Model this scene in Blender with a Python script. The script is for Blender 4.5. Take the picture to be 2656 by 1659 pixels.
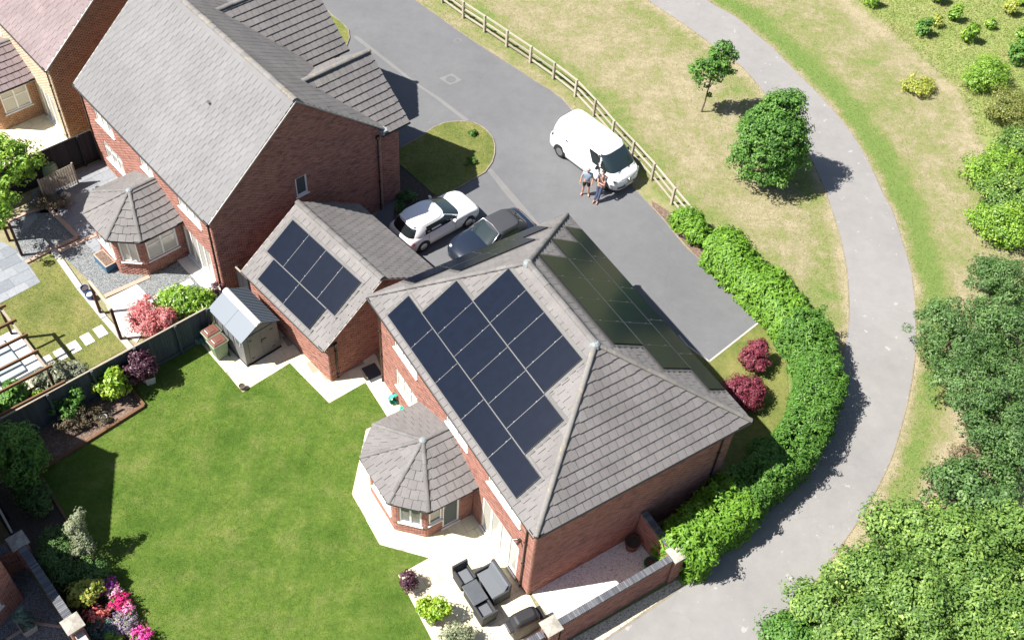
import bpy, math, random
import numpy as np
from mathutils import Vector, Matrix

random.seed(7); rng = np.random.default_rng(7)
R = math.radians
for o in list(bpy.data.objects): bpy.data.objects.remove(o)
sc = bpy.context.scene
COL = sc.collection

# ------------------------------------------------------------------ camera
CAMH, FPX, PITCH, ROLL, IW, IH = 37.0, 2848.19, 0.87478, 0.089467, 2656, 1659
_fw = np.array([0, math.cos(PITCH), -math.sin(PITCH)]); _r0 = np.array([1., 0, 0]); _u0 = np.cross(_r0, _fw)
_r = _r0*math.cos(ROLL)+_u0*math.sin(ROLL); _u = -_r0*math.sin(ROLL)+_u0*math.cos(ROLL)
cd = bpy.data.cameras.new('camera'); cam = bpy.data.objects.new('camera', cd); COL.objects.link(cam)
cam.matrix_world = Matrix(((_r[0], _u[0], -_fw[0], 0), (_r[1], _u[1], -_fw[1], 0), (_r[2], _u[2], -_fw[2], CAMH), (0, 0, 0, 1)))
cd.sensor_width = 36; cd.lens = FPX/IW*36; cd.clip_start = 0.5; cd.clip_end = 3000
sc.camera = cam

# ------------------------------------------------------------------ sky, sun, exposure
SUN_EL, SUN_AZ = R(53), R(15.4)                       # shadows fall along SUN_AZ (from +x towards +y)
to_sun = Vector((-math.cos(SUN_AZ)*math.cos(SUN_EL), -math.sin(SUN_AZ)*math.cos(SUN_EL), math.sin(SUN_EL)))
w = bpy.data.worlds.new('World'); sc.world = w; w.use_nodes = True
nt = w.node_tree; bg = nt.nodes['Background']; sky = nt.nodes.new('ShaderNodeTexSky')
sky.sky_type = 'NISHITA'; sky.sun_disc = False; sky.sun_elevation = SUN_EL
sky.sun_rotation = math.atan2(to_sun.x, to_sun.y)
sky.air_density = 1.0; sky.dust_density = 1.2; sky.ozone_density = 1.0
nt.links.new(sky.outputs[0], bg.inputs[0]); bg.inputs[1].default_value = 0.055
sd = bpy.data.lights.new('sun', 'SUN'); sd.energy = 5.0; sd.angle = R(0.53); sd.color = (1.0, 0.955, 0.89)
sun = bpy.data.objects.new('sun', sd); COL.objects.link(sun)
sun.rotation_euler = to_sun.to_track_quat('Z', 'Y').to_euler(); sun.location = to_sun*200
vs = sc.view_settings; vs.view_transform = 'Standard'; vs.look = 'None'; vs.gamma = 1; vs.use_curve_mapping = False
vs.exposure = 1.15
sc.cycles.use_denoising = True; sc.cycles.max_bounces = 8; sc.cycles.transparent_max_bounces = 8

# ------------------------------------------------------------------ helpers
def G(px, py, z=0.0):
    """world point at height z that the surveyed photo pixel (2656 wide) shows"""
    d = _fw*FPX + _r*(px-IW/2) + _u*(IH/2-py); t = (z-CAMH)/d[2]
    return np.array([d[0]*t, d[1]*t, z])
def T(k, x, y, z=0.0):
    return G((0, 650, 1300, 1956)[k % 4]+x/2.7, (0, 540, 1099)[k//4]+y/2.7, z)
def D(x, y, z=0.0):
    return G(x*IW/2421, y*IW/2421, z)
def lin(*c):
    c = c[0] if len(c) == 1 and not isinstance(c[0], (int, float)) else c
    f = lambda v: (v/255/12.92 if v/255 <= .04045 else ((v/255+.055)/1.055)**2.4)
    return tuple(f(v) for v in c)+(1,)

def tag(o, label=None, cat=None, group=None, kind=None):
    if label: o['label'] = label
    if cat: o['category'] = cat
    if group: o['group'] = group
    if kind: o['kind'] = kind
    return o
def thing(name, label, cat, loc=(0, 0, 0), rz=0, group=None):
    o = bpy.data.objects.new(name, None); COL.objects.link(o)
    o.location = [float(v) for v in loc]; o.rotation_euler = (0, 0, rz); o.empty_display_size = .2
    return tag(o, label, cat, group)
def link(name, me, parent=None, kind=None):
    o = bpy.data.objects.new(name, me); COL.objects.link(o)
    if parent is not None: o.parent = parent
    if kind: o['kind'] = kind
    return o
def fastmesh(name, V, F, mats, rnd=None, smooth=False, mi=None):
    """V (n,3), F (m,k) uniform polygons -> mesh, with per-face float attribute rnd"""
    V = np.asarray(V, np.float32); F = np.asarray(F, np.int32); m, k = F.shape
    me = bpy.data.meshes.new(name)
    me.vertices.add(len(V)); me.vertices.foreach_set('co', V.ravel())
    me.loops.add(m*k); me.loops.foreach_set('vertex_index', F.ravel())
    me.polygons.add(m); me.polygons.foreach_set('loop_start', np.arange(0, m*k, k, dtype=np.int32))
    try: me.polygons.foreach_set('loop_total', np.full(m, k, dtype=np.int32))
    except Exception: pass
    if mi is not None: me.polygons.foreach_set('material_index', np.asarray(mi, np.int32))
    if smooth: me.polygons.foreach_set('use_smooth', np.ones(m, bool))
    for a in (mats if isinstance(mats, (list, tuple)) else [mats]): me.materials.append(a)
    me.update(calc_edges=True)
    if rnd is not None:
        at = me.attributes.new('rnd', 'FLOAT', 'FACE'); at.data.foreach_set('value', np.asarray(rnd, np.float32))
    return me
class MB:
    def __init__(s): s.v = []; s.f = []; s.m = []; s.r = []
    def add(s, vs, fs, mi=0, rnd=None):
        b = len(s.v); s.v += [tuple(float(c) for c in v) for v in vs]
        rnd = random.random() if rnd is None else rnd
        for f in fs: s.f.append(tuple(b+i for i in f)); s.m.append(mi); s.r.append(rnd)
        return s
    def hexa(s, p, mi=0, rnd=None):       # 8 points: bottom 4 ccw, top 4 ccw
        return s.add(p, [(3, 2, 1, 0), (4, 5, 6, 7), (0, 1, 5, 4), (1, 2, 6, 5), (2, 3, 7, 6), (3, 0, 4, 7)], mi, rnd)
    def box(s, c, d, rz=0, mi=0, top=1.0):
        x, y, z = d[0]/2, d[1]/2, d[2]/2; cs, sn = math.cos(rz), math.sin(rz); P = []
        for zz, k in ((-z, 1), (z, top)):
            for a, b in ((-x, -y), (x, -y), (x, y), (-x, y)):
                a *= k; b *= k; P.append((c[0]+a*cs-b*sn, c[1]+a*sn+b*cs, c[2]+zz))
        return s.hexa(P, mi)
    def beam(s, p, q, wd, ht, mi=0, up=(0, 0, 1)):
        p = np.array(p, float); q = np.array(q, float); d = q-p; d /= np.linalg.norm(d)
        sd_ = np.cross(d, np.array(up, float)); n = np.linalg.norm(sd_)
        sd_ = sd_/n if n > 1e-6 else np.array([1., 0, 0]); u = np.cross(sd_, d)
        P = []
        for e in (p, q):
            for a, b in ((-1, -1), (1, -1), (1, 1), (-1, 1)): P.append(e+sd_*a*wd/2+u*b*ht/2)
        return s.add(P, [(0, 1, 2, 3), (7, 6, 5, 4), (0, 4, 5, 1), (1, 5, 6, 2), (2, 6, 7, 3), (3, 7, 4, 0)], mi)
    def prism(s, poly, z0, z1, mi=0, bottom=False):
        n = len(poly); P = [(p[0], p[1], z0) for p in poly]+[(p[0], p[1], z1) for p in poly]
        fs = [tuple(range(n, 2*n))]+[(i, (i+1) % n, n+(i+1) % n, n+i) for i in range(n)]
        if bottom: fs.append(tuple(reversed(range(n))))
        return s.add(P, fs, mi)
    def tube(s, pts, rad, seg=8, mi=0, cap=True):
        pts = [np.array(p, float) for p in pts]; rad = rad if isinstance(rad, (list, tuple, np.ndarray)) else [rad]*len(pts)
        ring = []; V = []
        for i, p in enumerate(pts):
            d = pts[min(i+1, len(pts)-1)]-pts[max(i-1, 0)]; d /= np.linalg.norm(d)+1e-9
            a = np.cross(d, (0, 0, 1.)) if abs(d[2]) < .95 else np.cross(d, (1., 0, 0)); a /= np.linalg.norm(a); b = np.cross(d, a)
            for k in range(seg):
                t = 2*math.pi*k/seg; V.append(p+(a*math.cos(t)+b*math.sin(t))*rad[i])
        F = [(i*seg+k, i*seg+(k+1) % seg, (i+1)*seg+(k+1) % seg, (i+1)*seg+k) for i in range(len(pts)-1) for k in range(seg)]
        if cap: F += [tuple(reversed(range(seg))), tuple(range((len(pts)-1)*seg, len(pts)*seg))]
        return s.add(V, F, mi)
    def lathe(s, prof, c=(0, 0, 0), seg=16, mi=0, axis='z', sx=1, sy=1):
        V = []
        for r, z in prof:
            for k in range(seg):
                t = 2*math.pi*k/seg; x, y = r*math.cos(t)*sx, r*math.sin(t)*sy
                V.append((c[0]+x, c[1]+y, c[2]+z) if axis == 'z' else (c[0]+x, c[1]+z, c[2]+y))
        n = len(prof)
        F = [(i*seg+k, i*seg+(k+1) % seg, (i+1)*seg+(k+1) % seg, (i+1)*seg+k) for i in range(n-1) for k in range(seg)]
        if prof[0][0] > 1e-4: F.append(tuple(reversed(range(seg))))
        if prof[-1][0] > 1e-4: F.append(tuple(range((n-1)*seg, n*seg)))
        return s.add(V, F, mi)
    def mesh(s, name, mats, smooth=False):
        me = bpy.data.meshes.new(name); me.from_pydata(s.v, [], s.f)
        for a in (mats if isinstance(mats, (list, tuple)) else [mats]): me.materials.append(a)
        me.polygons.foreach_set('material_index', np.array(s.m, np.int32))
        if smooth: me.polygons.foreach_set('use_smooth', np.ones(len(s.f), bool))
        at = me.attributes.new('rnd', 'FLOAT', 'FACE'); at.data.foreach_set('value', np.array(s.r, np.float32))
        me.update(); return me
    def build(s, name, mats, parent=None, smooth=False, kind=None, bevel=0):
        o = link(name, s.mesh(name, mats, smooth), parent, kind)
        if bevel:
            m = o.modifiers.new('bevel', 'BEVEL'); m.width = bevel; m.segments = 2; m.limit_method = 'ANGLE'; m.angle_limit = R(40)
        return o
def copy_tree(o, parent=None):
    c = o.copy(); COL.objects.link(c)
    if parent is not None: c.parent = parent
    for ch in list(o.children): copy_tree(ch, c)
    return c
def clip(poly, x0, x1, y0, y1):
    for ax, lim, sg in ((0, x0, 1), (0, x1, -1), (1, y0, 1), (1, y1, -1)):
        out = []; n = len(poly)
        for i in range(n):
            p, q = poly[i], poly[(i+1) % n]; dp, dq = sg*(p[ax]-lim), sg*(q[ax]-lim)
            if dp >= 0: out.append(p)
            if dp*dq < 0:
                t = dp/(dp-dq); out.append((p[0]+(q[0]-p[0])*t, p[1]+(q[1]-p[1])*t))
        poly = out
        if len(poly) < 3: return []
    return poly
def area(poly): return 0.5*sum(poly[i][0]*poly[(i+1) % len(poly)][1]-poly[(i+1) % len(poly)][0]*poly[i][1] for i in range(len(poly)))
def inpoly(x, y, poly):
    x = np.asarray(x); y = np.asarray(y); r = np.zeros(x.shape, bool); n = len(poly)
    for i in range(n):
        (x0, y0), (x1, y1) = poly[i][:2], poly[(i+1) % n][:2]
        c = ((y0 > y) != (y1 > y)) & (x < (x1-x0)*(y-y0)/((y1-y0) or 1e-12)+x0); r ^= c
    return r
def polydist(x, y, pl):
    d = np.full(np.shape(x), 1e9)
    for (p, q) in zip(pl[:-1], pl[1:]):
        ax, ay = q[0]-p[0], q[1]-p[1]; L2 = ax*ax+ay*ay+1e-12
        t = np.clip(((x-p[0])*ax+(y-p[1])*ay)/L2, 0, 1); d = np.minimum(d, np.hypot(x-p[0]-t*ax, y-p[1]-t*ay))
    return d
def smooth_line(pts, n=6):
    pts = [np.array(p[:2], float) for p in pts]; P = [2*pts[0]-pts[1]]+pts+[2*pts[-1]-pts[-2]]; out = []
    for i in range(1, len(P)-2):
        a, b, c, d = P[i-1:i+3]
        for k in range(n):
            t = k/n; out.append(.5*((2*b)+(-a+c)*t+(2*a-5*b+4*c-d)*t*t+(-a+3*b-3*c+d)*t**3))
    out.append(pts[-1]); return out

# ------------------------------------------------------------------ materials
def mat(name, col, rough=.7, metal=0, spec=.5, coat=0, nodes=None):
    m = bpy.data.materials.new(name); m.use_nodes = True; b = m.node_tree.nodes['Principled BSDF']
    b.inputs['Base Color'].default_value = col if len(col) == 4 else tuple(col)+(1,)
    b.inputs['Roughness'].default_value = rough; b.inputs['Metallic'].default_value = metal
    b.inputs['Specular IOR Level'].default_value = spec; b.inputs['Coat Weight'].default_value = coat
    if coat: b.inputs['Coat Roughness'].default_value = .04
    if nodes: nodes(m.node_tree, b)
    return m
def N_(t, ty, **kw):
    n = t.nodes.new('ShaderNode'+ty)
    for k, v in kw.items():
        if k in n.inputs.keys(): n.inputs[k].default_value = v
        else: setattr(n, k, v)
    return n
def ramp(t, fac, stops):
    r = t.nodes.new('ShaderNodeValToRGB'); e = r.color_ramp.elements
    while len(e) < len(stops): e.new(.5)
    for i, (p, c) in enumerate(stops): e[i].position = p; e[i].color = c if len(c) == 4 else tuple(c)+(1,)
    t.links.new(fac, r.inputs[0]); return r.outputs[0]
def coords(t, kind='Object'): return t.nodes.new('ShaderNodeTexCoord').outputs[kind]
def world_pos(t): return t.nodes.new('ShaderNodeNewGeometry').outputs['Position']
def noise(t, vec, scale, detail=4, rough=.6): 
    n = N_(t, 'TexNoise'); n.inputs['Scale'].default_value = scale; n.inputs['Detail'].default_value = detail
    n.inputs['Roughness'].default_value = rough; t.links.new(vec, n.inputs['Vector']); return n.outputs['Fac']
def mix(t, f, a, b, mode='MIX'):
    n = t.nodes.new('ShaderNodeMix'); n.data_type = 'RGBA'; n.blend_type = mode
    for s, v in ((0, f), (6, a), (7, b)):
        if hasattr(v, 'is_linked'): t.links.new(v, n.inputs[s])
        else: n.inputs[s].default_value = v if isinstance(v, (int, float)) else (v if len(v) == 4 else tuple(v)+(1,))
    return n.outputs[2]
def math_(t, op, a, b=None, c=None):
    n = t.nodes.new('ShaderNodeMath'); n.operation = op
    for i, v in enumerate((a, b, c)):
        if v is None: continue
        if hasattr(v, 'is_linked'): t.links.new(v, n.inputs[i])
        else: n.inputs[i].default_value = v
    return n.outputs[0]
def attr(t, name='rnd'):
    n = t.nodes.new('ShaderNodeAttribute'); n.attribute_name = name; return n.outputs['Fac']
def rnd_value(t):
    oi = t.nodes.new('ShaderNodeObjectInfo').outputs['Random']
    return math_(t, 'FRACT', math_(t, 'ADD', oi, attr(t)))
def bump(t, b, h, strength=.3, dist=.02):
    n = t.nodes.new('ShaderNodeBump'); n.inputs['Strength'].default_value = strength; n.inputs['Distance'].default_value = dist
    t.links.new(h, n.inputs['Height']); t.links.new(n.outputs[0], b.inputs['Normal'])
def varied(name, stops, rough=.8, nscale=0, namt=.25, bscale=0, bstr=.3, bdist=.01, spec=.3, big=0):
    """colour picked per piece from stops, with fine noise, broad staining and relief"""
    def f(t, b):
        c = ramp(t, rnd_value(t), stops); p = world_pos(t)
        if nscale: c = mix(t, namt, c, ramp(t, noise(t, p, nscale, 5, .65), [(.3, (.25, .25, .25)), (.7, (1, 1, 1))]), 'MULTIPLY')
        if big: c = mix(t, .35, c, ramp(t, noise(t, p, big, 4, .6), [(.35, (.45, .45, .45)), (.65, (1, 1, 1))]), 'MULTIPLY')
        t.links.new(c, b.inputs['Base Color'])
        if bscale: bump(t, b, noise(t, p, bscale, 4), bstr, bdist)
    return mat(name, (.5, .5, .5), rough, spec=spec, nodes=f)
def speckle(name, stops, scale, rough=.95, big=None, bstr=.6, bdist=.02, vor=False):
    def f(t, b):
        p = world_pos(t)
        if vor:
            v = N_(t, 'TexVoronoi'); v.inputs['Scale'].default_value = scale; t.links.new(p, v.inputs['Vector'])
            s = t.nodes.new('ShaderNodeSeparateColor'); t.links.new(v.outputs['Color'], s.inputs[0]); fac = s.outputs[0]; h = v.outputs['Distance']
        else: fac = noise(t, p, scale, 6, .75); h = fac
        c = ramp(t, fac, stops)
        if big: c = mix(t, big[1], c, ramp(t, noise(t, p, big[0], 5, .6), [(.3, big[2]), (.7, big[3])]), 'MULTIPLY')
        t.links.new(c, b.inputs['Base Color']); bump(t, b, h, bstr, bdist)
    return mat(name, (.5, .5, .5), rough, spec=.2, nodes=f)
def leafmat(name, stops, rough=.42, trans=.3, spec=.45):
    m = bpy.data.materials.new(name); m.use_nodes = True; t = m.node_tree; b = t.nodes['Principled BSDF']
    c = ramp(t, attr(t), stops); t.links.new(c, b.inputs['Base Color'])
    b.inputs['Roughness'].default_value = rough; b.inputs['Specular IOR Level'].default_value = spec
    tr = t.nodes.new('ShaderNodeBsdfTranslucent'); t.links.new(mix(t, 1, c, (1.15, 1.25, .6, 1), 'MULTIPLY'), tr.inputs[0])
    ms = t.nodes.new('ShaderNodeMixShader'); ms.inputs[0].default_value = trans
    t.links.new(b.outputs[0], ms.inputs[1]); t.links.new(tr.outputs[0], ms.inputs[2])
    t.links.new(ms.outputs[0], t.nodes['Material Output'].inputs[0]); return m
def paint(name, col, rough=.25, coat=.6, metal=0): return mat(name, col, rough, metal, .5, coat)
def glassy(name, col, rough=.03): return mat(name, col, rough, 0, .8)

MT = {}
MT['brick'] = varied('brick', [(0, (.32, .15, .115)), (.3, (.41, .195, .15)), (.6, (.47, .235, .185)), (.85, (.36, .175, .14)), (1, (.22, .115, .10))], .9, 60, .35, 90, .5, .004)
MT['brick_pale'] = varied('brick_pale', [(0, (.40, .23, .13)), (.5, (.50, .29, .165)), (1, (.33, .18, .11))], .9, 60, .3, 90, .5, .004)
MT['brick_blue'] = varied('brick_blue', [(0, (.075, .08, .095)), (.6, (.12, .125, .14)), (1, (.18, .18, .19))], .6, 60, .3, 90, .4, .003)
MT['mortar'] = varied('mortar', [(0, (.50, .43, .38)), (1, (.56, .49, .43))], .95, 30, .3, 80, .5, .004)
MT['tile'] = varied('tile', [(0, (0.188, 0.177, 0.173)), (.4, (0.195, 0.183, 0.180)), (.85, (0.200, 0.189, 0.185)), (1, (0.215, 0.203, 0.199))], .72, 18, .3, 70, .35, .004, .35, .8)
MT['tile_cool'] = varied('tile_cool', [(0, (0.171, 0.167, 0.172)), (.5, (0.179, 0.177, 0.180)), (1, (0.188, 0.186, 0.189))], .68, 22, .2, 70, .3, .004, .4, .25)
MT['tile_pink'] = varied('tile_pink', [(0, (0.220, 0.168, 0.172)), (.5, (0.233, 0.183, 0.185)), (1, (0.248, 0.196, 0.199))], .7, 14, .3, 70, .35, .004, .35, .8)
MT['tile_edge_shade'] = varied('tile_edge_shade', [(0, (.055, .052, .05)), (1, (.075, .071, .068))], .9, 30, .3)  # dark butt faces: shade of the gaps between courses painted into the colour
MT['deck'] = mat('deck', (.10, .10, .10), .9)
def lichen(t, b):
    p = world_pos(t); base = ramp(t, rnd_value(t), [(0, (.165, .157, .15)), (1, (.22, .21, .20))])
    base = mix(t, .4, base, ramp(t, noise(t, p, 16, 5, .7), [(.3, (.3, .3, .3)), (.7, (1, 1, 1))]), 'MULTIPLY')
    k = ramp(t, noise(t, p, 4.5, 6, .75), [(.57, (0, 0, 0)), (.68, (.8, .8, .8))])
    t.links.new(mix(t, k, base, (.42, .31, .085)), b.inputs['Base Color']); bump(t, b, noise(t, p, 60), .4, .005)
MT['tile_lichen'] = mat('tile_lichen', (.3, .3, .3), .8, nodes=lichen)
MT['ridge'] = varied('ridge', [(0, (.165, .156, .151)), (.5, (.19, .181, .176)), (1, (.22, .211, .206))], .75, 18, .4, 60, .5, .006, .3, 1.2)
MT['lead'] = varied('lead', [(0, (.22, .25, .26)), (1, (.28, .31, .32))], .5, 20, .3, 40, .4, .01)
MT['flash'] = varied('flash', [(0, (.10, .098, .096)), (1, (.12, .118, .116))], .55, 25, .3, 40, .3, .005)
MT['white'] = mat('white_upvc', (.78, .78, .77), .35)
MT['black'] = mat('black_plastic', (.018, .018, .019), .4)
MT['brown_pipe'] = mat('brown_pipe', (.045, .022, .016), .35)
MT['pane'] = glassy('window_pane', (.09, .11, .115), .05)
MT['pane_light'] = glassy('curtained_pane', (.42, .41, .37), .08)
def pv(t, b):
    p = coords(t); c = mix(t, .5, (.005, .0085, .0185), ramp(t, noise(t, p, 3, 3), [(.3, (.8, .8, .8)), (.7, (1.3, 1.3, 1.3))]), 'MULTIPLY')
    t.links.new(c, b.inputs['Base Color'])
    b.inputs['Roughness'].default_value = .16
MT['pv'] = mat('solar_glass', (.01, .012, .02), .12, 0, .2, nodes=pv)
MT['pv_frame'] = mat('solar_frame', (.012, .012, .014), .35, .3)
MT['alu'] = mat('aluminium', (.12, .123, .13), .5, .2)
MT['timber'] = varied('timber', [(0, (.16, .085, .045)), (1, (.22, .12, .065))], .85, 25, .4, 60, .4, .004)
MT['timber_dark'] = varied('timber_dark', [(0, (.075, .035, .022)), (1, (.11, .052, .03))], .8, 25, .4, 60, .4, .004)
MT['timber_grey'] = varied('timber_grey', [(0, (.42, .37, .30)), (.5, (.50, .445, .365)), (1, (.35, .30, .24))], .9, 25, .4, 60, .4, .004)
MT['sleeper'] = varied('sleeper', [(0, (.42, .30, .23)), (1, (.52, .38, .30))], .9, 18, .4, 60, .4, .004)
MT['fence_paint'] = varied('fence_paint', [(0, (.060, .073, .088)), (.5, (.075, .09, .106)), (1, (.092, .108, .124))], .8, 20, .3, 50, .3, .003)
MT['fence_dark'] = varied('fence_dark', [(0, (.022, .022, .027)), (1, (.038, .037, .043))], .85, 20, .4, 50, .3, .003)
MT['concrete'] = varied('concrete', [(0, (.42, .40, .37)), (1, (.50, .48, .44))], .9, 14, .35, 70, .4, .004)
MT['edging'] = varied('worn_edging', [(0, (.27, .23, .17)), (1, (.33, .29, .22))], .95, 5, .5, 60, .4, .004, .3, 1.5)
MT['stone_cap'] = varied('stone_cap', [(0, (.40, .37, .32)), (1, (.46, .43, .37))], .9, 8, .45, 50, .4, .004, .3, 2)
MT['slab'] = varied('patio_slab', [(0, (.74, .68, .48)), (.5, (.78, .73, .54)), (1, (.70, .62, .43))], .85, 6, .22, 60, .4, .004, .3, 1.1)
MT['slab_grey'] = varied('slate_slab', [(0, (.19, .21, .235)), (.5, (.24, .26, .285)), (1, (.29, .305, .325))], .75, 8, .3, 40, .4, .004)
MT['slab_white'] = varied('white_slab', [(0, (.60, .56, .52)), (1, (.68, .64, .60))], .85, 8, .2, 40, .4, .004)
MT['joint'] = mat('slab_joint', (.33, .28, .2), .95)
def asph(name, lo, hi, spots):
    def f(t, b):
        p = world_pos(t); c = ramp(t, noise(t, p, 45, 6, .8), [(.3, lo), (.7, hi)])
        c = mix(t, .6, c, ramp(t, noise(t, p, .22, 5, .6), [(.3, (.80, .80, .81)), (.7, (1.12, 1.11, 1.1))]), 'MULTIPLY')
        c = mix(t, .5, c, ramp(t, noise(t, p, 1.6, 5, .7), [(.3, (.86, .86, .86)), (.7, (1.1, 1.1, 1.1))]), 'MULTIPLY')
        k = ramp(t, noise(t, p, spots[0], 3, .55), [(spots[1], (0, 0, 0)), (spots[1]+.04, (1, 1, 1))])
        c = mix(t, math_(t, 'MULTIPLY', k, spots[2]), c, tuple(min(1, v*1.55) for v in hi[:3]))
        v = N_(t, 'TexVoronoi'); v.feature = 'DISTANCE_TO_EDGE'; v.inputs['Scale'].default_value = .16
        pw = t.nodes.new('ShaderNodeVectorMath'); pw.operation = 'ADD'; nn = N_(t, 'TexNoise'); nn.inputs['Scale'].default_value = 1.2; nn.inputs['Detail'].default_value = 5
        t.links.new(p, nn.inputs['Vector']); t.links.new(p, pw.inputs[0]); t.links.new(nn.outputs['Color'], pw.inputs[1]); t.links.new(pw.outputs[0], v.inputs['Vector'])
        cr = ramp(t, v.outputs['Distance'], [(.0, (.62, .62, .62)), (.006, (1, 1, 1))])
        c = mix(t, .16, c, cr, 'MULTIPLY')
        t.links.new(c, b.inputs['Base Color']); bump(t, b, noise(t, p, 70, 3), .35, .006)
    return mat(name, (.2, .2, .2), .88, spec=.3, nodes=f)
MT['drive'] = asph('drive_asphalt', (.115, .118, .124, 1), (.150, .153, .159, 1), (.9, .70, .2))
MT['path'] = asph('path_asphalt', (.21, .204, .198, 1), (.25, .243, .236, 1), (2.2, .66, .5))
MT['patch'] = asph('repair_asphalt', (.165, .164, .162, 1), (.19, .189, .186, 1), (2, .8, .2))
def grassm(name, A, B, C, s1=.9, dryattr=False):
    def f(t, b):
        p = world_pos(t); c = ramp(t, noise(t, p, s1, 6, .7), [(.32, A), (.5, B), (.68, C)])
        c = mix(t, .75, c, ramp(t, noise(t, p, 26, 6, .8), [(.28, (.40, .42, .36)), (.52, (1, 1, 1)), (.75, (1.35, 1.3, 1.2))]), 'MULTIPLY')
        c = mix(t, .6, c, ramp(t, noise(t, p, 5, 5, .75), [(.3, (.55, .62, .52)), (.65, (1.15, 1.12, 1.05))]), 'MULTIPLY')
        c = mix(t, .55, c, ramp(t, noise(t, p, .42, 4, .6), [(.32, (.52, .66, .5)), (.5, (1, 1, 1)), (.68, (1.42, 1.16, 1.5))]), 'MULTIPLY')
        mp = t.nodes.new('ShaderNodeMapping'); mp.inputs['Rotation'].default_value = (0, 0, -.63); mp.inputs['Scale'].default_value = (1.9, .12, 1); t.links.new(p, mp.inputs['Vector'])
        c = mix(t, .4, c, ramp(t, noise(t, mp.outputs[0], 1.0, 2, .5), [(.35, (.8, .86, .8)), (.65, (1.14, 1.08, 1.1))]), 'MULTIPLY')
        t.links.new(c, b.inputs['Base Color']); bump(t, b, noise(t, p, 30, 5, .8), .8, .05)
    return mat(name, B, .95, spec=.15, nodes=f)
MT['lawn'] = grassm('lawn_grass', (.074, .136, .02), (.104, .17, .028), (.158, .198, .053))
MT['lawn_dry'] = grassm('neighbour_grass', (.14, .17, .045), (.19, .205, .065), (.25, .235, .095))
MT['lawn_front'] = grassm('front_grass', (.13, .165, .045), (.18, .195, .06), (.23, .22, .08))
def groundm(t, b):
    p = world_pos(t); dry = attr(t, 'dry'); rgh = attr(t, 'rough_zone')
    n1 = noise(t, p, .55, 6, .7); n2 = noise(t, p, 2.6, 6, .75)
    k = math_(t, 'ADD', dry, math_(t, 'ADD', math_(t, 'MULTIPLY_ADD', n1, 1.7, -.85), math_(t, 'MULTIPLY_ADD', n2, 1.3, -.65)))
    c = ramp(t, k, [(.1, (.145, .21, .055)), (.4, (.215, .23, .09)), (.62, (.275, .25, .145)), (.9, (.355, .305, .205))])
    g = ramp(t, n1, [(.3, (.18, .24, .068)), (.5, (.245, .295, .095)), (.7, (.32, .315, .14))])
    c = mix(t, rgh, c, g)
    mp = t.nodes.new('ShaderNodeMapping'); mp.inputs['Rotation'].default_value = (0, 0, .7); mp.inputs['Scale'].default_value = (1, 2.6, 1); t.links.new(p, mp.inputs['Vector'])
    c = mix(t, .85, c, ramp(t, noise(t, mp.outputs[0], 9, 6, .85), [(.3, (.55, .56, .50)), (.5, (1, 1, 1)), (.72, (1.28, 1.26, 1.2))]), 'MULTIPLY')
    c = mix(t, .7, c, ramp(t, noise(t, p, 22, 6, .8), [(.28, (.45, .46, .42)), (.52, (1, 1, 1)), (.75, (1.3, 1.28, 1.2))]), 'MULTIPLY')
    t.links.new(c, b.inputs['Base Color']); bump(t, b, noise(t, p, 24, 5, .8), .8, .05)
MT['ground'] = mat('meadow', (.3, .27, .15), .95, spec=.15, nodes=groundm)
MT['blade_lawn'] = leafmat('lawn_blades', [(0, (.066, .122, .018)), (.5, (.11, .178, .031)), (1, (.20, .24, .075))], .6, .25, .2)
MT['blade_dry'] = leafmat('dry_blades', [(0, (.12, .185, .04)), (.35, (.24, .235, .095)), (.65, (.36, .31, .18)), (1, (.48, .41, .28))], .8, .2, .15)
MT['blade_rough'] = leafmat('rough_blades', [(0, (.17, .24, .055)), (.5, (.27, .32, .10)), (.9, (.38, .36, .18)), (1, (.36, .22, .14))], .7, .25, .15)
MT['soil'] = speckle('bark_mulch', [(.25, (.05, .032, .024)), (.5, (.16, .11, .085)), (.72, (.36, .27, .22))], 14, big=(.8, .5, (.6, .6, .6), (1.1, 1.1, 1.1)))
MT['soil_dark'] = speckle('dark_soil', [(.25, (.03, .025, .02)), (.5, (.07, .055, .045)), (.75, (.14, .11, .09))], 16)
MT['gravel_white'] = speckle('white_gravel', [(0, (.42, .40, .36)), (.2, (.66, .64, .60)), (1, (.82, .80, .77))], 26, vor=True, bdist=.012)
MT['gravel_grey'] = speckle('grey_gravel', [(0, (0.065, 0.072, 0.076)), (.5, (0.158, 0.169, 0.173)), (1, (0.302, 0.310, 0.310))], 38, vor=True, bdist=.012)
MT['gravel_tan'] = speckle('tan_gravel', [(0, (.22, .19, .13)), (.3, (.46, .42, .32)), (1, (.66, .61, .49))], 26, vor=True, bdist=.012)
# ------------------------------------------------------------------ frames of the houses (x, y, heading)
class Fr:
    def __init__(s, x, y, th): s.x, s.y, s.th = x, y, th; s.c, s.s = math.cos(th), math.sin(th)
    def w(s, a, b, z=0.0): return np.array([s.x+a*s.c-b*s.s, s.y+a*s.s+b*s.c, z])
    def l(s, p): dx, dy = p[0]-s.x, p[1]-s.y; return np.array([dx*s.c+dy*s.s, -dx*s.s+dy*s.c, p[2] if len(p) > 2 else 0])
FM = Fr(1.3937, 17.5895, .62767); FN = Fr(-12.6522, 30.861, .79334); FG = Fr(-7.3246, 26.5263, .82340)
FW = Fr(-20.75, 20.7, R(50))          # house beyond the lower left corner, origin under its gable peak

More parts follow.
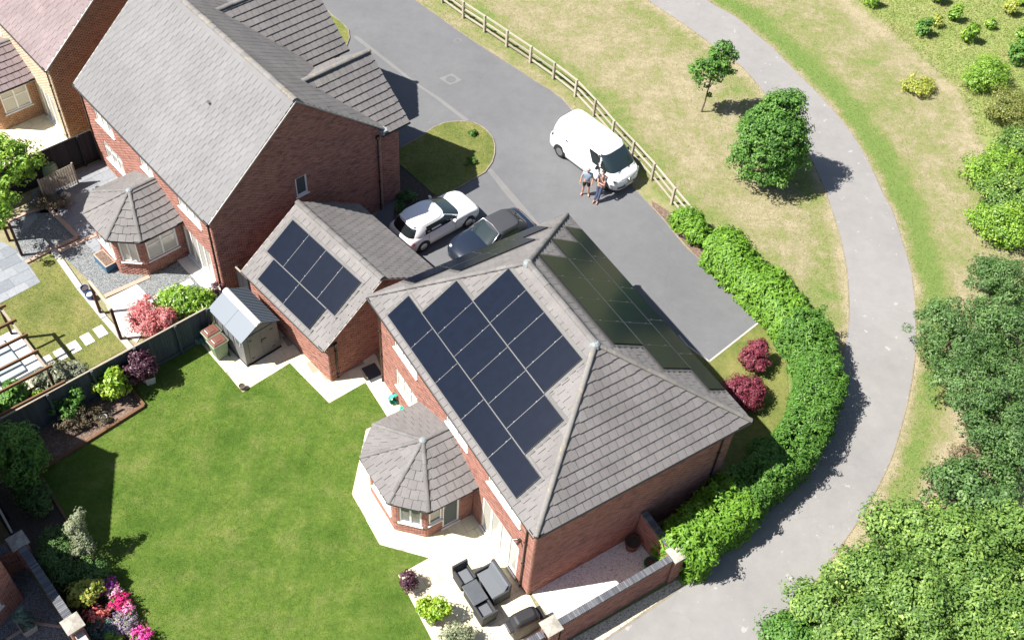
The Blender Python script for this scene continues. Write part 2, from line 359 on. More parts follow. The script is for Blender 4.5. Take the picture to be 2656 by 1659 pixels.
# ------------------------------------------------------------------ ground, drive, path
PATH_R = smooth_line([D(1560, -170), D(1625, -60)]+[G(*p) for p in ((1833, 0), (1907, 43), (1955, 84), (2000, 121), (2045, 167), (2134, 256), (2178, 307), (2223, 367), (2263, 441), (2293, 507), (2316, 550), (2341, 629), (2360, 692), (2369, 747), (2374.5, 836), (2374.5, 910), (2363, 996), (2341, 1092), (2310, 1192), (2263, 1288), (2223, 1355), (2171, 1429), (2137, 1477), (2089, 1536), (2023, 1599), (1971, 1659), (1880, 1740), (1700, 1880))], 3)
PATH_L = smooth_line([D(1410, -170), D(1478, -60)]+[G(*p) for p in ((1680, 0), (1711, 22), (1764, 57), (1822, 98), (1856, 124), (1926, 176), (1985, 245), (2050, 325), (2100, 405), (2135, 480), (2158, 548), (2174.5, 596), (2193, 681), (2198.6, 725), (2202, 799), (2198, 860), (2180, 950), (2150, 1040), (2105, 1135), (2045, 1225), (1975, 1315), (1890, 1408), (1778, 1514), (1574, 1655), (1440, 1745), (1250, 1870))], 3)
DRIVE_R = [D(640, -330), D(800, -180)]+[G(*p) for p in ((1076, 0), (1154, 55.5), (1228, 107), (1280, 141), (1350, 185), (1389, 211), (1430, 236), (1462, 260), (1492, 296), (1560, 385), (1648, 492), (1694, 540), (1720, 568), (1778, 640), (1822, 679), (1980, 827), (1839, 938))]
DRIVE = DRIVE_R+[G(1783, 897), FM.w(9.05, 0.2), FM.w(9.0, 11.6), FM.w(0, 11.7), FG.w(5.9, 0.2), FG.w(5.9, 5.6), FN.w(9.0, .3), FN.w(8, 12), FN.w(8, 40)]
ROUGH = [D(1960, -200), G(2190, -40), T(3, 690, 0), T(3, 730, 60), T(3, 900, 170), T(3, 1100, 340), T(3, 1250, 480), T(3, 1400, 600), T(3, 1480, 720), T(3, 1530, 830), T(3, 1550, 950), T(3, 1650, 1100), G(2900, 560), np.array([90, 60, 0]), np.array([90, 160, 0]), np.array([25, 160, 0])]
HEDGE = [(8.98, 35.74), (10.24, 34.04), (11.79, 32.21), (12.76, 30.76), (12.95, 28.71), (12.6, 26.93), (11.75, 25.08), (10.4, 23.4), (8.8, 21.8), (7.65, 20.45), (7.2, 19.6)]

xs = np.concatenate([np.linspace(-400, -45, 8), np.arange(-42, 42, .45), np.linspace(45, 400, 8)])
ys = np.concatenate([np.linspace(-60, 8, 5), np.arange(10, 72, .45), np.linspace(76, 600, 9)])
X, Y = np.meshgrid(xs, ys); dR = polydist(X, Y, PATH_R); dL = polydist(X, Y, PATH_L); dD = polydist(X, Y, DRIVE_R)
right_side = np.zeros(X.shape, bool); right_side[:] = inpoly(X, Y, [p for p in PATH_R]+[(-30, -200), (300, -200), (300, 300), (0, 300)])
dry = np.full(X.shape, .65)
dry = np.where(right_side, .5, dry)
strip = np.exp(-((dR-.95)/.75)**2); dry -= np.where(right_side, .62*strip, 0)
strip2 = np.exp(-((dL-.9)/.9)**2); dry -= np.where(~right_side, .28*strip2, 0)
dry += np.where(np.minimum(dR, dL) < .3, .28, 0)
dry -= .38*np.exp(-((dD-1.6)/1.2)**2)*(~right_side)
dRo = polydist(X, Y, ROUGH[:12]); rough = inpoly(X, Y, ROUGH).astype(float)
dry += np.where(right_side & (rough < .5), .30*np.exp(-(dRo/1.3)**2), 0)
dry += np.where(right_side, .16*np.clip((46-Y)/14, 0, 1)+.3*np.clip((34-Y)/6, 0, 1)*np.clip((dR-.9)/1.0, 0, 1)+.55*np.clip((24.5-Y)/3, 0, 1), 0)
front = inpoly(X, Y, [(5.5, 33), (12.5, 31), (12.5, 25), (7, 20)]); dry = np.where(front, .22, dry)
rough = np.clip(rough*np.clip(dRo/.5, 0, 1), 0, 1)
nx, ny = len(xs), len(ys); I = np.arange(nx*ny).reshape(ny, nx)
Fq = np.stack([I[:-1, :-1], I[:-1, 1:], I[1:, 1:], I[1:, :-1]], -1).reshape(-1, 4)
gm = fastmesh('ground', np.stack([X, Y, np.zeros_like(X)], -1).reshape(-1, 3), Fq, MT['ground'], smooth=True)
for nm, arr in (('dry', dry), ('rough_zone', rough)):
    at = gm.attributes.new(nm, 'FLOAT', 'POINT'); at.data.foreach_set('value', arr.ravel().astype(np.float32))
link('ground', gm, kind='structure')

def sheet(name, poly, z, m, kind='structure', t=.02):
    poly = [(float(p[0]), float(p[1])) for p in poly]
    if area(poly) < 0: poly = poly[::-1]
    return MB().prism(poly, z-t, z).build(name, m, kind=kind)
sheet('driveway', DRIVE, .008, MT['drive'])
sheet('footpath', list(PATH_L)+list(PATH_R)[::-1], .008, MT['path'])
def edging(name, line, wd, z, m):
    mb = MB(); ln = [np.array([p[0], p[1], z]) for p in line]
    for p, q in zip(ln[:-1], ln[1:]):
        if np.linalg.norm(q-p) > .02: mb.beam(p, q, wd, .08, 0)
    return mb.build(name, m, kind='structure')
edging('path_edging_right', PATH_R, .045, -.02, MT['edging']); edging('path_edging_left', PATH_L, .045, -.02, MT['edging'])
edging('drive_kerb', DRIVE_R[2:], .06, -.016, MT['edging'])
edging('drive_kerb_end', [G(1980, 827), G(1839, 938), G(1783, 897), G(1760, 870)], .08, -.006, MT['concrete'])
# worn joint that crosses the drive, and manholes
sheet('worn_strip', [T(1, 720, 250), T(1, 760, 262), T(1, 960, 420), T(1, 1160, 580), T(1, 1330, 690), T(1, 1530, 840), T(1, 1500, 850), T(1, 1280, 680), T(1, 1100, 555), T(1, 920, 415), T(1, 735, 275)], .012, MT['patch'])
sheet('worn_strip', [G(1262, 440), G(1275, 438), G(1320, 490), G(1386, 566), G(1420, 612), G(1410, 620), G(1374, 578), G(1308, 500)], .012, MT['patch'])
def disc_poly(c, r, n=20): return [(c[0]+r*math.cos(2*math.pi*k/n), c[1]+r*math.sin(2*math.pi*k/n)) for k in range(n)]
mh = thing('manhole_cover', 'round manhole cover in pale diamond surround on the drive', 'manhole', T(1, 1402, 557))
MB().prism([(-.62, 0), (0, -.5), (.62, 0), (0, .5)], .005, .014).build('surround', MT['patch'], mh)
MB().prism(disc_poly((0, 0), .27), .010, .022).build('lid', MT['drive'], mh)
mh = thing('manhole_cover', 'small round drain cover on the drive near the rail fence', 'manhole', T(1, 1450, 287))
MB().prism(disc_poly((0, 0), .22), .005, .016).build('lid', MT['patch'], mh); MB().lathe([(.16, 0), (.16, .02), (.13, .02)], (0, 0, 0)).build('ring', MT['drive'], mh)

ISL = [T(1, *p) for p in ((1045, 1040), (1110, 1005), (1180, 970), (1290, 890), (1360, 864), (1430, 855), (1500, 855), (1560, 862), (1615, 888), (1660, 925), (1695, 970), (1710, 1020), (1708, 1080), (1690, 1140), (1640, 1210), (1570, 1250), (1450, 1320), (1330, 1375), (1290, 1370), (1200, 1290), (1040, 1150))]
sheet('lawn_island', ISL, .05, MT['lawn_front'], t=.06); edging('island_kerb', ISL[:18], .06, .02, MT['edging'])
ISL2 = [T(1, *p) for p in ((540, 80), (570, 112), (640, 165), (685, 215), (692, 270), (668, 335), (600, 420), (500, 300))]
sheet('lawn_island_far', ISL2, .05, MT['lawn_front'], t=.06); edging('island_kerb_far', ISL2[:6], .06, .02, MT['edging'])
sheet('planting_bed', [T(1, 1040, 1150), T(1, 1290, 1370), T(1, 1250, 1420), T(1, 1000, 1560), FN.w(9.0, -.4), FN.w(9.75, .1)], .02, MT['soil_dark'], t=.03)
# front garden right of the main house, behind the laurel
sheet('front_lawn', [G(1839, 938), G(1980, 827), (12.0, 30.0), (11.9, 27), (10.8, 24.8), (8.6, 22.8), FM.w(9.0, .4), G(1783, 897)], .02, MT['lawn_front'])
sheet('hedge_bed', [G(1694, 545), G(1722, 570), G(1822, 682), (11.6, 31.6), (12.2, 32.6), (9.2, 36.6), (7.6, 38.2), G(1690, 520)], .012, MT['soil'])

# main garden
LAWN = [T(4, 1410, 950), T(4, 1700, 1290), G(650, 1005), G(752, 942), G(853.7, 1045.6), G(948, 992), G(1009, 1088), G(950, 1112), G(913, 1282), G(985, 1412), G(1113, 1447), G(1033, 1491.6), G(1120, 1659), G(1230, 1860), G(540, 1860), G(396, 1659), G(274, 1492), G(181, 1358), G(100, 1225), T(4, 1015, 1390), T(4, 905, 1255), T(4, 1100, 1075)]
sheet('garden_lawn', LAWN, .022, MT['lawn'], t=.03)
PATIO = [T(4, 1410, 950), T(4, 1700, 1290), G(650, 1005), G(752, 942), G(853.7, 1045.6), G(948, 992), G(1009, 1088), G(950, 1112), G(913, 1282), G(985, 1412), G(1113, 1447), G(1033, 1491.6), G(1120, 1659), G(1180, 1775), FM.w(-.2, -2.6), FM.w(.2, -1.5), FM.w(.35, .2), FM.w(.4, 11.6), FG.w(2.6, .3), FG.w(.4, .3), FG.w(.4, 5.2), (-12.4, 28.9)]
GAR_FOOT = [FG.w(.2, .2), FG.w(6, .2), FG.w(6, 5.5), FG.w(.2, 5.5)]
def slabs(name, poly, fr, wd, hd, m, mj, z=.03, gap=.012, skip=None, off=(0, 0)):
    """a paved area: joint bed with one object per slab, laid in the frame fr"""
    base = sheet(name, poly, z-.012, mj); L = [tuple(fr.l(p)[:2]) for p in poly]
    if area(L) < 0: L = L[::-1]
    xs_ = [p[0] for p in L]; ys_ = [p[1] for p in L]; cache = None
    ax = fr.c; j = 0; y = math.floor(min(ys_)/hd)*hd+off[1]
    while y < max(ys_):
        x = math.floor(min(xs_)/wd)*wd+off[0]-(wd/2 if j % 2 else 0)
        while x < max(xs_):
            c = clip(L, x+gap/2, x+wd-gap/2, y+gap/2, y+hd-gap/2)
            if len(c) >= 3 and abs(area(c)) > .02:
                ctr = fr.w(x+wd/2, y+hd/2)
                if not (skip and skip(ctr)):
                    full = abs(abs(area(c))-(wd-gap)*(hd-gap)) < 1e-4
                    if full:
                        if cache is None: cache = MB().prism([(0, 0), (wd-gap, 0), (wd-gap, hd-gap), (0, hd-gap)], -.01, 0).mesh('slab', m)
                        o = link('slab', cache, base); p = fr.w(x+gap/2, y+gap/2)
                        o.location = (p[0], p[1], z+random.uniform(-.001, .002)); o.rotation_euler = (0, 0, fr.th)
                    else:
                        MB().prism([tuple(fr.w(*q)[:2]) for q in c], z-.01, z+random.uniform(-.001, .002)).build('slab', m, base)
            x += wd
        y += hd; j += 1
    return base
footprint = lambda p: bool(inpoly(np.array([p[0]]), np.array([p[1]]), GAR_FOOT)[0])
slabs('patio', PATIO, FM, .6, .6, MT['slab'], MT['joint'], skip=footprint)
sheet('white_gravel_yard', [FM.w(.45, .3), FM.w(5.1, .3), FM.w(5.1, -1.7), FM.w(.55, -1.7)], .035, MT['gravel_white'], t=.03)
sheet('gravel_verge', [FM.w(-.6, -1.9), FM.w(5.9, -2.0), G(1778, 1512), G(1574, 1652), G(1440, 1742)], .02, MT['gravel_tan'], t=.03)
# beds of the main garden
sheet('border_bed', [T(4, 1015, 1390), T(4, 905, 1255), (-15.6, 25.55), (-18.9, 22.3), (-19.2, 21.2), G(100, 1225)], .035, MT['soil'], t=.05)
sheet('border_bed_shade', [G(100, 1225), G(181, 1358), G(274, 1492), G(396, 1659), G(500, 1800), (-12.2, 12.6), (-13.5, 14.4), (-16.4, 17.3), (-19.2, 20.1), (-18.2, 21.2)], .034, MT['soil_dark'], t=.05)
def sleepers(name, label, pts, wd, ht, m, z0=0.0):
    th_ = thing(name, label, 'edging', (pts[0][0], pts[0][1], 0))
    for p, q in zip(pts[:-1], pts[1:]):
        p = np.array(p[:2])-pts[0][:2]; q = np.array(q[:2])-pts[0][:2]; L = np.linalg.norm(q-p); n = max(1, round(L/2.4))
        for k in range(n):
            a = p+(q-p)*(k/n+.004); b = p+(q-p)*((k+1)/n-.004)
            MB().beam((a[0], a[1], z0+ht/2), (b[0], b[1], z0+ht/2+random.uniform(-.01, .01)), wd, ht).build('sleeper', m, th_, bevel=.01)
    return th_
sleepers('timber_edging', 'brown timber sleeper edging around the bark mulch border', [T(4, 905, 1255), T(4, 1015, 1390), G(240, 1140), G(100, 1225)], .12, .16, MT['timber'])
sleepers('timber_edging', 'shaded timber edging between the lawn and the flower border', [G(101, 1229), G(181, 1360), G(274, 1494), G(396, 1661), G(440, 1720)], .1, .12, MT['timber'])

# neighbour's garden surfaces
c5 = lambda x, y: G(x/5.04, 400+y/5.04)
c1 = lambda x, y: G(x/4.727, 780+y/4.727)
NLAWN = [T(4, 365, 325), T(4, 905, 970), T(4, 560, 1160), T(4, 0, 1460), T(4, -300, 1500), T(4, -400, 900), T(4, 0, 665), T(4, 285, 520), T(4, 205, 400)]
sheet('neighbour_lawn', NLAWN, .02, MT['lawn_dry'], t=.03)
slabs('slate_patio', [T(4, -350, 250), T(4, 30, 240), c5(215, 1260), T(4, 205, 400), T(4, 285, 520), T(4, 0, 668), T(4, -400, 850)], FN, .9, .6, MT['slab_grey'], MT['joint'])
slabs('slate_terrace', [c5(640, 655), c5(1030, 1095), FN.w(-2.9, 3.9), FN.w(-2.9, 5.7), FN.w(-2, 6.6), FN.w(.1, 6.7), FN.w(.1, 11.0), FN.w(-3.5, 11.0), FN.w(-5.4, 8.5)], FN, .9, .6, MT['slab_grey'], MT['joint'], z=.026)
sheet('gravel_bed', [c5(130, 900), c5(600, 690), c5(1000, 1085), c5(680, 1235), c5(330, 1410), c5(215, 1260)], .018, MT['gravel_grey'])
sheet('gravel_bed_bay', [T(4, 420, 315), T(4, 690, 190), FN.w(-2.85, 3.9), FN.w(-1.95, 3.0), T(4, 1050, 480), T(4, 735, 615)], .018, MT['gravel_grey'])
sheet('gravel_bed_door', [T(4, 960, 530), T(4, 1050, 480), FN.w(-1.95, 3.0), FN.w(-.05, 3.0), T(4, 1240, 370), T(4, 1500, 625), T(4, 1100, 690)], .018, MT['gravel_grey'])
slabs('white_path', [T(4, 725, 650), T(4, 960, 535), T(4, 1085, 665), T(4, 1050, 790), T(4, 960, 940), T(4, 850, 880)], FN, .9, .9, MT['slab_white'], MT['joint'], z=.032)
slabs('door_terrace', [FN.w(.1, 3.0), FN.w(-.05, 3.0), T(4, 1240, 368), T(4, 1480, 625), FN.w(-.95, -.6), FN.w(.1, -.6)], FN, .9, .9, MT['slab_white'], MT['joint'], z=.032)
sleepers('sleeper_edging', 'pale sleeper edging round the shaded gravel bed', [c5(110, 880), c5(600, 670), c5(1020, 1095), c5(690, 1240), c5(340, 1425)], .2, .09, MT['sleeper'])
sleepers('sleeper_edging', 'long pale sleeper strip along the neighbour lawn', [c5(690, 1245), T(4, 560, 560), T(4, 730, 770), T(4, 920, 985)], .26, .07, MT['concrete'])
sleepers('sleeper_edging', 'pinkish sleeper between gravel and shaded slate paving', [c5(770, 1275), c5(1270, 1050)], .24, .06, MT['sleeper'])
sleepers('sleeper_edging', 'pinkish sleeper between gravel and the white path', [T(4, 735, 620), T(4, 1050, 480)], .22, .06, MT['sleeper'])
for i, (px, py) in enumerate(((1235, 380), (1073, 473), (913, 570), (748, 660), (590, 745))):
    c = c1(px, py); st = MB().box((0, 0, .02), (.42, .62, .05)).build('stepping_stone', MT['slab_white'], bevel=.008)
    st.location = c; st.rotation_euler = (0, 0, FN.th-.02)
    tag(st, ('pale stepping stone in the lawn nearest the sleeper strip', 'second pale stepping stone in the lawn counted from the sleeper strip', 'middle one of the five pale lawn stepping stones', 'fourth pale stepping stone crossed by a pergola shadow', 'pale stepping stone beside the pergola rafters')[i], 'stepping stone', 'stepping stones in the neighbour lawn')
for i, (px, py) in enumerate(((1305, 535), (1205, 572), (1125, 620))):
    c = T(4, px, py); st = MB().box((0, 0, .02), (.6, .38, .05)).build('gravel_slab', MT['slab_white'], bevel=.008)
    st.location = c; st.rotation_euler = (0, 0, FN.th)
    tag(st, ('white slab in gravel nearest the terrace doors', 'white slab in gravel between two others by the shrub', 'white slab in gravel nearest the white path')[i], 'slab', 'white slabs set in the gravel')
# ------------------------------------------------------------------ building helpers
def brick_quads(poly, openings, bw=.225, bh=.075):
    """running-bond bricks inside the polygon (u,z): arrays u0,u1,z0,z1"""
    xs_ = [p[0] for p in poly]; zs_ = [p[1] for p in poly]; out = []
    z = min(zs_); j = 0
    while z < max(zs_)-.02:
        # span of the polygon at the middle of this course
        zm = z+bh*.55; ints = []
        for i in range(len(poly)):
            (x0, z0), (x1, z1) = poly[i], poly[(i+1) % len(poly)]
            if (z0 > zm) != (z1 > zm): ints.append(x0+(x1-x0)*(zm-z0)/(z1-z0))
        ints.sort()
        for a, b in zip(ints[::2], ints[1::2]):
            spans = [(a, b)]
            for (o0, o1, oz0, oz1) in openings:
                if oz0 < zm < oz1:
                    new = []
                    for (s, e) in spans:
                        if o1 <= s or o0 >= e: new.append((s, e)); continue
                        if o0 > s: new.append((s, o0))
                        if o1 < e: new.append((o1, e))
                    spans = new
            for (s, e) in spans:
                u = math.floor((s-min(xs_))/bw)*bw+min(xs_)+(bw/2 if j % 2 else 0)-bw
                while u < e:
                    q0, q1 = max(u+.005, s), min(u+bw-.005, e)
                    if q1-q0 > .03: out.append((q0, q1, z+.005, z+bh-.005))
                    u += bw
        z += bh; j += 1
    return np.array(out)
def brick_mesh(O, U, Nn, quads, m, proud=.010, base=.0):
    O, U, Nn = np.array(O, float), np.array(U, float), np.array(Nn, float); Z = np.array([0, 0, 1.])
    n = len(quads); u0, u1, z0, z1 = quads.T
    pr = proud+rng.uniform(-.003, .003, n)
    V = np.empty((n, 8, 3))
    for k, (uu, zz, d) in enumerate(((u0, z0, 0), (u1, z0, 0), (u1, z1, 0), (u0, z1, 0), (u0, z0, 1), (u1, z0, 1), (u1, z1, 1), (u0, z1, 1))):
        dd = base-.004+(pr+.004)*d if d else np.full(n, base-.004)
        V[:, k] = O+uu[:, None]*U+zz[:, None]*Z+dd[:, None]*Nn
    F = np.array([(4, 5, 6, 7), (0, 1, 5, 4), (1, 2, 6, 5), (2, 3, 7, 6), (3, 0, 4, 7)])
    if np.dot(np.cross(U, Z), Nn) < 0: F = F[:, ::-1]
    FF = (np.arange(n)*8)[:, None, None]+F[None]
    rv = np.repeat(rng.random(n), 5)
    return fastmesh('bricks', V.reshape(-1, 3), FF.reshape(-1, 4), m, rv)
def wall_face(parent, name, O, U, Nn, poly, openings=(), m=None, mm=None, depth=.09):
    """mortar face with openings and reveals, plus its bricks"""
    O, U, Nn = np.array(O, float), np.array(U, float), np.array(Nn, float); Z = np.array([0, 0, 1.])
    if area(poly) < 0: poly = poly[::-1]
    us = sorted({min(p[0] for p in poly), max(p[0] for p in poly)} | {v for o in openings for v in o[:2]})
    zs_ = sorted({min(p[1] for p in poly), max(p[1] for p in poly)} | {v for o in openings for v in o[2:]})
    mb = MB(); P = lambda u, z, d=0: O+U*u+Z*z+Nn*d; flip = np.dot(np.cross(U, Z), Nn) < 0
    for a, b in zip(us[:-1], us[1:]):
        for c, d in zip(zs_[:-1], zs_[1:]):
            if any(o[0] < (a+b)/2 < o[1] and o[2] < (c+d)/2 < o[3] for o in openings): continue
            q = clip(poly, a, b, c, d)
            if len(q) >= 3:
                pts = [P(*p) for p in q]; mb.add(pts[::-1] if flip else pts, [tuple(range(len(pts)))])
    for (a, b, c, d) in openings:
        for (p, q) in (((a, c), (b, c)), ((b, c), (b, d)), ((b, d), (a, d)), ((a, d), (a, c))):
            mb.add([P(*p), P(*q), P(*q, -depth), P(*p, -depth)], [(0, 1, 2, 3)])
        mb.add([P(a, c, -depth), P(b, c, -depth), P(b, d, -depth), P(a, d, -depth)], [(0, 1, 2, 3)])
    wl = mb.build(name, mm or MT['mortar'], parent)
    link('bricks', brick_mesh(O, U, Nn, brick_quads(poly, openings), m or MT['brick']), wl, 'stuff')
    return wl
def window(parent, name, O, U, Nn, u0, u1, z0, z1, nv=2, top=None, pane='pane', depth=.09, sill=True, fw=.065, low=0):
    """upvc frame, mullions, panes and sill set in the opening"""
    O, U, Nn = np.array(O, float), np.array(U, float), np.array(Nn, float); Z = np.array([0, 0, 1.])
    P = lambda u, z, d: O+U*u+Z*z+Nn*d; mb = MB(); dd = -depth+.04
    def bar(a, b, c, d, e=.035):
        mb.hexa([P(a, c, dd-e), P(b, c, dd-e), P(b, c, dd+e), P(a, c, dd+e), P(a, d, dd-e), P(b, d, dd-e), P(b, d, dd+e), P(a, d, dd+e)])
    bar(u0, u1, z0, z0+fw); bar(u0, u1, z1-fw, z1); bar(u0, u0+fw, z0+fw, z1-fw); bar(u1-fw, u1, z0+fw, z1-fw)
    for k in range(1, nv): c = u0+(u1-u0)*k/nv; bar(c-fw*.55, c+fw*.55, z0+fw, z1-fw)
    if top:
        for k in range(nv):
            a = u0+(u1-u0)*k/nv+fw*.8; b = u0+(u1-u0)*(k+1)/nv-fw*.8; bar(a, b, z0+top*(z1-z0)-fw*.4, z0+top*(z1-z0)+fw*.4, .033)
    f = mb.build(name, MT['white'], parent)
    for k in range(nv):
        a = u0+(u1-u0)*k/nv+fw*.5; b = u0+(u1-u0)*(k+1)/nv-fw*.5
        MB().add([P(a, z0+fw*.7, dd+.008), P(b, z0+fw*.7, dd+.008), P(b, z1-fw*.7, dd+.008), P(a, z1-fw*.7, dd+.008)], [(0, 1, 2, 3)]).build('pane', MT[pane], f)
    if sill:
        s = MB(); s.hexa([P(u0-.06, z0-.05, -depth), P(u1+.06, z0-.05, -depth), P(u1+.06, z0-.05, .07), P(u0-.06, z0-.05, .07), P(u0-.06, z0, -depth), P(u1+.06, z0, -depth), P(u1+.06, z0-.015, .07), P(u0-.06, z0-.015, .07)])
        s.build('sill', MT['white'], f)
    return f
def norm(v): v = np.array(v, float); return v/np.linalg.norm(v)
TILES = {}
def tile_mesh(m, w_, h_):
    key = (m.name, w_, h_)
    if key not in TILES:
        g = .008; us = (g, w_*.25, w_*.5, w_*.75, w_-g); hs = (0.0, .0015, .002, .0015, .0); mb = MB(); o_ = -.035
        V = []
        for v, lift in ((o_, .056), (h_-.005, .012)):
            for u, h in zip(us, hs): V.append((u, v, lift+h))
        for u, h in zip(us, hs): V.append((u, o_, 0.026+h))
        for u in (us[0], us[-1]): V.append((u, .06, .012))
        F = [(i, i+1, 6+i, 5+i) for i in range(4)]+[(10+i, 11+i, i+1, i) for i in range(4)]+[(10, 0, 5, 15), (4, 14, 16, 9), (10, 15, 16, 14)]
        mb.add(V, F, 0, 0.0); mb.m = [1 if 4 <= i < 8 else 0 for i in range(len(F))]; TILES[key] = mb.mesh('tile', [m, MT['tile_edge_shade']])
    return TILES[key]
def roof_plane(parent, name, O, U, V, poly, m, w_=.33, h_=.345, nmax=300, skip=(), deck=True, lichen_above=None):
    """one roof slope: a deck with a real tile per cell; whole tiles are objects up to nmax, the rest one mass"""
    O, U, V = np.array(O, float), norm(U), norm(V); Nn = np.cross(U, V)
    if Nn[2] < 0: Nn = -Nn
    if area(poly) < 0: poly = poly[::-1]
    base = MB().add([O+U*p[0]+V*p[1] for p in poly], [tuple(range(len(poly)))]).build(name, MT['deck'], parent)
    # handed basis for objects
    left = np.dot(np.cross(U, V), Nn) < 0
    cells = []; j = 0; v = 0.0; vmax = max(p[1] for p in poly); umin = min(p[0] for p in poly); umax = max(p[0] for p in poly)
    while v < vmax-.03:
        u = umin-(w_/2 if j % 2 else 0)-.02
        while u < umax:
            c = clip(poly, u, u+w_, v, v+h_)
            if len(c) >= 3 and abs(area(c)) > .008 and not any(a-.01 <= u and u+w_ <= b+.01 and c0-.01 <= v and v+h_ <= d0+.01 for a, b, c0, d0 in skip):
                cells.append((u, v, c, abs(area(c)) > w_*h_*.995))
            u += w_
        v += h_; j += 1
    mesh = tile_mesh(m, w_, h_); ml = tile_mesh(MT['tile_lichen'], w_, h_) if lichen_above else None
    full = [c for c in cells if c[3]]; part_ = [c for c in cells if not c[3]]
    fr_ = Fr(parent.location.x, parent.location.y, parent.rotation_euler.z)
    def far_(c): q = O+U*c[0]+V*c[1]; q = fr_.w(q[0], q[1], q[2]); return q[0]**2+q[1]**2+(q[2]-CAMH)**2
    full.sort(key=far_); rest = full[nmax:]; full = full[:nmax]
    if left: Uo, off = -U, w_
    else: Uo, off = U, 0
    M3 = Matrix(((Uo[0], V[0], Nn[0]), (Uo[1], V[1], Nn[1]), (Uo[2], V[2], Nn[2]))).to_4x4()
    def place(u, v):
        p = O+U*(u+off)+V*v+Nn*random.uniform(-.002, .003)
        return Matrix.Translation(Vector(p)) @ M3 @ Matrix.Rotation(random.gauss(0, .006), 4, 'Z') @ Matrix.Rotation(random.gauss(0, .006), 4, 'Y')
    for (u, v, c, _) in full:
        o = link('tile', ml if (lichen_above and v > lichen_above) else mesh, base); o.matrix_local = place(u, v)
    mass = MB()
    for (u, v, c, _) in rest:
        mt = place(u, v)
        k0 = len(mass.m); mass.add([tuple(mt @ x.co) for x in mesh.vertices], [tuple(p.vertices) for p in mesh.polygons]); mass.m[k0:] = [p.material_index for p in mesh.polygons]
    for (u, v, c, _) in part_:
        H_ = lambda q: .052-.040*(q[1]-v)/h_+.004
        if area(c) < 0: c = c[::-1]
        if left: c = c[::-1]
        top = [O+U*q[0]+V*q[1]+Nn*H_(q) for q in c]; bot = [O+U*q[0]+V*q[1]+Nn*.012 for q in c]; n = len(c)
        mass.add(top+bot, [tuple(range(n))]+[(n+i, n+(i+1) % n, (i+1) % n, i) for i in range(n)])
    if mass.v: mass.build('cut_tiles', [m, MT['tile_edge_shade']], base, kind='stuff')
    return base
RIDGE = {}
def ridge_run(parent, p, q, m, rad=.125, step=.42, name='ridge_tile', lift=.02, flat=.7):
    p, q = np.array(p, float), np.array(q, float); L = np.linalg.norm(q-p); n = max(1, round(L/step)); d = (q-p)/L
    key = (m.name, round(L/n, 3), rad)
    if key not in RIDGE:
        l = L/n+.03; mb = MB(); seg = 8; V = []
        for x, k in ((0, 1.0), (l, .93)):
            for i in range(seg+1):
                t = math.pi*i/seg; V.append((x, math.cos(t)*rad*k, math.sin(t)*rad*flat*k))
        F = [(i, seg+1+i, seg+2+i, i+1) for i in range(seg)]+[tuple(range(seg+1))]
        RIDGE[key] = mb.add(V, F, 0, 0.0).mesh('ridge_tile', m)
    s = norm(np.cross((0, 0, 1.), d)); u = np.cross(d, s)
    M3 = Matrix(((d[0], s[0], u[0]), (d[1], s[1], u[1]), (d[2], s[2], u[2]))).to_4x4()
    for i in range(n):
        o = link(name, RIDGE[key], parent); o.matrix_local = Matrix.Translation(Vector(p+(q-p)*i/n+u*lift)) @ M3 @ Matrix.Rotation(random.gauss(0, .012), 4, 'Y')
def panels(parent, O, U, V, rects, rails):
    """solar panels (b0,b1,s0,s1) on a slope, each a framed glass module, and the aluminium rails between"""
    O, U, V = np.array(O, float), norm(U), norm(V); Nn = np.cross(U, V); left = Nn[2] < 0
    if left: Nn = -Nn
    P = lambda u, v, d: O+U*u+V*v+Nn*d
    def slab_(mb, a, b, c, d, e0, e1):
        p = [P(a, c, e0), P(b, c, e0), P(b, d, e0), P(a, d, e0), P(a, c, e1), P(b, c, e1), P(b, d, e1), P(a, d, e1)]
        if left: p = [p[3], p[2], p[1], p[0], p[7], p[6], p[5], p[4]]
        mb.hexa(p)
    for (a, b, c, d) in rects:
        f = MB(); slab_(f, a+.007, b-.007, c+.007, d-.007, .065, .10); fo = f.build('solar_panel', MT['pv_frame'], parent)
        g = MB(); slab_(g, a+.016, b-.016, c+.016, d-.016, .095, .1035); g.build('glass', MT['pv'], fo)
    for (a, b, c, d) in rails:
        f = MB(); slab_(f, a, b, c, d, .05, .099); ro = f.build('mounting_rail', MT['alu'], parent)
        if d-c > b-a:
            for s in (.2, .8):
                k = MB(); v = c+(d-c)*s; slab_(k, a-.012, b+.012, v-.03, v+.03, .10, .115); k.build('clamp', MT['alu'], ro)
def flashing(parent, O, U, V, rects, e=.13):
    O, U, V = np.array(O, float), norm(U), norm(V); Nn = np.cross(U, V)
    if Nn[2] < 0: Nn = -Nn
    for i, (a, b, c, d) in enumerate(rects):
        z = .052+.002*i; mb = MB()
        mb.add([O+U*u+V*v+Nn*z for u, v in ((a-e, c-e*.5), (b+e, c-e*.5), (b+e, d+e), (a-e, d+e))], [(0, 1, 2, 3)]); mb.build('flashing', MT['flash'], parent)
def downpipe(parent, x, y, z1, m, z0=.05, r=.035): 
    mb = MB(); mb.tube([(x, y, z0), (x, y, z1)], r, 8)
    for z in np.arange(z0+.3, z1, 1.5): mb.box((x, y, z), (.1, .1, .04))
    mb.box((x, y, z1+.05), (.16, .14, .16)); return mb.build('downpipe', m, parent)
def gutter(parent, p, q, m):
    mb = MB(); p, q = np.array(p, float), np.array(q, float)
    mb.tube([p, q], .055, 8); return mb.build('gutter', m, parent)
def frame_empty(fr, name, label, cat, group=None): return thing(name, label, cat, (fr.x, fr.y, 0), fr.th, group)

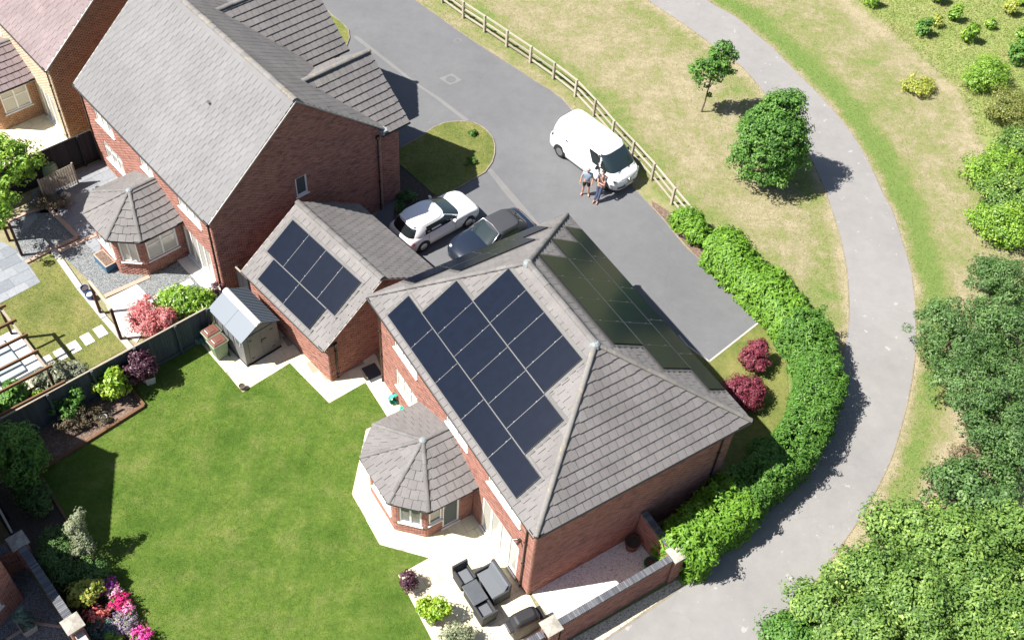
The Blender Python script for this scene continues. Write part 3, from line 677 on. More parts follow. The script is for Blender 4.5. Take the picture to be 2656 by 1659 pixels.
# ------------------------------------------------------------------ main house
HM = frame_empty(FM, 'detached_house', 'red brick house with hipped grey tile roof covered in solar panels', 'house')
L_, W_, HE, HR, DH = 11.83, 9.17, 5.10, 8.16, 3.80
A0, A1, B0, B1 = .27, 8.90, .30, 11.53
ops = [(8.5, 10.25, 3.62, 4.78), (4.75, 6.25, 3.62, 4.78), (1.2, 3.3, 3.62, 4.78), (8.5, 10.2, 1.2, 2.35), (1.1, 3.55, .12, 2.25)]
# left (garden) face: u runs along b, outward normal -a ; walls end behind the bay too
wall_face(HM, 'garden_wall_face', (A0, 0, 0), (0, 1, 0), (-1, 0, 0), [(B0, 0), (B1, 0), (B1, HE), (B0, HE)], ops)
wall_face(HM, 'side_wall_face', (0, B0, 0), (1, 0, 0), (0, -1, 0), [(A0, 0), (A1, 0), (A1, HE), (A0, HE)])
MB().prism([(A0+.1, B1-.12), (A0+.1, B0+.1), (A1, B0+.1), (A1, B1), (A0, B1)], 0, HE-.01).build('wall', MT['brick'], HM)
for o in ops[:3]: window(HM, 'window', (A0, 0, 0), (0, 1, 0), (-1, 0, 0), o[0], o[1], o[2], o[3], 3 if o[1]-o[0] > 1.6 else 2, .65, 'pane_light')
window(HM, 'window', (A0, 0, 0), (0, 1, 0), (-1, 0, 0), *ops[3], 3, .68, 'pane_light')
window(HM, 'french_door', (A0, 0, 0), (0, 1, 0), (-1, 0, 0), *ops[4], 4, None, 'pane_light', fw=.1)
sl = math.hypot(W_/2, HR-HE); sh = math.hypot(DH, HR-HE)
roofM = MB().prism([(.05, .05), (W_-.05, .05), (W_-.05, L_-.05), (.05, L_-.05)], HE-.16, HE-.03, bottom=True).build('soffit', MT['white'], HM)
vL = norm((W_/2, 0, HR-HE)); vR = norm((-W_/2, 0, HR-HE)); vN = norm((0, DH, HR-HE)); vF = norm((0, -DH, HR-HE))
LEFT = ((0, 0, HE), (0, 1, 0), vL); RIGHT = ((W_, 0, HE), (0, 1, 0), vR); NEAR = ((0, 0, HE), (1, 0, 0), vN); FAR = ((0, L_, HE), (1, 0, 0), vF)
trap = [(0, 0), (L_, 0), (L_-DH, sl), (DH, sl)]; tri = [(0, 0), (W_, 0), (W_/2, sh)]
lrow = [(1.42, 10.5, .22, 1.325), (2.42, 9.53, 1.345, 3.11), (3.66, 8.38, 3.13, 4.88)]
rrow = [(1.52, 10.75, .05, 1.10), (2.58, 9.74, 1.12, 2.84), (3.78, 8.56, 2.87, 4.57)]
frow = [(1.55, 7.6, .10, 1.18), (3.05, 6.4, 1.22, 2.25)]
def grid_row(rows, ns):
    rects = []; rails = []
    for (a, b, c, d), n in zip(rows, ns):
        st = (b-a)/n
        for k in range(n): rects.append((a+k*st, a+(k+1)*st, c, d))
        for k in range(1, n): rails.append((a+k*st-.005, a+k*st+.005, c+.02, d-.02))
    for r0, r1 in zip(rows[:-1], rows[1:]): rails.append((max(r0[0], r1[0]), min(r0[1], r1[1]), (r0[3]+r1[2])/2-.009, (r0[3]+r1[2])/2+.009))
    return rects, rails
for nm, pl, poly, rows, ns in (('roof_slope', LEFT, trap, lrow, (5, 6, 4)), ('roof_slope', RIGHT, trap, rrow, (5, 6, 4)), ('roof_slope', FAR, tri, frow, (4, 2))):
    rf = roof_plane(HM, nm, *pl, poly, MT['tile'], skip=rows, nmax=50)
    rc, rl = grid_row(rows, ns); flashing(rf, *pl, rows); panels(HM, *pl, rc, rl)
rfn = roof_plane(HM, 'roof_slope', *NEAR, tri, MT['tile'], nmax=110)
Rg1, Rg2 = (W_/2, L_-DH, HR), (W_/2, DH, HR)
ridge_run(rfn, Rg2, Rg1, MT['ridge'], .135, lift=.05)
for c_, t_ in (((0, 0, HE), Rg2), ((W_, 0, HE), Rg2), ((0, L_, HE), Rg1), ((W_, L_, HE), Rg1)): ridge_run(rfn, c_, t_, MT['tile_lichen'] if t_ is Rg2 else MT['ridge'], .10, name='hip_tile', lift=.04)
for r_ in (Rg1, Rg2): MB().lathe([(.21, -.06), (.17, .06), (.1, .125), (.01, .135)], r_, 8).build('lead_cap', MT['lead'], HM)
for p, q in (((-.05, .0, HE-.05), (-.05, L_, HE-.05)), ((0, -.05, HE-.05), (W_, -.05, HE-.05)), ((W_+.05, 0, HE-.05), (W_+.05, L_, HE-.05)), ((0, L_+.05, HE-.05), (W_, L_+.05, HE-.05))): gutter(HM, p, q, MT['black'])
downpipe(HM, A0-.06, B0+.42, HE-.2, MT['brown_pipe']); downpipe(HM, A0-.06, B1-.12, HE-.2, MT['brown_pipe']); downpipe(HM, A1-.55, B0-.06, HE-.2, MT['black'])
fl = MB(); fl.box((A0-.05, B0+.75, 3.0), (.1, .1, .1)); fl.tube([(A0-.1, B0+.75, 3.0), (A0-.22, B0+.68, 2.95)], .05, 8); fl.tube([(A0-.1, B0+.82, 3.0), (A0-.22, B0+.9, 2.95)], .05, 8); fl.build('security_light', MT['brown_pipe'], HM)

def bay(H, fr_wall_a, walls, eaves, apex, he, m_tile, wins, bm='brick'):
    """bay room: walls list of (a,b) from the near house corner round to the far one; eaves same order"""
    Wd = []
    for i, (p, q) in enumerate(zip(walls[:-1], walls[1:])):
        p, q = np.array(p, float), np.array(q, float); L = np.linalg.norm(q-p); U = np.append((q-p)/L, 0); Nn = np.array([-U[1], U[0], 0])
        ctr = np.mean(walls, axis=0)
        if np.dot(Nn[:2], (p+q)/2-ctr) < 0: Nn = -Nn
        op = [(o[0], o[1], o[2], o[3]) for o in wins.get(i, [])]
        wall_face(H, 'bay_wall', (p[0], p[1], 0), U, Nn, [(0, 0), (L, 0), (L, he), (0, he)], op, MT[bm])
        for o in wins.get(i, []):
            window(H, 'bay_window' if o[2] > .3 else 'glazed_door', (p[0], p[1], 0), U, Nn, o[0], o[1], o[2], o[3], o[4], o[5], o[6])
    inner = [tuple(np.mean(walls, axis=0)+(np.array(w2)-np.mean(walls, axis=0))*.93) for w2 in walls]
    MB().prism(inner if area(inner) > 0 else inner[::-1], 0, he-.02).build('bay_core', MT['mortar'], H)
    sof = eaves if area(eaves) > 0 else eaves[::-1]
    MB().prism(sof, he-.13, he-.02, bottom=True).build('bay_soffit', MT['white'], H)
    ap = np.array(apex, float); rw = np.array([fr_wall_a, apex[1], apex[2]], float); n = len(eaves)
    rf0 = None
    for i in range(n-1):
        p = np.array([*eaves[i], he], float); q = np.array([*eaves[i+1], he], float); U = norm(q-p)
        tops = [ap, rw] if i == 0 else ([rw, ap] if i == n-2 else [ap])
        # plane through p,q and apex ; slope direction
        v = ap-p; v = v-U*np.dot(v, U); V = norm(v)
        poly = [(0, 0), (np.linalg.norm(q-p), 0)]
        if i == n-2: poly += [(np.dot(rw-p, U), np.dot(rw-p, V)), (np.dot(ap-p, U), np.dot(ap-p, V))]
        elif i == 0: poly += [(np.dot(ap-p, U), np.dot(ap-p, V)), (np.dot(rw-p, U), np.dot(rw-p, V))]
        else: poly += [(np.dot(ap-p, U), np.dot(ap-p, V))]
        rf = roof_plane(H, 'bay_roof', p, U, V, poly, m_tile, nmax=12); rf0 = rf0 or rf
        if 0 < i: ridge_run(rf0, p, ap, MT['ridge'], .085, .4, 'hip_tile', .03)
        gutter(H, p+np.array([0, 0, -.05]), q+np.array([0, 0, -.05]), MT['black'])
    ridge_run(rf0, rw, ap, MT['ridge'], .09, .4)
    MB().lathe([(.18, -.08), (.14, .04), (.08, .085), (.02, .095)], tuple(ap), 8).build('lead_cap', MT['lead'], H)
bay(HM, A0, [(A0, 4.18), (-1.72, 4.18), (-2.6, 5.06), (-2.6, 7.0), (-1.72, 7.9), (A0, 7.9)], [(.3, 3.88), (-1.81, 3.88), (-2.86, 4.93), (-2.86, 7.13), (-1.78, 8.2), (.3, 8.2)], (-.85, 6.02, 3.5), 2.4, MT['tile'],
    {0: [(.62, 1.32, .12, 2.15, 1, None, 'pane'), (1.36, 1.9, .85, 2.15, 1, None, 'pane')], 1: [(.2, 1.05, .75, 2.15, 2, None, 'pane')], 2: [(.25, 1.7, .75, 2.15, 3, None, 'pane_light')], 3: [(.2, 1.05, .75, 2.15, 2, None, 'pane')]})

# ------------------------------------------------------------------ garage
HG = frame_empty(FG, 'garage', 'small brick garage with six solar panels on its gabled grey roof', 'garage')
gL, gW, gE, gR = 5.64, 6.13, 2.31, 4.36; gs = math.hypot(gW/2, gR-gE)
ga = .2
wall_face(HG, 'gable_wall', (0, .06, 0), (1, 0, 0), (0, -1, 0), [(ga, 0), (gW-ga, 0), (gW-ga, gE), (gW/2, gR-.06), (ga, gE)])
wall_face(HG, 'long_wall', (ga, 0, 0), (0, 1, 0), (-1, 0, 0), [(.06, 0), (gL-.1, 0), (gL-.1, gE), (.06, gE)])
wall_face(HG, 'gable_wall', (0, gL-.1, 0), (1, 0, 0), (0, 1, 0), [(ga, 0), (gW-ga, 0), (gW-ga, gE), (gW/2, gR-.06), (ga, gE)])
MB().prism([(ga+.05, .12), (gW-ga, .12), (gW-ga, gL-.2), (ga+.05, gL-.2)], 0, gE-.02).build('wall', MT['brick'], HG)
gl = ((0, 0, gE), (0, 1, 0), norm((gW/2, 0, gR-gE))); gr = ((gW, 0, gE), (0, 1, 0), norm((-gW/2, 0, gR-gE)))
rows = [(1.12, 4.67, .20, 1.285), (.63, 5.2, 1.305, 3.03)]
rf = roof_plane(HG, 'roof_slope', *gl, [(0, 0), (gL, 0), (gL, gs), (0, gs)], MT['tile'], skip=rows, nmax=120)
rc, rl = grid_row(rows, (2, 4)); flashing(rf, *gl, rows); panels(HG, *gl, rc, rl)
roof_plane(HG, 'roof_slope', *gr, [(0, 0), (gL, 0), (gL, gs), (0, gs)], MT['tile'], nmax=170)
ridge_run(rf, (gW/2, 0, gR), (gW/2, gL, gR), MT['ridge'], .14)
for bb in (.02, gL-.02):
    MB().beam((-.02, bb, gE-.02), (gW/2, bb, gR-.02), .1, .05).build('verge', MT['concrete'], HG); MB().beam((gW+.02, bb, gE-.02), (gW/2, bb, gR-.02), .1, .05).build('verge', MT['concrete'], HG)
gutter(HG, (-.05, 0, gE-.05), (-.05, gL, gE-.05), MT['black']); gutter(HG, (gW+.05, 0, gE-.05), (gW+.05, gL, gE-.05), MT['black'])
downpipe(HG, ga+.35, .0, gE-.1, MT['black'])
MB().tube([(ga+.35, 0, gE), (-.05, .02, gE-.02)], .04, 8).build('pipe_elbow', MT['black'], HG)

# ------------------------------------------------------------------ neighbour's house
HN = frame_empty(FN, 'gabled_house', 'large red brick house with pale grey gabled roof behind the garage', 'house')
nL, nW, nE, nR, nA = 11.36, 9.326, 4.427, 8.455, 8.89; nH = nW/2; ns_ = math.hypot(nH, nR-nE); nE2 = nR-(nA-nH)*(nR-nE)/nH
na = .06
gpoly = [(na, 0), (nA-.15, 0), (nA-.15, nE2), (nH, nR-.05), (na, nE+.02)]
wall_face(HN, 'gable_wall', (0, .05, 0), (1, 0, 0), (0, -1, 0), gpoly, [(4.2, 4.77, 3.4, 4.45)])
window(HN, 'window', (0, .05, 0), (1, 0, 0), (0, -1, 0), 4.2, 4.77, 3.4, 4.45, 1, None, 'pane')
nops = [(8.35, 10.0, 3.2, 4.15), (8.3, 10.0, .9, 2.0), (4.85, 5.95, 3.25, 4.15), (1.0, 2.77, 3.3, 4.2), (.75, 2.95, .08, 2.05)]
wall_face(HN, 'garden_wall_face', (na, 0, 0), (0, 1, 0), (-1, 0, 0), [(.05, 0), (nL-.1, 0), (nL-.1, nE), (.05, nE)], nops)
for i, o in enumerate(nops): window(HN, 'french_door' if i == 4 else 'window', (na, 0, 0), (0, 1, 0), (-1, 0, 0), *o, 4 if i == 4 else (3 if o[1]-o[0] > 1.5 else 2), None if i == 4 else .66, 'pane_light', fw=.09 if i == 4 else .065)
MB().prism([(na+.1, .15), (nA-.2, .15), (nA-.2, nL-.2), (na+.1, nL-.2)], 0, nE-.02).build('wall', MT['brick'], HN)
wall_face(HN, 'gable_wall', (0, nL-.1, 0), (1, 0, 0), (0, 1, 0), gpoly)
nl = ((-.04, 0, nE), (0, 1, 0), norm((nH, 0, nR-nE))); nr = ((nA, 0, nE2), (0, 1, 0), norm((-(nA-nH), 0, nR-nE2)))
rf = roof_plane(HN, 'roof_slope', *nl, [(0, 0), (nL, 0), (nL, ns_), (0, ns_)], MT['tile_cool'], nmax=170)
roof_plane(HN, 'roof_slope', *nr, [(0, 0), (nL, 0), (nL, math.hypot(nA-nH, nR-nE2)), (0, math.hypot(nA-nH, nR-nE2))], MT['tile'], nmax=10)
ridge_run(rf, (nH, 0, nR), (nH, nL, nR), MT['tile_lichen'], .15)
for bb in (.0, nL):
    MB().beam((-.04, bb, nE-.01), (nH, bb, nR-.01), .1, .06).build('verge', MT['concrete'], HN); MB().beam((nA+.02, bb, nE2-.01), (nH, bb, nR-.01), .1, .06).build('verge', MT['concrete'], HN)
gutter(HN, (-.1, 0, nE-.05), (-.1, nL, nE-.05), MT['black'])
vt = MB(); P0 = np.array(nl[0])+np.array([0, 3.75, 0])+nl[2]*3.72; vt.box((P0[0]-.02, P0[1], P0[2]+.05), (.16, .2, .07)); vt.build('roof_vent', MT['flash'], HN)
downpipe(HN, na-.05, .25, nE-.2, MT['brown_pipe']); downpipe(HN, na-.05, nL-.3, nE-.2, MT['brown_pipe']); downpipe(HN, nA-.35, -.02, nE2-.35, MT['black'])
hp = MB(); hp.lathe([(.1, -.1), (.2, .15), (.22, .2)], (nA-.05, .0, nE2-.2), 6); hp.build('rain_hopper', MT['lead'], HN)
def wing(H, b0, b1, a_in, a_out, he, hr, m, lich, wall_in, bm='brick'):
    bm_, h2 = (b0+b1)/2, (b1-b0)/2; ss = math.hypot(h2, hr-he)
    nearp = ((0, b0, he), (1, 0, 0), norm((0, h2, hr-he))); farp = ((0, b1, he), (1, 0, 0), norm((0, -h2, hr-he)))
    top_in = 4.9 if hr < 6.75 else 4.7
    ri = nH+(nR-hr)*nH/(nR-nE)-.05; ei = nA-.05
    pl = [(ei, 0), (a_out, 0), (a_out, ss), (ri, ss)]
    rf = roof_plane(H, 'wing_roof', *nearp, pl, m, nmax=35, lichen_above=lich); roof_plane(H, 'wing_roof', *farp, pl, m, nmax=10)
    ridge_run(rf, (ri, bm_, hr), (a_out, bm_, hr), MT['tile_lichen'] if lich else MT['ridge'], .13)
    MB().beam((a_out-.04, b0, he-.02), (a_out-.04, bm_, hr-.02), .08, .06).build('verge', MT['concrete'], H); MB().beam((a_out-.04, b1, he-.02), (a_out-.04, bm_, hr-.02), .08, .06).build('verge', MT['concrete'], H)
    ao = a_out-.55
    wall_face(H, 'wing_wall', (0, b0+.12, 0), (1, 0, 0), (0, -1, 0), [(nA-.15, 0), (ao, 0), (ao, he), (nA-.15, he)])
    wall_face(H, 'wing_front', (ao, 0, 0), (0, 1, 0), (1, 0, 0), [(b0+.12, 0), (b1-.12, 0), (b1-.12, he), (bm_, hr-.1), (b0+.12, he)])
    MB().prism([(nA-.3, b0+.2), (ao-.1, b0+.2), (ao-.1, b1-.2), (nA-.3, b1-.2)], 0, he-.02).build('wall', MT['brick'], H)
    gutter(H, (ei, b0-.04, he-.05), (a_out, b0-.04, he-.05), MT['black'])
wing(HN, .05, 5.75, 6.6, 10.38, 4.43, 6.6, MT['tile'], 2.9, 8.8)
wing(HN, 6.0, 12.2, 6.6, 11.35, 4.43, 6.9, MT['tile'], None, 8.8)
bay(HN, na, [(na, 3.05), (-1.93, 3.05), (-2.8, 3.88), (-2.8, 5.75), (-1.95, 6.6), (na, 6.6)], [(.05, 2.82), (-1.97, 2.82), (-3.04, 3.83), (-3.04, 5.85), (-2.13, 6.85), (.05, 6.85)], (-1.18, 4.78, 3.4), 2.3, MT['tile'],
    {0: [(.35, 1.8, .8, 2.05, 2, .68, 'pane_light')], 1: [(.22, 1.0, .8, 2.05, 2, None, 'pane_light')], 2: [(.2, 1.65, .8, 2.05, 3, None, 'pane_light')]})

# ------------------------------------------------------------------ house at the upper left
FW2 = Fr(*FN.w(-.55, 12.95)[:2], FN.th)
MT['brick_cream'] = varied('brick_cream', [(0, (.55, .44, .31)), (.5, (.62, .51, .38)), (1, (.50, .38, .26))], .9, 60, .3, 90, .5, .004)
HQ = frame_empty(FW2, 'pink_roof_house', 'brick house with pinkish tile roof in the upper left corner', 'house')
wl_, wh, wE, wR = 8.0, 4.5, 4.45, 8.3
gp = [(.1, 0), (8.8, 0), (8.8, wE), (4.45, wR-.05), (.1, wE)]
wall_face(HQ, 'gable_wall', (0, .1, 0), (1, 0, 0), (0, -1, 0), gp, [], MT['brick_pale'])
qop = [(.9, 2.5, .08, 2.1), (5.6, 7.2, 3.2, 4.2)]
wall_face(HQ, 'garden_wall_face', (.1, 0, 0), (0, 1, 0), (-1, 0, 0), [(.1, 0), (wl_, 0), (wl_, wE), (.1, wE)], qop, MT['brick_cream'])
for i, o in enumerate(qop): window(HQ, 'french_door' if i == 0 else 'window', (.1, 0, 0), (0, 1, 0), (-1, 0, 0), *o, 3, None, 'pane_light', fw=.09)
MB().prism([(.2, .2), (8.7, .2), (8.7, wl_), (.2, wl_)], 0, wE-.02).build('wall', MT['brick_pale'], HQ)
ql = ((-.02, 0, wE), (0, 1, 0), norm((4.47, 0, wR-wE))); qs = math.hypot(4.47, wR-wE)
rf = roof_plane(HQ, 'roof_slope', *ql, [(0, 0), (wl_, 0), (wl_, qs), (0, qs)], MT['tile_pink'], nmax=200)
qr = ((8.92, 0, wE), (0, 1, 0), norm((-4.47, 0, wR-wE))); roof_plane(HQ, 'roof_slope', *qr, [(0, 0), (wl_, 0), (wl_, qs), (0, qs)], MT['tile_pink'], nmax=5)
ridge_run(rf, (4.45, 0, wR), (4.45, wl_, wR), MT['ridge'], .15)
MB().beam((-.05, .0, wE-.02), (4.45, .0, wR-.02), .1, .06).build('verge', MT['concrete'], HQ)
gutter(HQ, (-.08, 0, wE-.05), (-.08, wl_, wE-.05), MT['black']); downpipe(HQ, .04, .3, wE-.2, MT['brown_pipe'])
bay(HQ, .1, [(.1, 2.85), (-2.0, 2.85), (-2.9, 3.7), (-2.9, 5.6), (-2.0, 6.4), (.1, 6.4)], [(.1, 2.6), (-2.05, 2.6), (-3.1, 3.6), (-3.1, 5.7), (-2.1, 6.65), (.1, 6.65)], (-1.2, 4.6, 3.4), 2.35, MT['tile_pink'],
    {0: [(.45, 1.8, .85, 2.05, 2, .68, 'pane_light')], 1: [(.2, 1.0, .85, 2.05, 2, None, 'pane_light')]}, 'brick_pale')
slabs('cream_patio', [FN.w(-8.5, 11.3), FN.w(-.5, 11.3), FN.w(-.5, 13.1), FW2.w(.1, 8), FW2.w(-9, 8)], FN, .9, .9, MT['slab'], MT['joint'], z=.028)

# ------------------------------------------------------------------ house beyond the lower left (its gable shades the lawn)
HS = frame_empty(FW, 'shading_house', 'brick house at the lower left edge whose shadow falls on the lawn', 'house')
sE, sR, sh2 = 4.5, 8.1, 4.5
gp = [(-sh2+.2, 0), (sh2-.2, 0), (sh2-.2, sE), (0, sR-.05), (-sh2+.2, sE)]
wall_face(HS, 'gable_wall', (-.25, 0, 0), (0, 1, 0), (1, 0, 0), gp)
MB().prism([(-9, -sh2+.3), (-.4, -sh2+.3), (-.4, sh2-.3), (-9, sh2-.3)], 0, sE-.02).build('wall', MT['brick'], HS)
ss = math.hypot(sh2, sR-sE); sn = ((-9, -sh2, sE), (1, 0, 0), norm((0, sh2, sR-sE))); sf = ((-9, sh2, sE), (1, 0, 0), norm((0, -sh2, sR-sE)))
rf = roof_plane(HS, 'roof_slope', *sn, [(0, 0), (9, 0), (9, ss), (0, ss)], MT['tile'], nmax=5); roof_plane(HS, 'roof_slope', *sf, [(0, 0), (9, 0), (9, ss), (0, ss)], MT['tile'], nmax=5)
ridge_run(rf, (-9, 0, sR), (0, 0, sR), MT['ridge'], .15)

C0 = FW.l(G(64, 1552)); C1 = FW.l(G(5, 1618)); dv = norm((C1-C0)[:2]); nv = np.array([dv[1], -dv[0]]); nv = nv if nv[0]*1.0 > 0 or nv[1] < 0 else -nv
wall_face(HS, 'wing_wall', (C0[0], C0[1], 0), (dv[0], dv[1], 0), (-dv[1], dv[0], 0), [(0, 0), (4.2, 0), (4.2, 4.4), (0, 4.4)], [(.75, 1.9, .85, 2.1)])
window(HS, 'window', (C0[0], C0[1], 0), (dv[0], dv[1], 0), (-dv[1], dv[0], 0), .75, 1.9, .85, 2.1, 2, None, 'pane')
_in = np.array([dv[1], -dv[0]])
MB().prism([tuple(p) for p in (C0[:2]+_in*.1, C0[:2]+_in*5, C0[:2]+_in*5+dv*4.2, C0[:2]+_in*.1+dv*4.2)][::(1 if area([tuple(C0[:2]), tuple(C0[:2]+_in*5), tuple(C0[:2]+_in*5+dv*4.2)]) > 0 else -1)], 0, 4.4).build('wing_core', MT['brick'], HS)
MB().prism([tuple(p) for p in (C0[:2]-_in*.2-dv*.2, C0[:2]+_in*5, C0[:2]+_in*5+dv*4.2, C0[:2]-_in*.2+dv*4.2)][::(1 if area([tuple(C0[:2]), tuple(C0[:2]+_in*5), tuple(C0[:2]+_in*5+dv*4.2)]) > 0 else -1)], 4.4, 4.62, bottom=True).build('wing_eaves', MT['tile'], HS)
# ------------------------------------------------------------------ fences and garden walls
def rail_fence():
    px = [(930, -70), (1180, -95), (1340, 20), (1487, 128), (1635, 226), (1790, 330)]
    pts = [T(1, *p) for p in px[1:]]+[T(2, *p) for p in ((200, 440), (362, 555), (515, 675), (645, 815), (772, 960), (910, 1105), (1050, 1260), (1190, 1430))]
    last = pts[-1]+(pts[-1]-pts[-2])*.9; pts.append(last)
    f = thing('rail_fence', 'weathered post and rail timber fence curving along the drive', 'fence', pts[0]); o = pts[0]
    for i, p in enumerate(pts):
        c = p-o; d = (pts[min(i+1, len(pts)-1)]-pts[max(i-1, 0)]); MB().box((c[0], c[1], .52), (.09, .13, 1.16), math.atan2(d[1], d[0])+1.57).build('post', MT['timber_grey'], f, bevel=.006)
    for p, q in zip(pts[:-1], pts[1:]):
        d = norm((q-p)[:2]); n = np.array([d[1], -d[0], 0])*-.06
        for z in (.2, .6, 1.0):
            a, b = p-o+n, q-o+n; MB().beam((a[0], a[1], z+random.uniform(-.015, .015)), (b[0]-d[0]*.012, b[1]-d[1]*.012, z+random.uniform(-.015, .015)), .05, .10).build('rail', MT['timber_grey'], f)
rail_fence()
def board_fence(name, label, p, q, h, m, bw=.125, cap=True, side=1, capm=None):
    p, q = np.array(p[:2], float), np.array(q[:2], float); L = np.linalg.norm(q-p); d = (q-p)/L; n = np.array([-d[1], d[0]])*side; f = thing(name, label, 'fence', (p[0], p[1], 0))
    k = int(L/bw); me = MB().hexa([(0, 0, .06), (bw+.012, .012, .06), (bw+.012, .03, .06), (0, .012, .06), (0, 0, h), (bw+.012, .012, h), (bw+.012, .03, h), (0, .012, h)], 0, 0.0).mesh('board', m)
    for i in range(k):
        o = link('board', me, f); c = d*(i*bw); o.location = (c[0], c[1], random.uniform(-.006, .006)); o.rotation_euler = (0, 0, math.atan2(d[1], d[0])+random.gauss(0, .006))
    for i in range(int(L/1.83)+2):
        s = min(i*1.83, L); c = d*s-n*.07; MB().box((c[0], c[1], h/2+.02), (.1, .1, h+.04), math.atan2(d[1], d[0])).build('post', m, f)
    if cap: MB().beam((*(d*0), h+.02), (*(d*L), h+.02), .07, .035).build('cap_rail', capm or m, f)
    MB().beam((*(n*-.03), .1), (*(d*L-n*.03), .1), .03, .16).build('gravel_board', m, f)
    return f
board_fence('garden_fence', 'tall slate grey board fence between the two back gardens', (-18.85, 22.35), (-12.62, 28.58), 1.78, MT['fence_paint'], capm=MT['timber_grey'])
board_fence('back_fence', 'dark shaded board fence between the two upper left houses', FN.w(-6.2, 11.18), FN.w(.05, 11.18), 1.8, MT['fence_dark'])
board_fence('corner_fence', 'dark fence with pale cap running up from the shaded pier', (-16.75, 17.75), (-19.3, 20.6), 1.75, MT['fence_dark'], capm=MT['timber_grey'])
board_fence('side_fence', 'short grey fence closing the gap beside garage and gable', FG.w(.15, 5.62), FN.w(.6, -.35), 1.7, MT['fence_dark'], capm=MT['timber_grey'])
COPE = {}
def coping(parent, p, q, z, m, wd=.25, step=.075, name='coping_brick'):
    p, q = np.array(p[:2], float), np.array(q[:2], float); L = np.linalg.norm(q-p); d = (q-p)/L; a = math.atan2(d[1], d[0])
    key = (m.name, wd)
    if key not in COPE:
        mb = MB(); mb.box((0, 0, .055), (step-.010, wd, .11)); mb.r = [0.0]*len(mb.r); COPE[key] = mb.mesh('coping_brick', m)
    for i in range(int(L/step)):
        c = p+d*(i+.5)*step; o = link(name, COPE[key], parent); o.location = (c[0], c[1], z+random.uniform(-.003, .003)); o.rotation_euler = (random.gauss(0, .01), 0, a+random.gauss(0, .01))
def cap_stone(parent, c, z, s, rz=0):
    mb = MB(); x = s/2; cs, sn = math.cos(rz), math.sin(rz); rot = lambda a, b: (c[0]+a*cs-b*sn, c[1]+a*sn+b*cs)
    V = [(*rot(a*x, b*x), z) for a, b in ((-1, -1), (1, -1), (1, 1), (-1, 1))]+[(*rot(a*x, b*x), z+.06) for a, b in ((-1, -1), (1, -1), (1, 1), (-1, 1))]+[(c[0], c[1], z+.13)]
    mb.add(V, [(3, 2, 1, 0), (0, 1, 5, 4), (1, 2, 6, 5), (2, 3, 7, 6), (3, 0, 4, 7), (4, 5, 8), (5, 6, 8), (6, 7, 8), (7, 4, 8)]); return mb.build('pier_cap', MT['stone_cap'], parent)
def brick_run(parent, p, q, h, t=.215):
    """free standing wall from p to q, bricks on both faces"""
    p, q = np.array(p[:2], float), np.array(q[:2], float); L = np.linalg.norm(q-p); d = np.append((q-p)/L, 0); n = np.array([-d[1], d[0], 0])
    for s in (1, -1):
        o = np.append(p, 0)+n*s*t/2; wall_face(parent, 'wall_leaf', o, d, n*s, [(0, 0), (L, 0), (L, h), (0, h)])
def pier(parent, c, h, s, rz):
    for k in range(4):
        a = rz+k*math.pi/2; u = np.array([math.cos(a), math.sin(a), 0]); n = np.array([u[1], -u[0], 0]); o = np.array([c[0], c[1], 0])-u*s/2+n*s/2
        wall_face(parent, 'pier_face', o, u, n, [(0, 0), (s, 0), (s, h), (0, h)])
gw = frame_empty(FM, 'garden_wall', 'red brick garden wall with blue coping round the white gravel yard', 'wall')
brick_run(gw, (.2, -1.75), (4.95, -1.75), 1.66); brick_run(gw, (5.22, -1.45), (5.22, .28), 1.66); brick_run(gw, (-1.6, -1.75), (-.55, -1.75), 1.5)
coping(gw, (.12, -1.75), (5.0, -1.75), 1.66, MT['brick_blue'], .26); coping(gw, (5.22, -1.5), (5.22, .29), 1.66, MT['brick_blue'], .26); coping(gw, (-1.7, -1.75), (-.5, -1.75), 1.5, MT['brick_blue'], .26)
pier(gw, (5.25, -1.72), 1.74, .45, 0); cap_stone(gw, (5.25, -1.72), 1.74, .62); pier(gw, (-.18, -1.72), 1.74, .45, 0); cap_stone(gw, (-.18, -1.72), 1.74, .62)
p1_, p2_ = np.array([-16.48, 17.48]), np.array([-13.64, 14.68]); dd = (p2_-p1_)/np.linalg.norm(p2_-p1_); aa = math.atan2(dd[1], dd[0])
sw = thing('boundary_wall', 'brick wall with blue coping and square stone caps in the lower left', 'wall', (p1_[0], p1_[1], 0), aa); Lw = np.linalg.norm(p2_-p1_)
brick_run(sw, (.2, 0), (Lw-.2, 0), 1.62); coping(sw, (.22, 0), (Lw-.22, 0), 1.62, MT['brick_blue'], .3)
for x in (0, Lw): pier(sw, (x, 0), 1.7, .45, 0); cap_stone(sw, (x, 0), 1.7, .62)
brick_run(sw, (Lw+.2, 0), (Lw+2.6, 0), 1.3); coping(sw, (Lw+.22, 0), (Lw+2.6, 0), 1.3, MT['concrete'], .3, .6); brick_run(sw, (-.1, -.2), (-.1, -2.0), 1.5); coping(sw, (-.1, -.25), (-.1, -2.0), 1.5, MT['brick_blue'], .3)
# bay and yard of the lower left house
sheet('yard_gravel', [(-16.6, 17.3), (-13.7, 14.5), (-12.2, 12.8), (-16.5, 11.5), (-20, 15)], .016, MT['gravel_grey'])

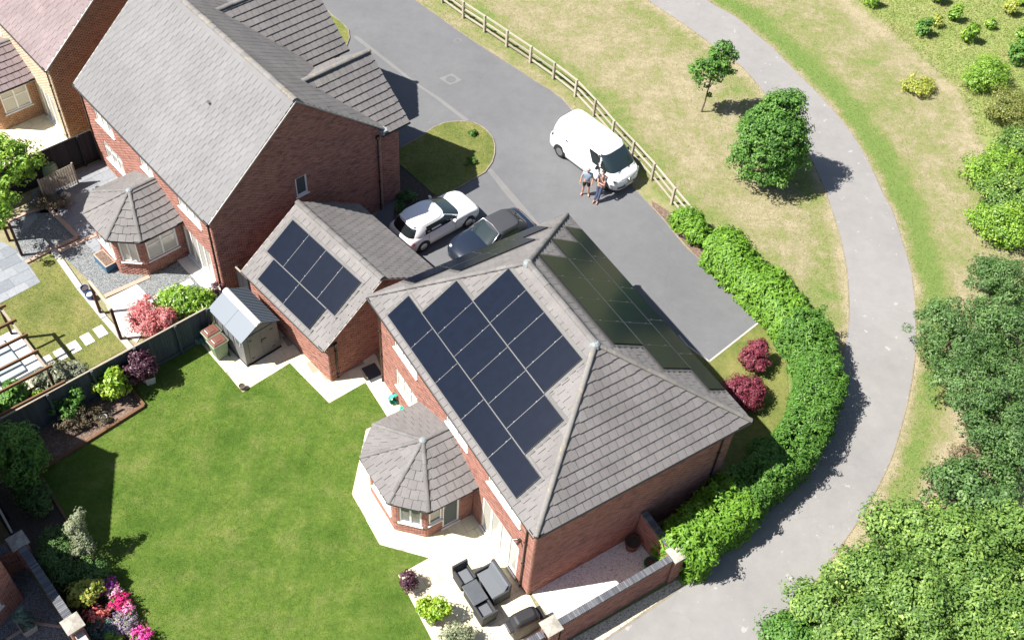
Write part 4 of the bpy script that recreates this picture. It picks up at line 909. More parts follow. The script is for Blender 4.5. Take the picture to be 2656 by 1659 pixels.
# ------------------------------------------------------------------ plants
def leaf_mesh(name, C_, Nn, l, w_, m, rv, droop=.25):
    n = len(C_); Nn = Nn/np.linalg.norm(Nn, axis=1)[:, None]
    t = rng.normal(size=(n, 3)); t[:, 2] -= droop; t -= Nn*np.sum(t*Nn, 1)[:, None]; t /= np.linalg.norm(t, axis=1)[:, None]+1e-9
    s = np.cross(Nn, t); l = np.broadcast_to(l, n)*rng.uniform(.55, 1.5, n); w_ = np.broadcast_to(w_, n)*rng.uniform(.8, 1.25, n)
    V = np.empty((n, 4, 3)); V[:, 0] = C_-t*(l/2)[:, None]; V[:, 2] = C_+t*(l/2)[:, None]-Nn*(l*.12)[:, None]
    V[:, 1] = C_+s*(w_/2)[:, None]+Nn*(w_*.15)[:, None]; V[:, 3] = C_-s*(w_/2)[:, None]+Nn*(w_*.15)[:, None]
    F = np.arange(n*4).reshape(n, 4)
    return fastmesh(name, V.reshape(-1, 3), F, m, rv)
def crown_points(blobs, n, clump=.3, per=40, inner=.55, flat=.8, zmin=.03, gaps=True):
    """clumped leaf positions and normals over ellipsoid blobs (cx,cy,cz,rx,ry,rz)"""
    B = np.array(blobs, float); wgt = (B[:, 3]*B[:, 4]+B[:, 3]*B[:, 5]+B[:, 4]*B[:, 5]); wgt /= wgt.sum()
    K = max(4, n//per); bi = rng.choice(len(B), K, p=wgt); d = rng.normal(size=(K, 3)); d[:, 2] = np.abs(d[:, 2])*rng.choice([1, 1, 1, -1], K); d /= np.linalg.norm(d, axis=1)[:, None]
    rad = rng.uniform(inner, 1.06, K)**.6*np.where(rng.random(K) < .14, rng.uniform(1.05, 1.2, K), 1); cc = B[bi, :3]+d*B[bi, 3:]*rad[:, None]
    cs = clump*rng.uniform(.6, 1.35, K); k = rng.integers(0, K, n)
    if gaps and B[:, 3].max() > 1.2:                     # hollows between the sprays of larger crowns
        ph = rng.uniform(0, 6, 3); g = np.sin(cc[:, 0]*2.4+ph[0]+np.sin(cc[:, 2]*1.7))+np.sin(cc[:, 1]*2.7+ph[1])+np.sin(cc[:, 2]*3.1+cc[:, 0]*1.3+ph[2])
        keep = np.flatnonzero(g > -1.05); k = keep[rng.integers(0, len(keep), n)]
    e = rng.normal(size=(n, 3)); e /= np.linalg.norm(e, axis=1)[:, None]; rr = rng.uniform(.35, 1, n)**.5
    e[:, 2] *= flat; C_ = cc[k]+e*(cs[k]*rr)[:, None]
    Nn = e*.7+d[k]*.5+np.array([0, 0, .55])+rng.normal(size=(n, 3))*.35
    hue = np.clip(rng.normal(.5, .3, K)[k]*.62+rng.random(n)*.38, 0, 1)
    ok = C_[:, 2] > zmin
    return C_[ok], Nn[ok], hue[ok], cc
def plant(name, label, cat, base, blobs, n, leaf, m, clump=.28, per=36, stems=5, trunk=None, group=None, flat=.8, inner=.55, bark=None, stem_r=.015):
    """thing at base with stems/trunk reaching into its crown; blobs relative to base"""
    th_ = thing(name, label, cat, base, 0, group)
    C_, Nn, hue, cc = crown_points(blobs, n, clump, per, inner, flat, gaps=(name != 'round_tree'))
    link('crown' if trunk else 'foliage', leaf_mesh('leaves', C_, Nn, leaf[0], leaf[1], m, hue), th_)
    mb = MB(); b0 = np.mean(np.array(blobs)[:, :3], axis=0)
    if trunk:
        r, h = trunk; top = np.array([b0[0]*.5, b0[1]*.5, h]); mid = top*.5+np.array([r*.6, -r*.4, 0])
        mb.tube([(0, 0, -.05), tuple(mid), tuple(top), tuple(b0)], [r, r*.85, r*.7, r*.4], 8)
        for c in cc[rng.choice(len(cc), min(stems, len(cc)), replace=False)]:
            s = top+(b0-top)*random.uniform(0, .8); mb.tube([tuple(s), tuple((s+c)/2+np.array([0, 0, .1])), tuple(c)], [r*.35, r*.25, r*.1], 5)
    else:
        for c in cc[rng.choice(len(cc), min(stems, len(cc)), replace=False)]:
            mb.tube([(c[0]*.12, c[1]*.12, -.03), tuple(c*np.array([.6, .6, .55])), tuple(c)], [stem_r*1.4, stem_r, stem_r*.5], 5)
    mb.build('trunk' if trunk else 'stems', bark or MT['bark'], th_)
    return th_
MT['bark'] = varied('bark', [(0, (.13, .10, .075)), (1, (.19, .15, .115))], .95, 20, .4, 40, .6, .01)
g3 = lambda a, b, c: [(0, a), (.5, b), (1, c)]
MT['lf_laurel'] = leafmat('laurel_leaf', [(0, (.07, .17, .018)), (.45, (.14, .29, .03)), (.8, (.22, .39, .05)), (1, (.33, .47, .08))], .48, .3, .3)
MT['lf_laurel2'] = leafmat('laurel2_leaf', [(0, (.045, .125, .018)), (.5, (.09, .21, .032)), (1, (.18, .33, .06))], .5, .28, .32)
MT['lf_mid'] = leafmat('mid_leaf', [(0, (0.056, 0.144, 0.027)), (.5, (0.100, 0.231, 0.040)), (1, (0.188, 0.338, 0.075))], .5, .28, .3)
MT['lf_dark'] = leafmat('dark_leaf', [(0, (0.047, 0.105, 0.029)), (.5, (0.090, 0.177, 0.051)), (.85, (0.142, 0.252, 0.076)), (1, (0.226, 0.343, 0.128))], .5, .28, .32)
MT['lf_maple'] = leafmat('maple_leaf', [(0, (0.063, 0.133, 0.029)), (.4, (0.122, 0.226, 0.047)), (.75, (0.205, 0.325, 0.073)), (1, (0.351, 0.476, 0.115))], .5, .28, .32)
MT['lf_olive'] = leafmat('olive_leaf', g3((0.145, 0.174, 0.043), (0.232, 0.261, 0.065), (0.319, 0.319, 0.102)))
MT['lf_yellow'] = leafmat('yellow_green_leaf', g3((0.232, 0.290, 0.051), (0.362, 0.406, 0.072), (0.493, 0.493, 0.116)))
MT['lf_bright'] = leafmat('bright_leaf', g3((0.116, 0.232, 0.029), (0.203, 0.362, 0.043), (0.362, 0.522, 0.072)))
MT['lf_lime'] = leafmat('lime_leaf', g3((0.151, 0.290, 0.023), (0.267, 0.429, 0.034), (0.418, 0.480, 0.058)))
MT['lf_red'] = leafmat('red_acer_leaf', g3((0.126, 0.024, 0.038), (0.219, 0.040, 0.065), (0.303, 0.080, 0.109)), .5, .3)
MT['lf_pinkred'] = leafmat('pink_acer_leaf', g3((0.435, 0.102, 0.116), (0.600, 0.189, 0.203), (0.600, 0.319, 0.319)), .5, .3)
MT['lf_purple'] = leafmat('purple_leaf', g3((0.042, 0.014, 0.026), (0.078, 0.026, 0.046), (0.144, 0.060, 0.090)), .45, .2)
MT['lf_pale'] = leafmat('pale_variegated_leaf', g3((0.144, 0.180, 0.099), (0.243, 0.279, 0.162), (0.372, 0.372, 0.270)), .5, .25)
MT['lf_grey'] = leafmat('grey_green_leaf', g3((0.116, 0.145, 0.087), (0.217, 0.246, 0.160), (0.377, 0.348, 0.275)), .5, .2)
MT['lf_brown'] = leafmat('brown_shrub_leaf', g3((0.087, 0.072, 0.043), (0.160, 0.123, 0.072), (0.246, 0.189, 0.116)), .6, .2)
MT['lf_blue'] = leafmat('blue_conifer', g3((0.072, 0.145, 0.123), (0.116, 0.210, 0.174), (0.174, 0.275, 0.239)), .6, .15)

# laurel hedge : leaves over a rounded profile swept along the boundary
def hedge(name, label, line, half, h, n, m, leaf=(.16, .062), wob=.22, zlow=.04):
    ln = np.array(smooth_line(line, 8)); o = ln[0].copy(); seg = np.linalg.norm(np.diff(ln, axis=0), axis=1); cum = np.append(0, np.cumsum(seg)); L = cum[-1]
    th_ = thing(name, label, 'hedge', (o[0], o[1], 0)); K = n//30
    s = rng.uniform(-half*.5, L+half*.5, K); sc_ = np.clip(s, 0, L); x = np.interp(sc_, cum, ln[:, 0]); y = np.interp(sc_, cum, ln[:, 1])
    x2 = np.interp(np.clip(sc_+.1, 0, L), cum, ln[:, 0]); y2 = np.interp(np.clip(sc_+.1, 0, L), cum, ln[:, 1]); x1 = np.interp(np.clip(sc_-.1, 0, L), cum, ln[:, 0]); y1 = np.interp(np.clip(sc_-.1, 0, L), cum, ln[:, 1])
    d = np.stack([x2-x1, y2-y1], 1); d /= np.linalg.norm(d, axis=1)[:, None]; nn = np.stack([-d[:, 1], d[:, 0]], 1)
    q_ = rng.uniform(-1, 1, K); tp = rng.random(K) < half*2/(half*2+h*2); ct = np.where(tp, q_, np.sign(q_)); st = np.where(tp, 1.0, np.abs(q_)); rr_ = (np.abs(ct)**5+np.abs(st)**5)**.2; ct, st = ct/rr_, st/rr_; pw = lambda v: v
    wv = 1+wob*.5*(np.sin(s*1.9+1)+np.sin(s*3.7+2)*.6)*.5+rng.normal(0, .05, K); dep = rng.uniform(.82, 1.0, K)*np.where(rng.random(K) < .12, rng.uniform(1.04, 1.16, K), 1)
    over = np.where(s < 0, s, np.where(s > L, s-L, 0))
    shr = np.sqrt(np.clip(1-(over/(half*.5+1e-6))**2, .05, 1))
    off = pw(ct)*half*wv*dep*shr; zz = zlow+pw(st)*(h*(1+.06*np.sin(s*2.3)+rng.normal(0, .03, K)))*dep*np.where(shr < 1, .8+.2*shr, 1)
    cc = np.stack([x+nn[:, 0]*off+d[:, 0]*over, y+nn[:, 1]*off+d[:, 1]*over, zz], 1)-np.array([o[0], o[1], 0])
    out = np.stack([nn[:, 0]*ct, nn[:, 1]*ct, st], 1); k = rng.integers(0, K, n); e = rng.normal(size=(n, 3)); e /= np.linalg.norm(e, axis=1)[:, None]
    C_ = cc[k]+e*(rng.uniform(.3, 1, n)**.5*.21*rng.uniform(.75, 1.3, K)[k])[:, None]; Nn = e*.65+out[k]*.55+np.array([0, 0, .5])+rng.normal(size=(n, 3))*.3
    hue = np.clip(rng.normal(.5, .16, K)[k]*.6+rng.random(n)*.4, 0, 1); ok = C_[:, 2] > .02
    link('foliage', leaf_mesh('leaves', C_[ok], Nn[ok], leaf[0], leaf[1], m, hue[ok]), th_)
    mb = MB()
    for q in np.arange(.2, L, .55):
        a = np.array([np.interp(q, cum, ln[:, 0]), np.interp(q, cum, ln[:, 1])])-o
        for kk in range(3):
            t = (a[0]+random.uniform(-half, half)*.6, a[1]+random.uniform(-half, half)*.6, h*random.uniform(.6, .85)); mb.tube([(a[0], a[1], -.05), ((a[0]+t[0])/2, (a[1]+t[1])/2, h*.35), t], [.035, .025, .01], 5)
    mb.build('stems', MT['bark'], th_); return th_
hedge('laurel_hedge', 'bright green laurel hedge beside the wide end of the drive', [(9.25, 35.6), (10.24, 34.2), (11.5, 32.7), (12.3, 31.5)], .78, 1.75, 30000, MT['lf_laurel'], (.19, .07))
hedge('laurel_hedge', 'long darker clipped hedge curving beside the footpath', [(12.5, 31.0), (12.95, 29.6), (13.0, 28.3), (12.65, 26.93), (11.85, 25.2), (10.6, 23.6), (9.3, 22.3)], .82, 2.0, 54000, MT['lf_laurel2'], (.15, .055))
hedge('laurel_hedge', 'bright leafy laurel clump at the lower end by the pier cap', [(9.0, 21.95), (8.1, 21.1), (7.35, 20.4), (7.0, 19.7)], .92, 1.95, 27000, MT['lf_laurel'], (.19, .068))
plant('laurel_bush', 'small bright laurel bush at the end of the rail fence', 'bush', (7.9, 37.35, 0), [(0, 0, .6, .62, .55, .7), (.45, -.6, .55, .5, .5, .62), (-.35, .35, .45, .4, .4, .5)], 6500, (.17, .068), MT['lf_laurel'], .2, 30, 6)
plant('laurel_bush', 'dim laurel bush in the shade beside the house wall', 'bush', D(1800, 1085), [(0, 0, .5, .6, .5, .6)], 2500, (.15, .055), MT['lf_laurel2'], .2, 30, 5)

# trees on the meadow
plant('young_tree', 'small slim tree with sparse crown on the dry meadow', 'tree', (8.99, 46.37, 0), [(.25, .0, 3.35, .95, .75, .85), (-.35, -.05, 2.6, .75, .6, .5), (.5, 0, 2.75, .7, .6, .5), (-.05, -.1, 1.55, .33, .33, .5), (.35, .1, 4.1, .4, .35, .4)], 3800, (.15, .08), MT['lf_mid'], .24, 34, 14, (.05, 1.3), inner=.3)
plant('round_tree', 'full leafy green tree beside the footpath with jagged shadow', 'tree', (11.75, 41.55, 0), [(0, 0, 1.75, 1.75, 1.65, 1.3), (.05, 0, 2.7, 1.6, 1.55, 1.4), (.1, .05, 3.6, 1.25, 1.2, 1.25), (.12, .05, 4.5, .75, .7, .85)], 26000, (.14, .075), MT['lf_mid'], .34, 60, 30, (.09, 1.0))
SAP = [(815, 35, .5, 'bright', 'young bright green sapling at the top edge beside bare ground'), (1265, 12, .55, 'bright', 'sapling cut by the top edge of the rough grass'), (1275, 185, .36, 'yellow', 'thin yellowish sapling in the middle of the rough grass'), (1395, 140, .5, 'bright', 'dense small sapling right of the thin yellowish one'), (1170, 240, .55, 'mid', 'leaning sapling with dark shadow nearest the mown strip'), (1640, 195, .34, 'bright', 'tiny sapling alone in the rough grass'), (1780, 95, .52, 'yellow', 'pale leafy sapling near the upper right corner'), (1490, 290, .62, 'bright', 'broad sapling beside reddish dry weeds'), (1885, 40, .5, 'bright', 'sapling in the extreme upper right corner'), (1870, 290, .55, 'bright', 'sapling at the right edge above the bushes'), (1815, 430, .7, 'mid', 'leafy sapling just above the round green bush')]
for x, y, r, mk, lb_ in SAP:
    c = T(3, x, y+18*r); plant('sapling', lb_, 'sapling', c, [(0, 0, r*1.0, r*.75, r*.7, r*.95), (r*.15, 0, r*1.7, r*.45, r*.4, r*.5), (-r*.3, .1, r*.8, r*.5, r*.4, r*.5)], int(900*r/.5), (.15, .085), MT['lf_'+mk], .17, 22, 6, group='saplings in the rough grass', inner=.2)
def bush(label, k, x, y, r, h, mk, n, leaf=(.12, .065), cat='bush', name='bush', clump=.3, extra=(), per=38, inner=.55):
    c = T(k, x, y, h*.5); c[2] = 0
    bl = [(0, 0, h*.5, r, r*.95, h*.52)]+[(ex*r, ey*r, h*ez, r*er, r*er, h*er*.6) for ex, ey, ez, er in extra]
    return plant(name, label, cat, c, bl, n, leaf, MT['lf_'+mk], clump, per, 12, inner=inner)
bush('round fresh green bush in the rough grass at the right', 3, 1640, 520, 1.15, 1.7, 'bright', 7000, (.11, .05), extra=((.5, .3, .4, .6), (-.5, -.2, .35, .6)))
bush('olive brown bush below the round fresh green one', 3, 1770, 750, 1.2, 1.7, 'olive', 7000, (.10, .045), extra=((.4, .5, .45, .6), (-.4, .1, .4, .55)))
bush('low wide yellowish shrub alone on the mown grass', 3, 1155, 590, .85, .8, 'yellow', 2600, (.12, .05), clump=.22, extra=((.6, .1, .4, .5), (-.6, -.1, .4, .5)), inner=.2)
RB = [('bright bush at the right edge nearest the mown corner', 3, 1850, 1010, 1.0, 1.7, 'maple', 6500), ('yellow green bush bordering the bare dry soil', 3, 1700, 1200, 1.35, 2.0, 'bright', 9500), ('lush bush at the right edge above the dark trees', 3, 1830, 1390, 1.5, 2.3, 'maple', 10000), ('bright low bush overhanging the dry soil by the dark trees', 7, 1740, 90, 1.3, 1.9, 'bright', 9000)]
for lb_, k, x, y, r, h, mk, n in RB: bush(lb_, k, x, y, r, h, mk, n, extra=((.5, .4, .45, .65), (-.5, .3, .4, .6), (.2, -.55, .4, .6)))
DT = [('dark green tree at the right with its crown below the bright bushes', 7, 1750, 560, 1.7, 3.0), ('dark dense tree whose rounded edge reaches nearest the footpath', 7, 1430, 900, 2.1, 3.4), ('dark tree at the right edge beside the footpath bend', 7, 1790, 950, 2.2, 3.8), ('dark green tree standing above the brown dead patch', 7, 1640, 1330, 2.3, 3.6), ('dark tree at the right edge over the lower bend', 11, 1830, 120, 2.1, 3.4)]
for lb_, k, x, y, r, h in DT:
    c = T(k, x, y, h*.55); c[2] = 0
    plant('dark_tree', lb_, 'tree', c, [(0, 0, h*.55, r*.8, r*.8, h*.46), (r*.42, r*.35, h*.5, r*.55, r*.55, h*.4), (-r*.42, r*.28, h*.5, r*.5, r*.5, h*.38), (.1*r, -.45*r, h*.45, r*.5, r*.5, h*.36), (-.2*r, .1, h*.78, r*.4, r*.4, h*.22)], int(6200*r), (.11, .055), MT['lf_dark'], .34, 52, 30, (.1, .8), group='dark trees beyond the path')
BT = [('mid green tree with a pale bare twig below the dark trees', 11, 1560, 500, 1.8, 2.7, 'dark'), ('yellow green thicket lobe that pokes towards the dry grass', 11, 1100, 760, 1.6, 2.3, 'maple'), ('broad yellow green thicket in the lower right middle', 11, 1420, 900, 2.1, 2.8, 'maple'), ('yellow green thicket at the right edge below the dark trees', 11, 1800, 820, 2.0, 2.8, 'maple'), ('thicket lobe close to the path near the lower frame edge', 11, 780, 1090, 1.7, 2.2, 'maple'), ('large maple thicket at the lower frame edge', 11, 1120, 1250, 2.2, 2.8, 'maple'), ('maple thicket at the lower right with gaps between branches', 11, 1580, 1220, 2.2, 2.8, 'maple'), ('last thicket lobe before the path leaves the frame', 11, 480, 1330, 1.5, 1.9, 'maple'), ('low thicket on the bottom frame edge under the lobes', 11, 800, 1480, 1.9, 2.2, 'maple'), ('maple thicket at the right bottom edge', 11, 1850, 1350, 1.8, 2.4, 'maple'), ('small pale thicket lobe at the end by the path edge', 11, 210, 1500, 1.0, 1.2, 'mid'), ('dark bramble patch in the lower right corner', 11, 1700, 1500, 1.3, 1.2, 'laurel2')]
for lb_, k, x, y, r, h, mk in BT:
    x += 55*max(0, 1-(x-200)/1100); r *= .84
    bush(lb_, k, x, y, r, h, mk, int(6200*r), (.135, .075), 'thicket', 'thicket', .36, ((.55, .4, .42, .62), (-.55, .35, .4, .6), (.1, -.6, .38, .6), (-.1, .1, .75, .5)), 44)
plant('dead_shrub', 'brown dead shrub between the dark trees and the thicket', 'shrub', T(11, 1450, 275), [(0, 0, .45, .7, .6, .5)], 1500, (.10, .04), MT['lf_brown'], .2, 20, 14, inner=.2)

# garden plants
def gp_(label, x, y, z, name, cat, blobs, n, leaf, mk, clump=.2, stems=7, k=4, inner=.5, group=None, per=30):
    c = T(k, x, y, z); c[2] = 0; return plant(name, label, cat, c, blobs, n, leaf, MT['lf_'+mk], clump, per, stems, inner=inner, group=group)
gp_('rosy pink acer by the fence in the neighbour garden', 1050, 800, .7, 'pink_acer', 'acer', [(0, 0, .7, .95, .75, .55), (-.45, .35, .8, .55, .5, .5), (.5, .3, .75, .5, .45, .45), (-.3, .8, 1.0, .3, .3, .3)], 5200, (.13, .04), 'pinkred', .2, 12, inner=.3)
gp_('fresh green rounded shrub spilling over the grey fence', 1285, 665, .7, 'green_shrub', 'shrub', [(0, 0, .75, .95, .7, .75), (.75, .1, .7, .55, .5, .65), (-.7, .1, .6, .5, .5, .55)], 6500, (.14, .06), 'bright', .2)
gp_('tiny purple shrub against the neighbour wall corner', 1530, 572, .4, 'purple_shrub', 'shrub', [(0, 0, .45, .32, .3, .42)], 700, (.10, .05), 'purple', .14)
gp_('dark purple acer in a white pot by the fence', 975, 1115, 1.0, 'purple_acer', 'acer', [(0, 0, 1.05, .62, .55, .5), (-.35, -.2, .8, .42, .4, .4), (.3, .1, 1.15, .42, .4, .35), (0, .2, 1.5, .25, .25, .2)], 4600, (.11, .05), 'purple', .18, 10, inner=.35)
gp_('vivid lime green shrub in front of the grey fence', 775, 1240, .8, 'lime_shrub', 'shrub', [(0, 0, .8, .6, .5, .7), (-.35, 0, .75, .45, .4, .4), (.25, .1, 1.3, .3, .3, .3)], 1800, (.2, .09), 'lime', .2, 9, inner=.3)
gp_('straggly mid green rose bush along the grey fence', 450, 1400, .6, 'rose_bush', 'bush', [(0, 0, .7, .8, .55, .6), (.4, .35, 1.1, .35, .3, .35), (-.6, .1, .8, .4, .3, .35)], 2200, (.11, .07), 'mid', .17, 16, inner=.15)
gp_('low brownish twiggy shrub in the mulch border', 620, 1450, .35, 'brown_shrub', 'shrub', [(0, 0, .35, .9, .5, .35), (-.6, -.4, .35, .6, .5, .35)], 2600, (.09, .035), 'brown', .16, 22, inner=.15)
gp_('grey leaved shrub beyond the fence beside the pergola', 410, 1185, .6, 'grey_shrub', 'shrub', [(0, 0, .65, .75, .6, .6), (.6, .25, .6, .5, .45, .5), (-.35, -.3, .7, .5, .45, .55)], 4200, (.15, .05), 'grey', .2, 10)
gp_('tall green shrub at the left end of the grey fence', 110, 1330, 1.0, 'tall_shrub', 'shrub', [(0, 0, 1.1, .5, .45, .7), (.2, -.2, 1.7, .35, .3, .35), (-.3, -.5, .7, .5, .45, .5)], 2400, (.2, .085), 'mid', .2, 9, inner=.3)
gp_('light green tuft on top of the neighbour fence corner', 280, 1320, 1.3, 'tuft', 'shrub', [(0, 0, 1.2, .25, .2, .4)], 500, (.13, .07), 'lime', .13, 5)
gp_('bright small tree in the shaded corner of the main garden', 110, 170, 2.1, 'corner_tree', 'tree', [(0, 0, 2.3, .85, .8, .8), (.25, -.5, 1.6, .75, .7, .7), (-.5, .1, 1.9, .75, .7, .7), (.1, .1, 1.1, .7, .7, .7)], 8000, (.12, .075), 'mid', .24, 14, k=8)
gp_('dim evergreen shrub in the shaded corner bed', 220, 490, .6, 'evergreen_shrub', 'shrub', [(0, 0, .6, .6, .5, .6), (.3, -.4, .5, .5, .4, .4)], 3000, (.10, .04), 'dark', .2, 8, k=8)
gp_('tall pale variegated shrub catching sun in the border', 560, 780, 1.3, 'pale_shrub', 'shrub', [(0, 0, 1.4, .38, .34, .75), (.1, -.3, 1.0, .45, .4, .5), (.05, .25, 2.1, .26, .24, .35), (-.3, .2, 1.5, .25, .25, .3)], 3800, (.09, .035), 'pale', .15, 10, k=8, inner=.3)
gp_('dark spreading shrub between wall and pale shrub', 390, 930, .9, 'dark_shrub', 'shrub', [(0, 0, .8, .75, .65, .7), (-.2, .6, .9, .5, .5, .6), (.3, -.6, .6, .6, .5, .5)], 6000, (.09, .04), 'dark', .22, 12, k=8)
gp_('yellow green shrub above the red roses', 590, 1190, .7, 'yellow_shrub', 'shrub', [(0, 0, .75, .5, .45, .45), (.25, .2, .7, .35, .3, .4)], 1500, (.12, .07), 'yellow', .16, 8, k=8, inner=.3)
gp_('dark shrub left of the pink flowers', 640, 1040, .6, 'shade_shrub', 'shrub', [(0, 0, .6, .55, .5, .5)], 2400, (.10, .045), 'dark', .2, 8, k=8)
gp_('red maple shrub upper of two on the front lawn', 1775, 1065, .6, 'red_acer', 'acer', [(0, 0, .65, .62, .55, .55), (.1, .35, 1.0, .4, .35, .4)], 3600, (.12, .05), 'red', .18, 12, k=6, inner=.3)
gp_('larger crimson maple shrub lower on the front lawn', 1690, 1295, .65, 'red_acer', 'acer', [(0, 0, .7, .85, .75, .6), (.35, .25, .7, .6, .5, .5), (-.3, -.1, .9, .5, .5, .45)], 6000, (.12, .05), 'red', .2, 12, k=6, inner=.35)
plant('shade_tree', 'sunlit broadleaf tree at the left edge shading the slate terrace', 'tree', (-23.6, 33.6, 0), [(0.2, .6, 3.3, 1.75, 1.7, 1.0), (.9, -1.2, 2.7, 1.15, 1.15, .8), (1.2, 1.3, 3.0, 1.0, 1.0, .7), (-.8, .2, 3.6, 1.5, 1.4, .8)], 12500, (.16, .08), MT['lf_bright'], .3, 36, 26, (.11, 1.6), inner=.4)
gp_('dry brown shrub at the foot of the shade tree', 400, 1400, .5, 'dry_shrub', 'shrub', [(0, 0, .4, .7, .5, .4), (-.9, 0, .35, .6, .5, .35)], 1500, (.10, .04), 'brown', .18, 10, k=0, inner=.2)
gp_('low dark plants in the bed beside the brick corner', 1100, 1370, .3, 'bed_plants', 'shrub', [(0, 0, .2, .45, .3, .2), (-.3, -.6, .15, .3, .3, .15)], 700, (.12, .05), 'dark', .15, 5, k=1)
for x, y, r, lb_ in ((1540, 1140, .28, 'green weed clump on the shaded lawn island'), (1555, 935, .2, 'small weed tuft on the sunlit lawn island')): gp_(lb_, x, y, .1, 'weed', 'weed', [(0, 0, .12, r, r, .14)], 260, (.16, .05), 'mid', .1, 3, k=1)

# flowers
FLW = {}
def flowers(label, k, x, y, z, r, n, cols, green='mid', head=.055, h=.55):
    c = T(k, x, y, z); c[2] = 0
    th_ = gp_(label, x, y, z, 'flowering_plant', 'flowers', [(0, 0, h*.55, r, r*.9, h*.45)], int(n*2.5), (.09, .04), green, .14, 8, k=k)
    q = rng.normal(size=(n, 3)); q[:, 2] = np.abs(q[:, 2])+.35; q /= np.linalg.norm(q, axis=1)[:, None]; C_ = q*np.array([r, r*.9, h*.55])*rng.uniform(.55, 1.25, (n, 1))+np.array([0, 0, h*.5])+rng.normal(0, .06, (n, 3))
    C5 = np.repeat(C_, 5, 0)+rng.normal(size=(n*5, 3))*head*.5; Nn = np.repeat(q, 5, 0)+rng.normal(size=(n*5, 3))*.45+np.array([0, 0, .3])
    link('blooms', leaf_mesh('petals', C5, Nn, head*1.25, head*1.0, leafmat('petal', g3(*cols), .6, .25, .2), rng.random(len(C5))), th_, 'stuff')
flowers('violet and pink blooms at the top of the flower border', 8, 735, 1120, .5, .33, 130, ((.22, .04, .45), (.55, .06, .35), (.75, .15, .5)))
flowers('pale pink blooms below the violet ones', 8, 790, 1175, .5, .26, 80, ((.65, .15, .45), (.85, .4, .65), (.9, .6, .75)))
flowers('deep magenta blooms in the middle of the flower border', 8, 835, 1240, .5, .36, 150, ((.45, .015, .10), (.6, .02, .18), (.7, .08, .3)))
flowers('coral red roses left of the magenta blooms', 8, 665, 1325, .6, .42, 75, ((.55, .06, .08), (.75, .22, .2), (.9, .55, .45)), head=.09)
flowers('bright pink blooms above the lavender', 8, 890, 1285, .5, .22, 60, ((.6, .08, .3), (.8, .25, .5), (.85, .4, .6)))
flowers('greyish mauve lavender mound in the border', 8, 865, 1385, .4, .48, 330, ((.25, .17, .35), (.38, .28, .5), (.55, .42, .62)), 'grey', .03, .5)
flowers('hot pink blooms at the lower frame edge', 8, 985, 1480, .5, .36, 150, ((.6, .03, .25), (.75, .06, .4), (.8, .2, .55)))
gp_('dusky little plant squeezed between the bins and fence', 1395, 925, .2, 'bin_plant', 'shrub', [(0, 0, .2, .22, .2, .2)], 300, (.1, .045), 'blue', .1, 3)
gp_('blue green cushion plant below the roses', 720, 1440, .3, 'cushion_plant', 'shrub', [(0, 0, .25, .5, .4, .28)], 1600, (.08, .03), 'blue', .14, 5, k=8)
gp_('fresh green leaves at the lower frame edge', 800, 1500, .3, 'leafy_plant', 'shrub', [(0, 0, .25, .35, .3, .25)], 500, (.13, .07), 'bright', .12, 5, k=8)

MT['blade_nlawn'] = leafmat('neighbour_blades', [(0, (.14, .175, .045)), (.5, (.21, .23, .075)), (1, (.32, .29, .13))], .7, .2, .15)
# grass blades
def blades(name, label, poly, dens, h, w_, m, holes=(), z=.02, zone=None):
    P = np.array([p[:2] for p in poly], float); x0, y0 = P.min(0); x1, y1 = P.max(0); n = int((x1-x0)*(y1-y0)*dens)
    x = rng.uniform(x0, x1, n); y = rng.uniform(y0, y1, n); ok = inpoly(x, y, poly)
    for hp_ in holes: ok &= ~inpoly(x, y, hp_)
    x, y = x[ok], y[ok]; n = len(x); a = rng.uniform(0, 2*math.pi, n); hh = h*rng.uniform(.5, 1.4, n); ww = w_*rng.uniform(.6, 1.4, n); lean = rng.normal(0, .6, (n, 2))*hh[:, None]
    V = np.empty((n, 3, 3)); V[:, 0] = np.stack([x-np.cos(a)*ww, y-np.sin(a)*ww, np.full(n, z)], 1); V[:, 1] = np.stack([x+np.cos(a)*ww, y+np.sin(a)*ww, np.full(n, z)], 1); V[:, 2] = np.stack([x+lean[:, 0], y+lean[:, 1], z+hh], 1)
    if zone is not None:
        ix = np.clip(np.searchsorted(xs, x), 0, nx-1); iy = np.clip(np.searchsorted(ys, y), 0, ny-1); hue = np.clip(zone[iy, ix]+rng.normal(-.02, .17, n), 0, 1)
    else: hue = np.clip(.5+.28*(np.sin(x*1.3+np.sin(y*.9)*2)+np.sin(y*1.7+x*.4))*.5+rng.normal(0, .22, n), 0, 1)
    tag(link(name, fastmesh(name, V.reshape(-1, 3), np.arange(n*3).reshape(n, 3), m, hue)), label, 'grass', kind='stuff')
MEADOW = [p for p in PATH_L[6:62]]+[(13.2, 30.5), (11.8, 33.2), (9.4, 36.6), (8.0, 38.3)]+[p for p in DRIVE_R[2:12]][::-1]
blades('grass', 'short dry meadow grass between drive and path', MEADOW, 300, .035, .012, MT['blade_dry'], zone=dry)
blades('grass', 'mown lawn grass of the main garden', LAWN, 650, .03, .009, MT['blade_lawn'])
blades('grass', 'grass of the neighbour lawn', NLAWN, 420, .03, .010, MT['blade_nlawn'])
ROUGHV = [T(3, 700, -20), T(3, 900, 170), T(3, 1100, 340), T(3, 1250, 480), T(3, 1400, 600), T(3, 1480, 720), T(3, 1530, 830), T(3, 1550, 950), T(3, 2300, 1000), T(3, 2700, 0), T(3, 2300, -450), T(3, 800, -450)]
blades('grass', 'tall rough grass and weeds in the upper right', ROUGHV, 240, .09, .02, MT['blade_rough'])
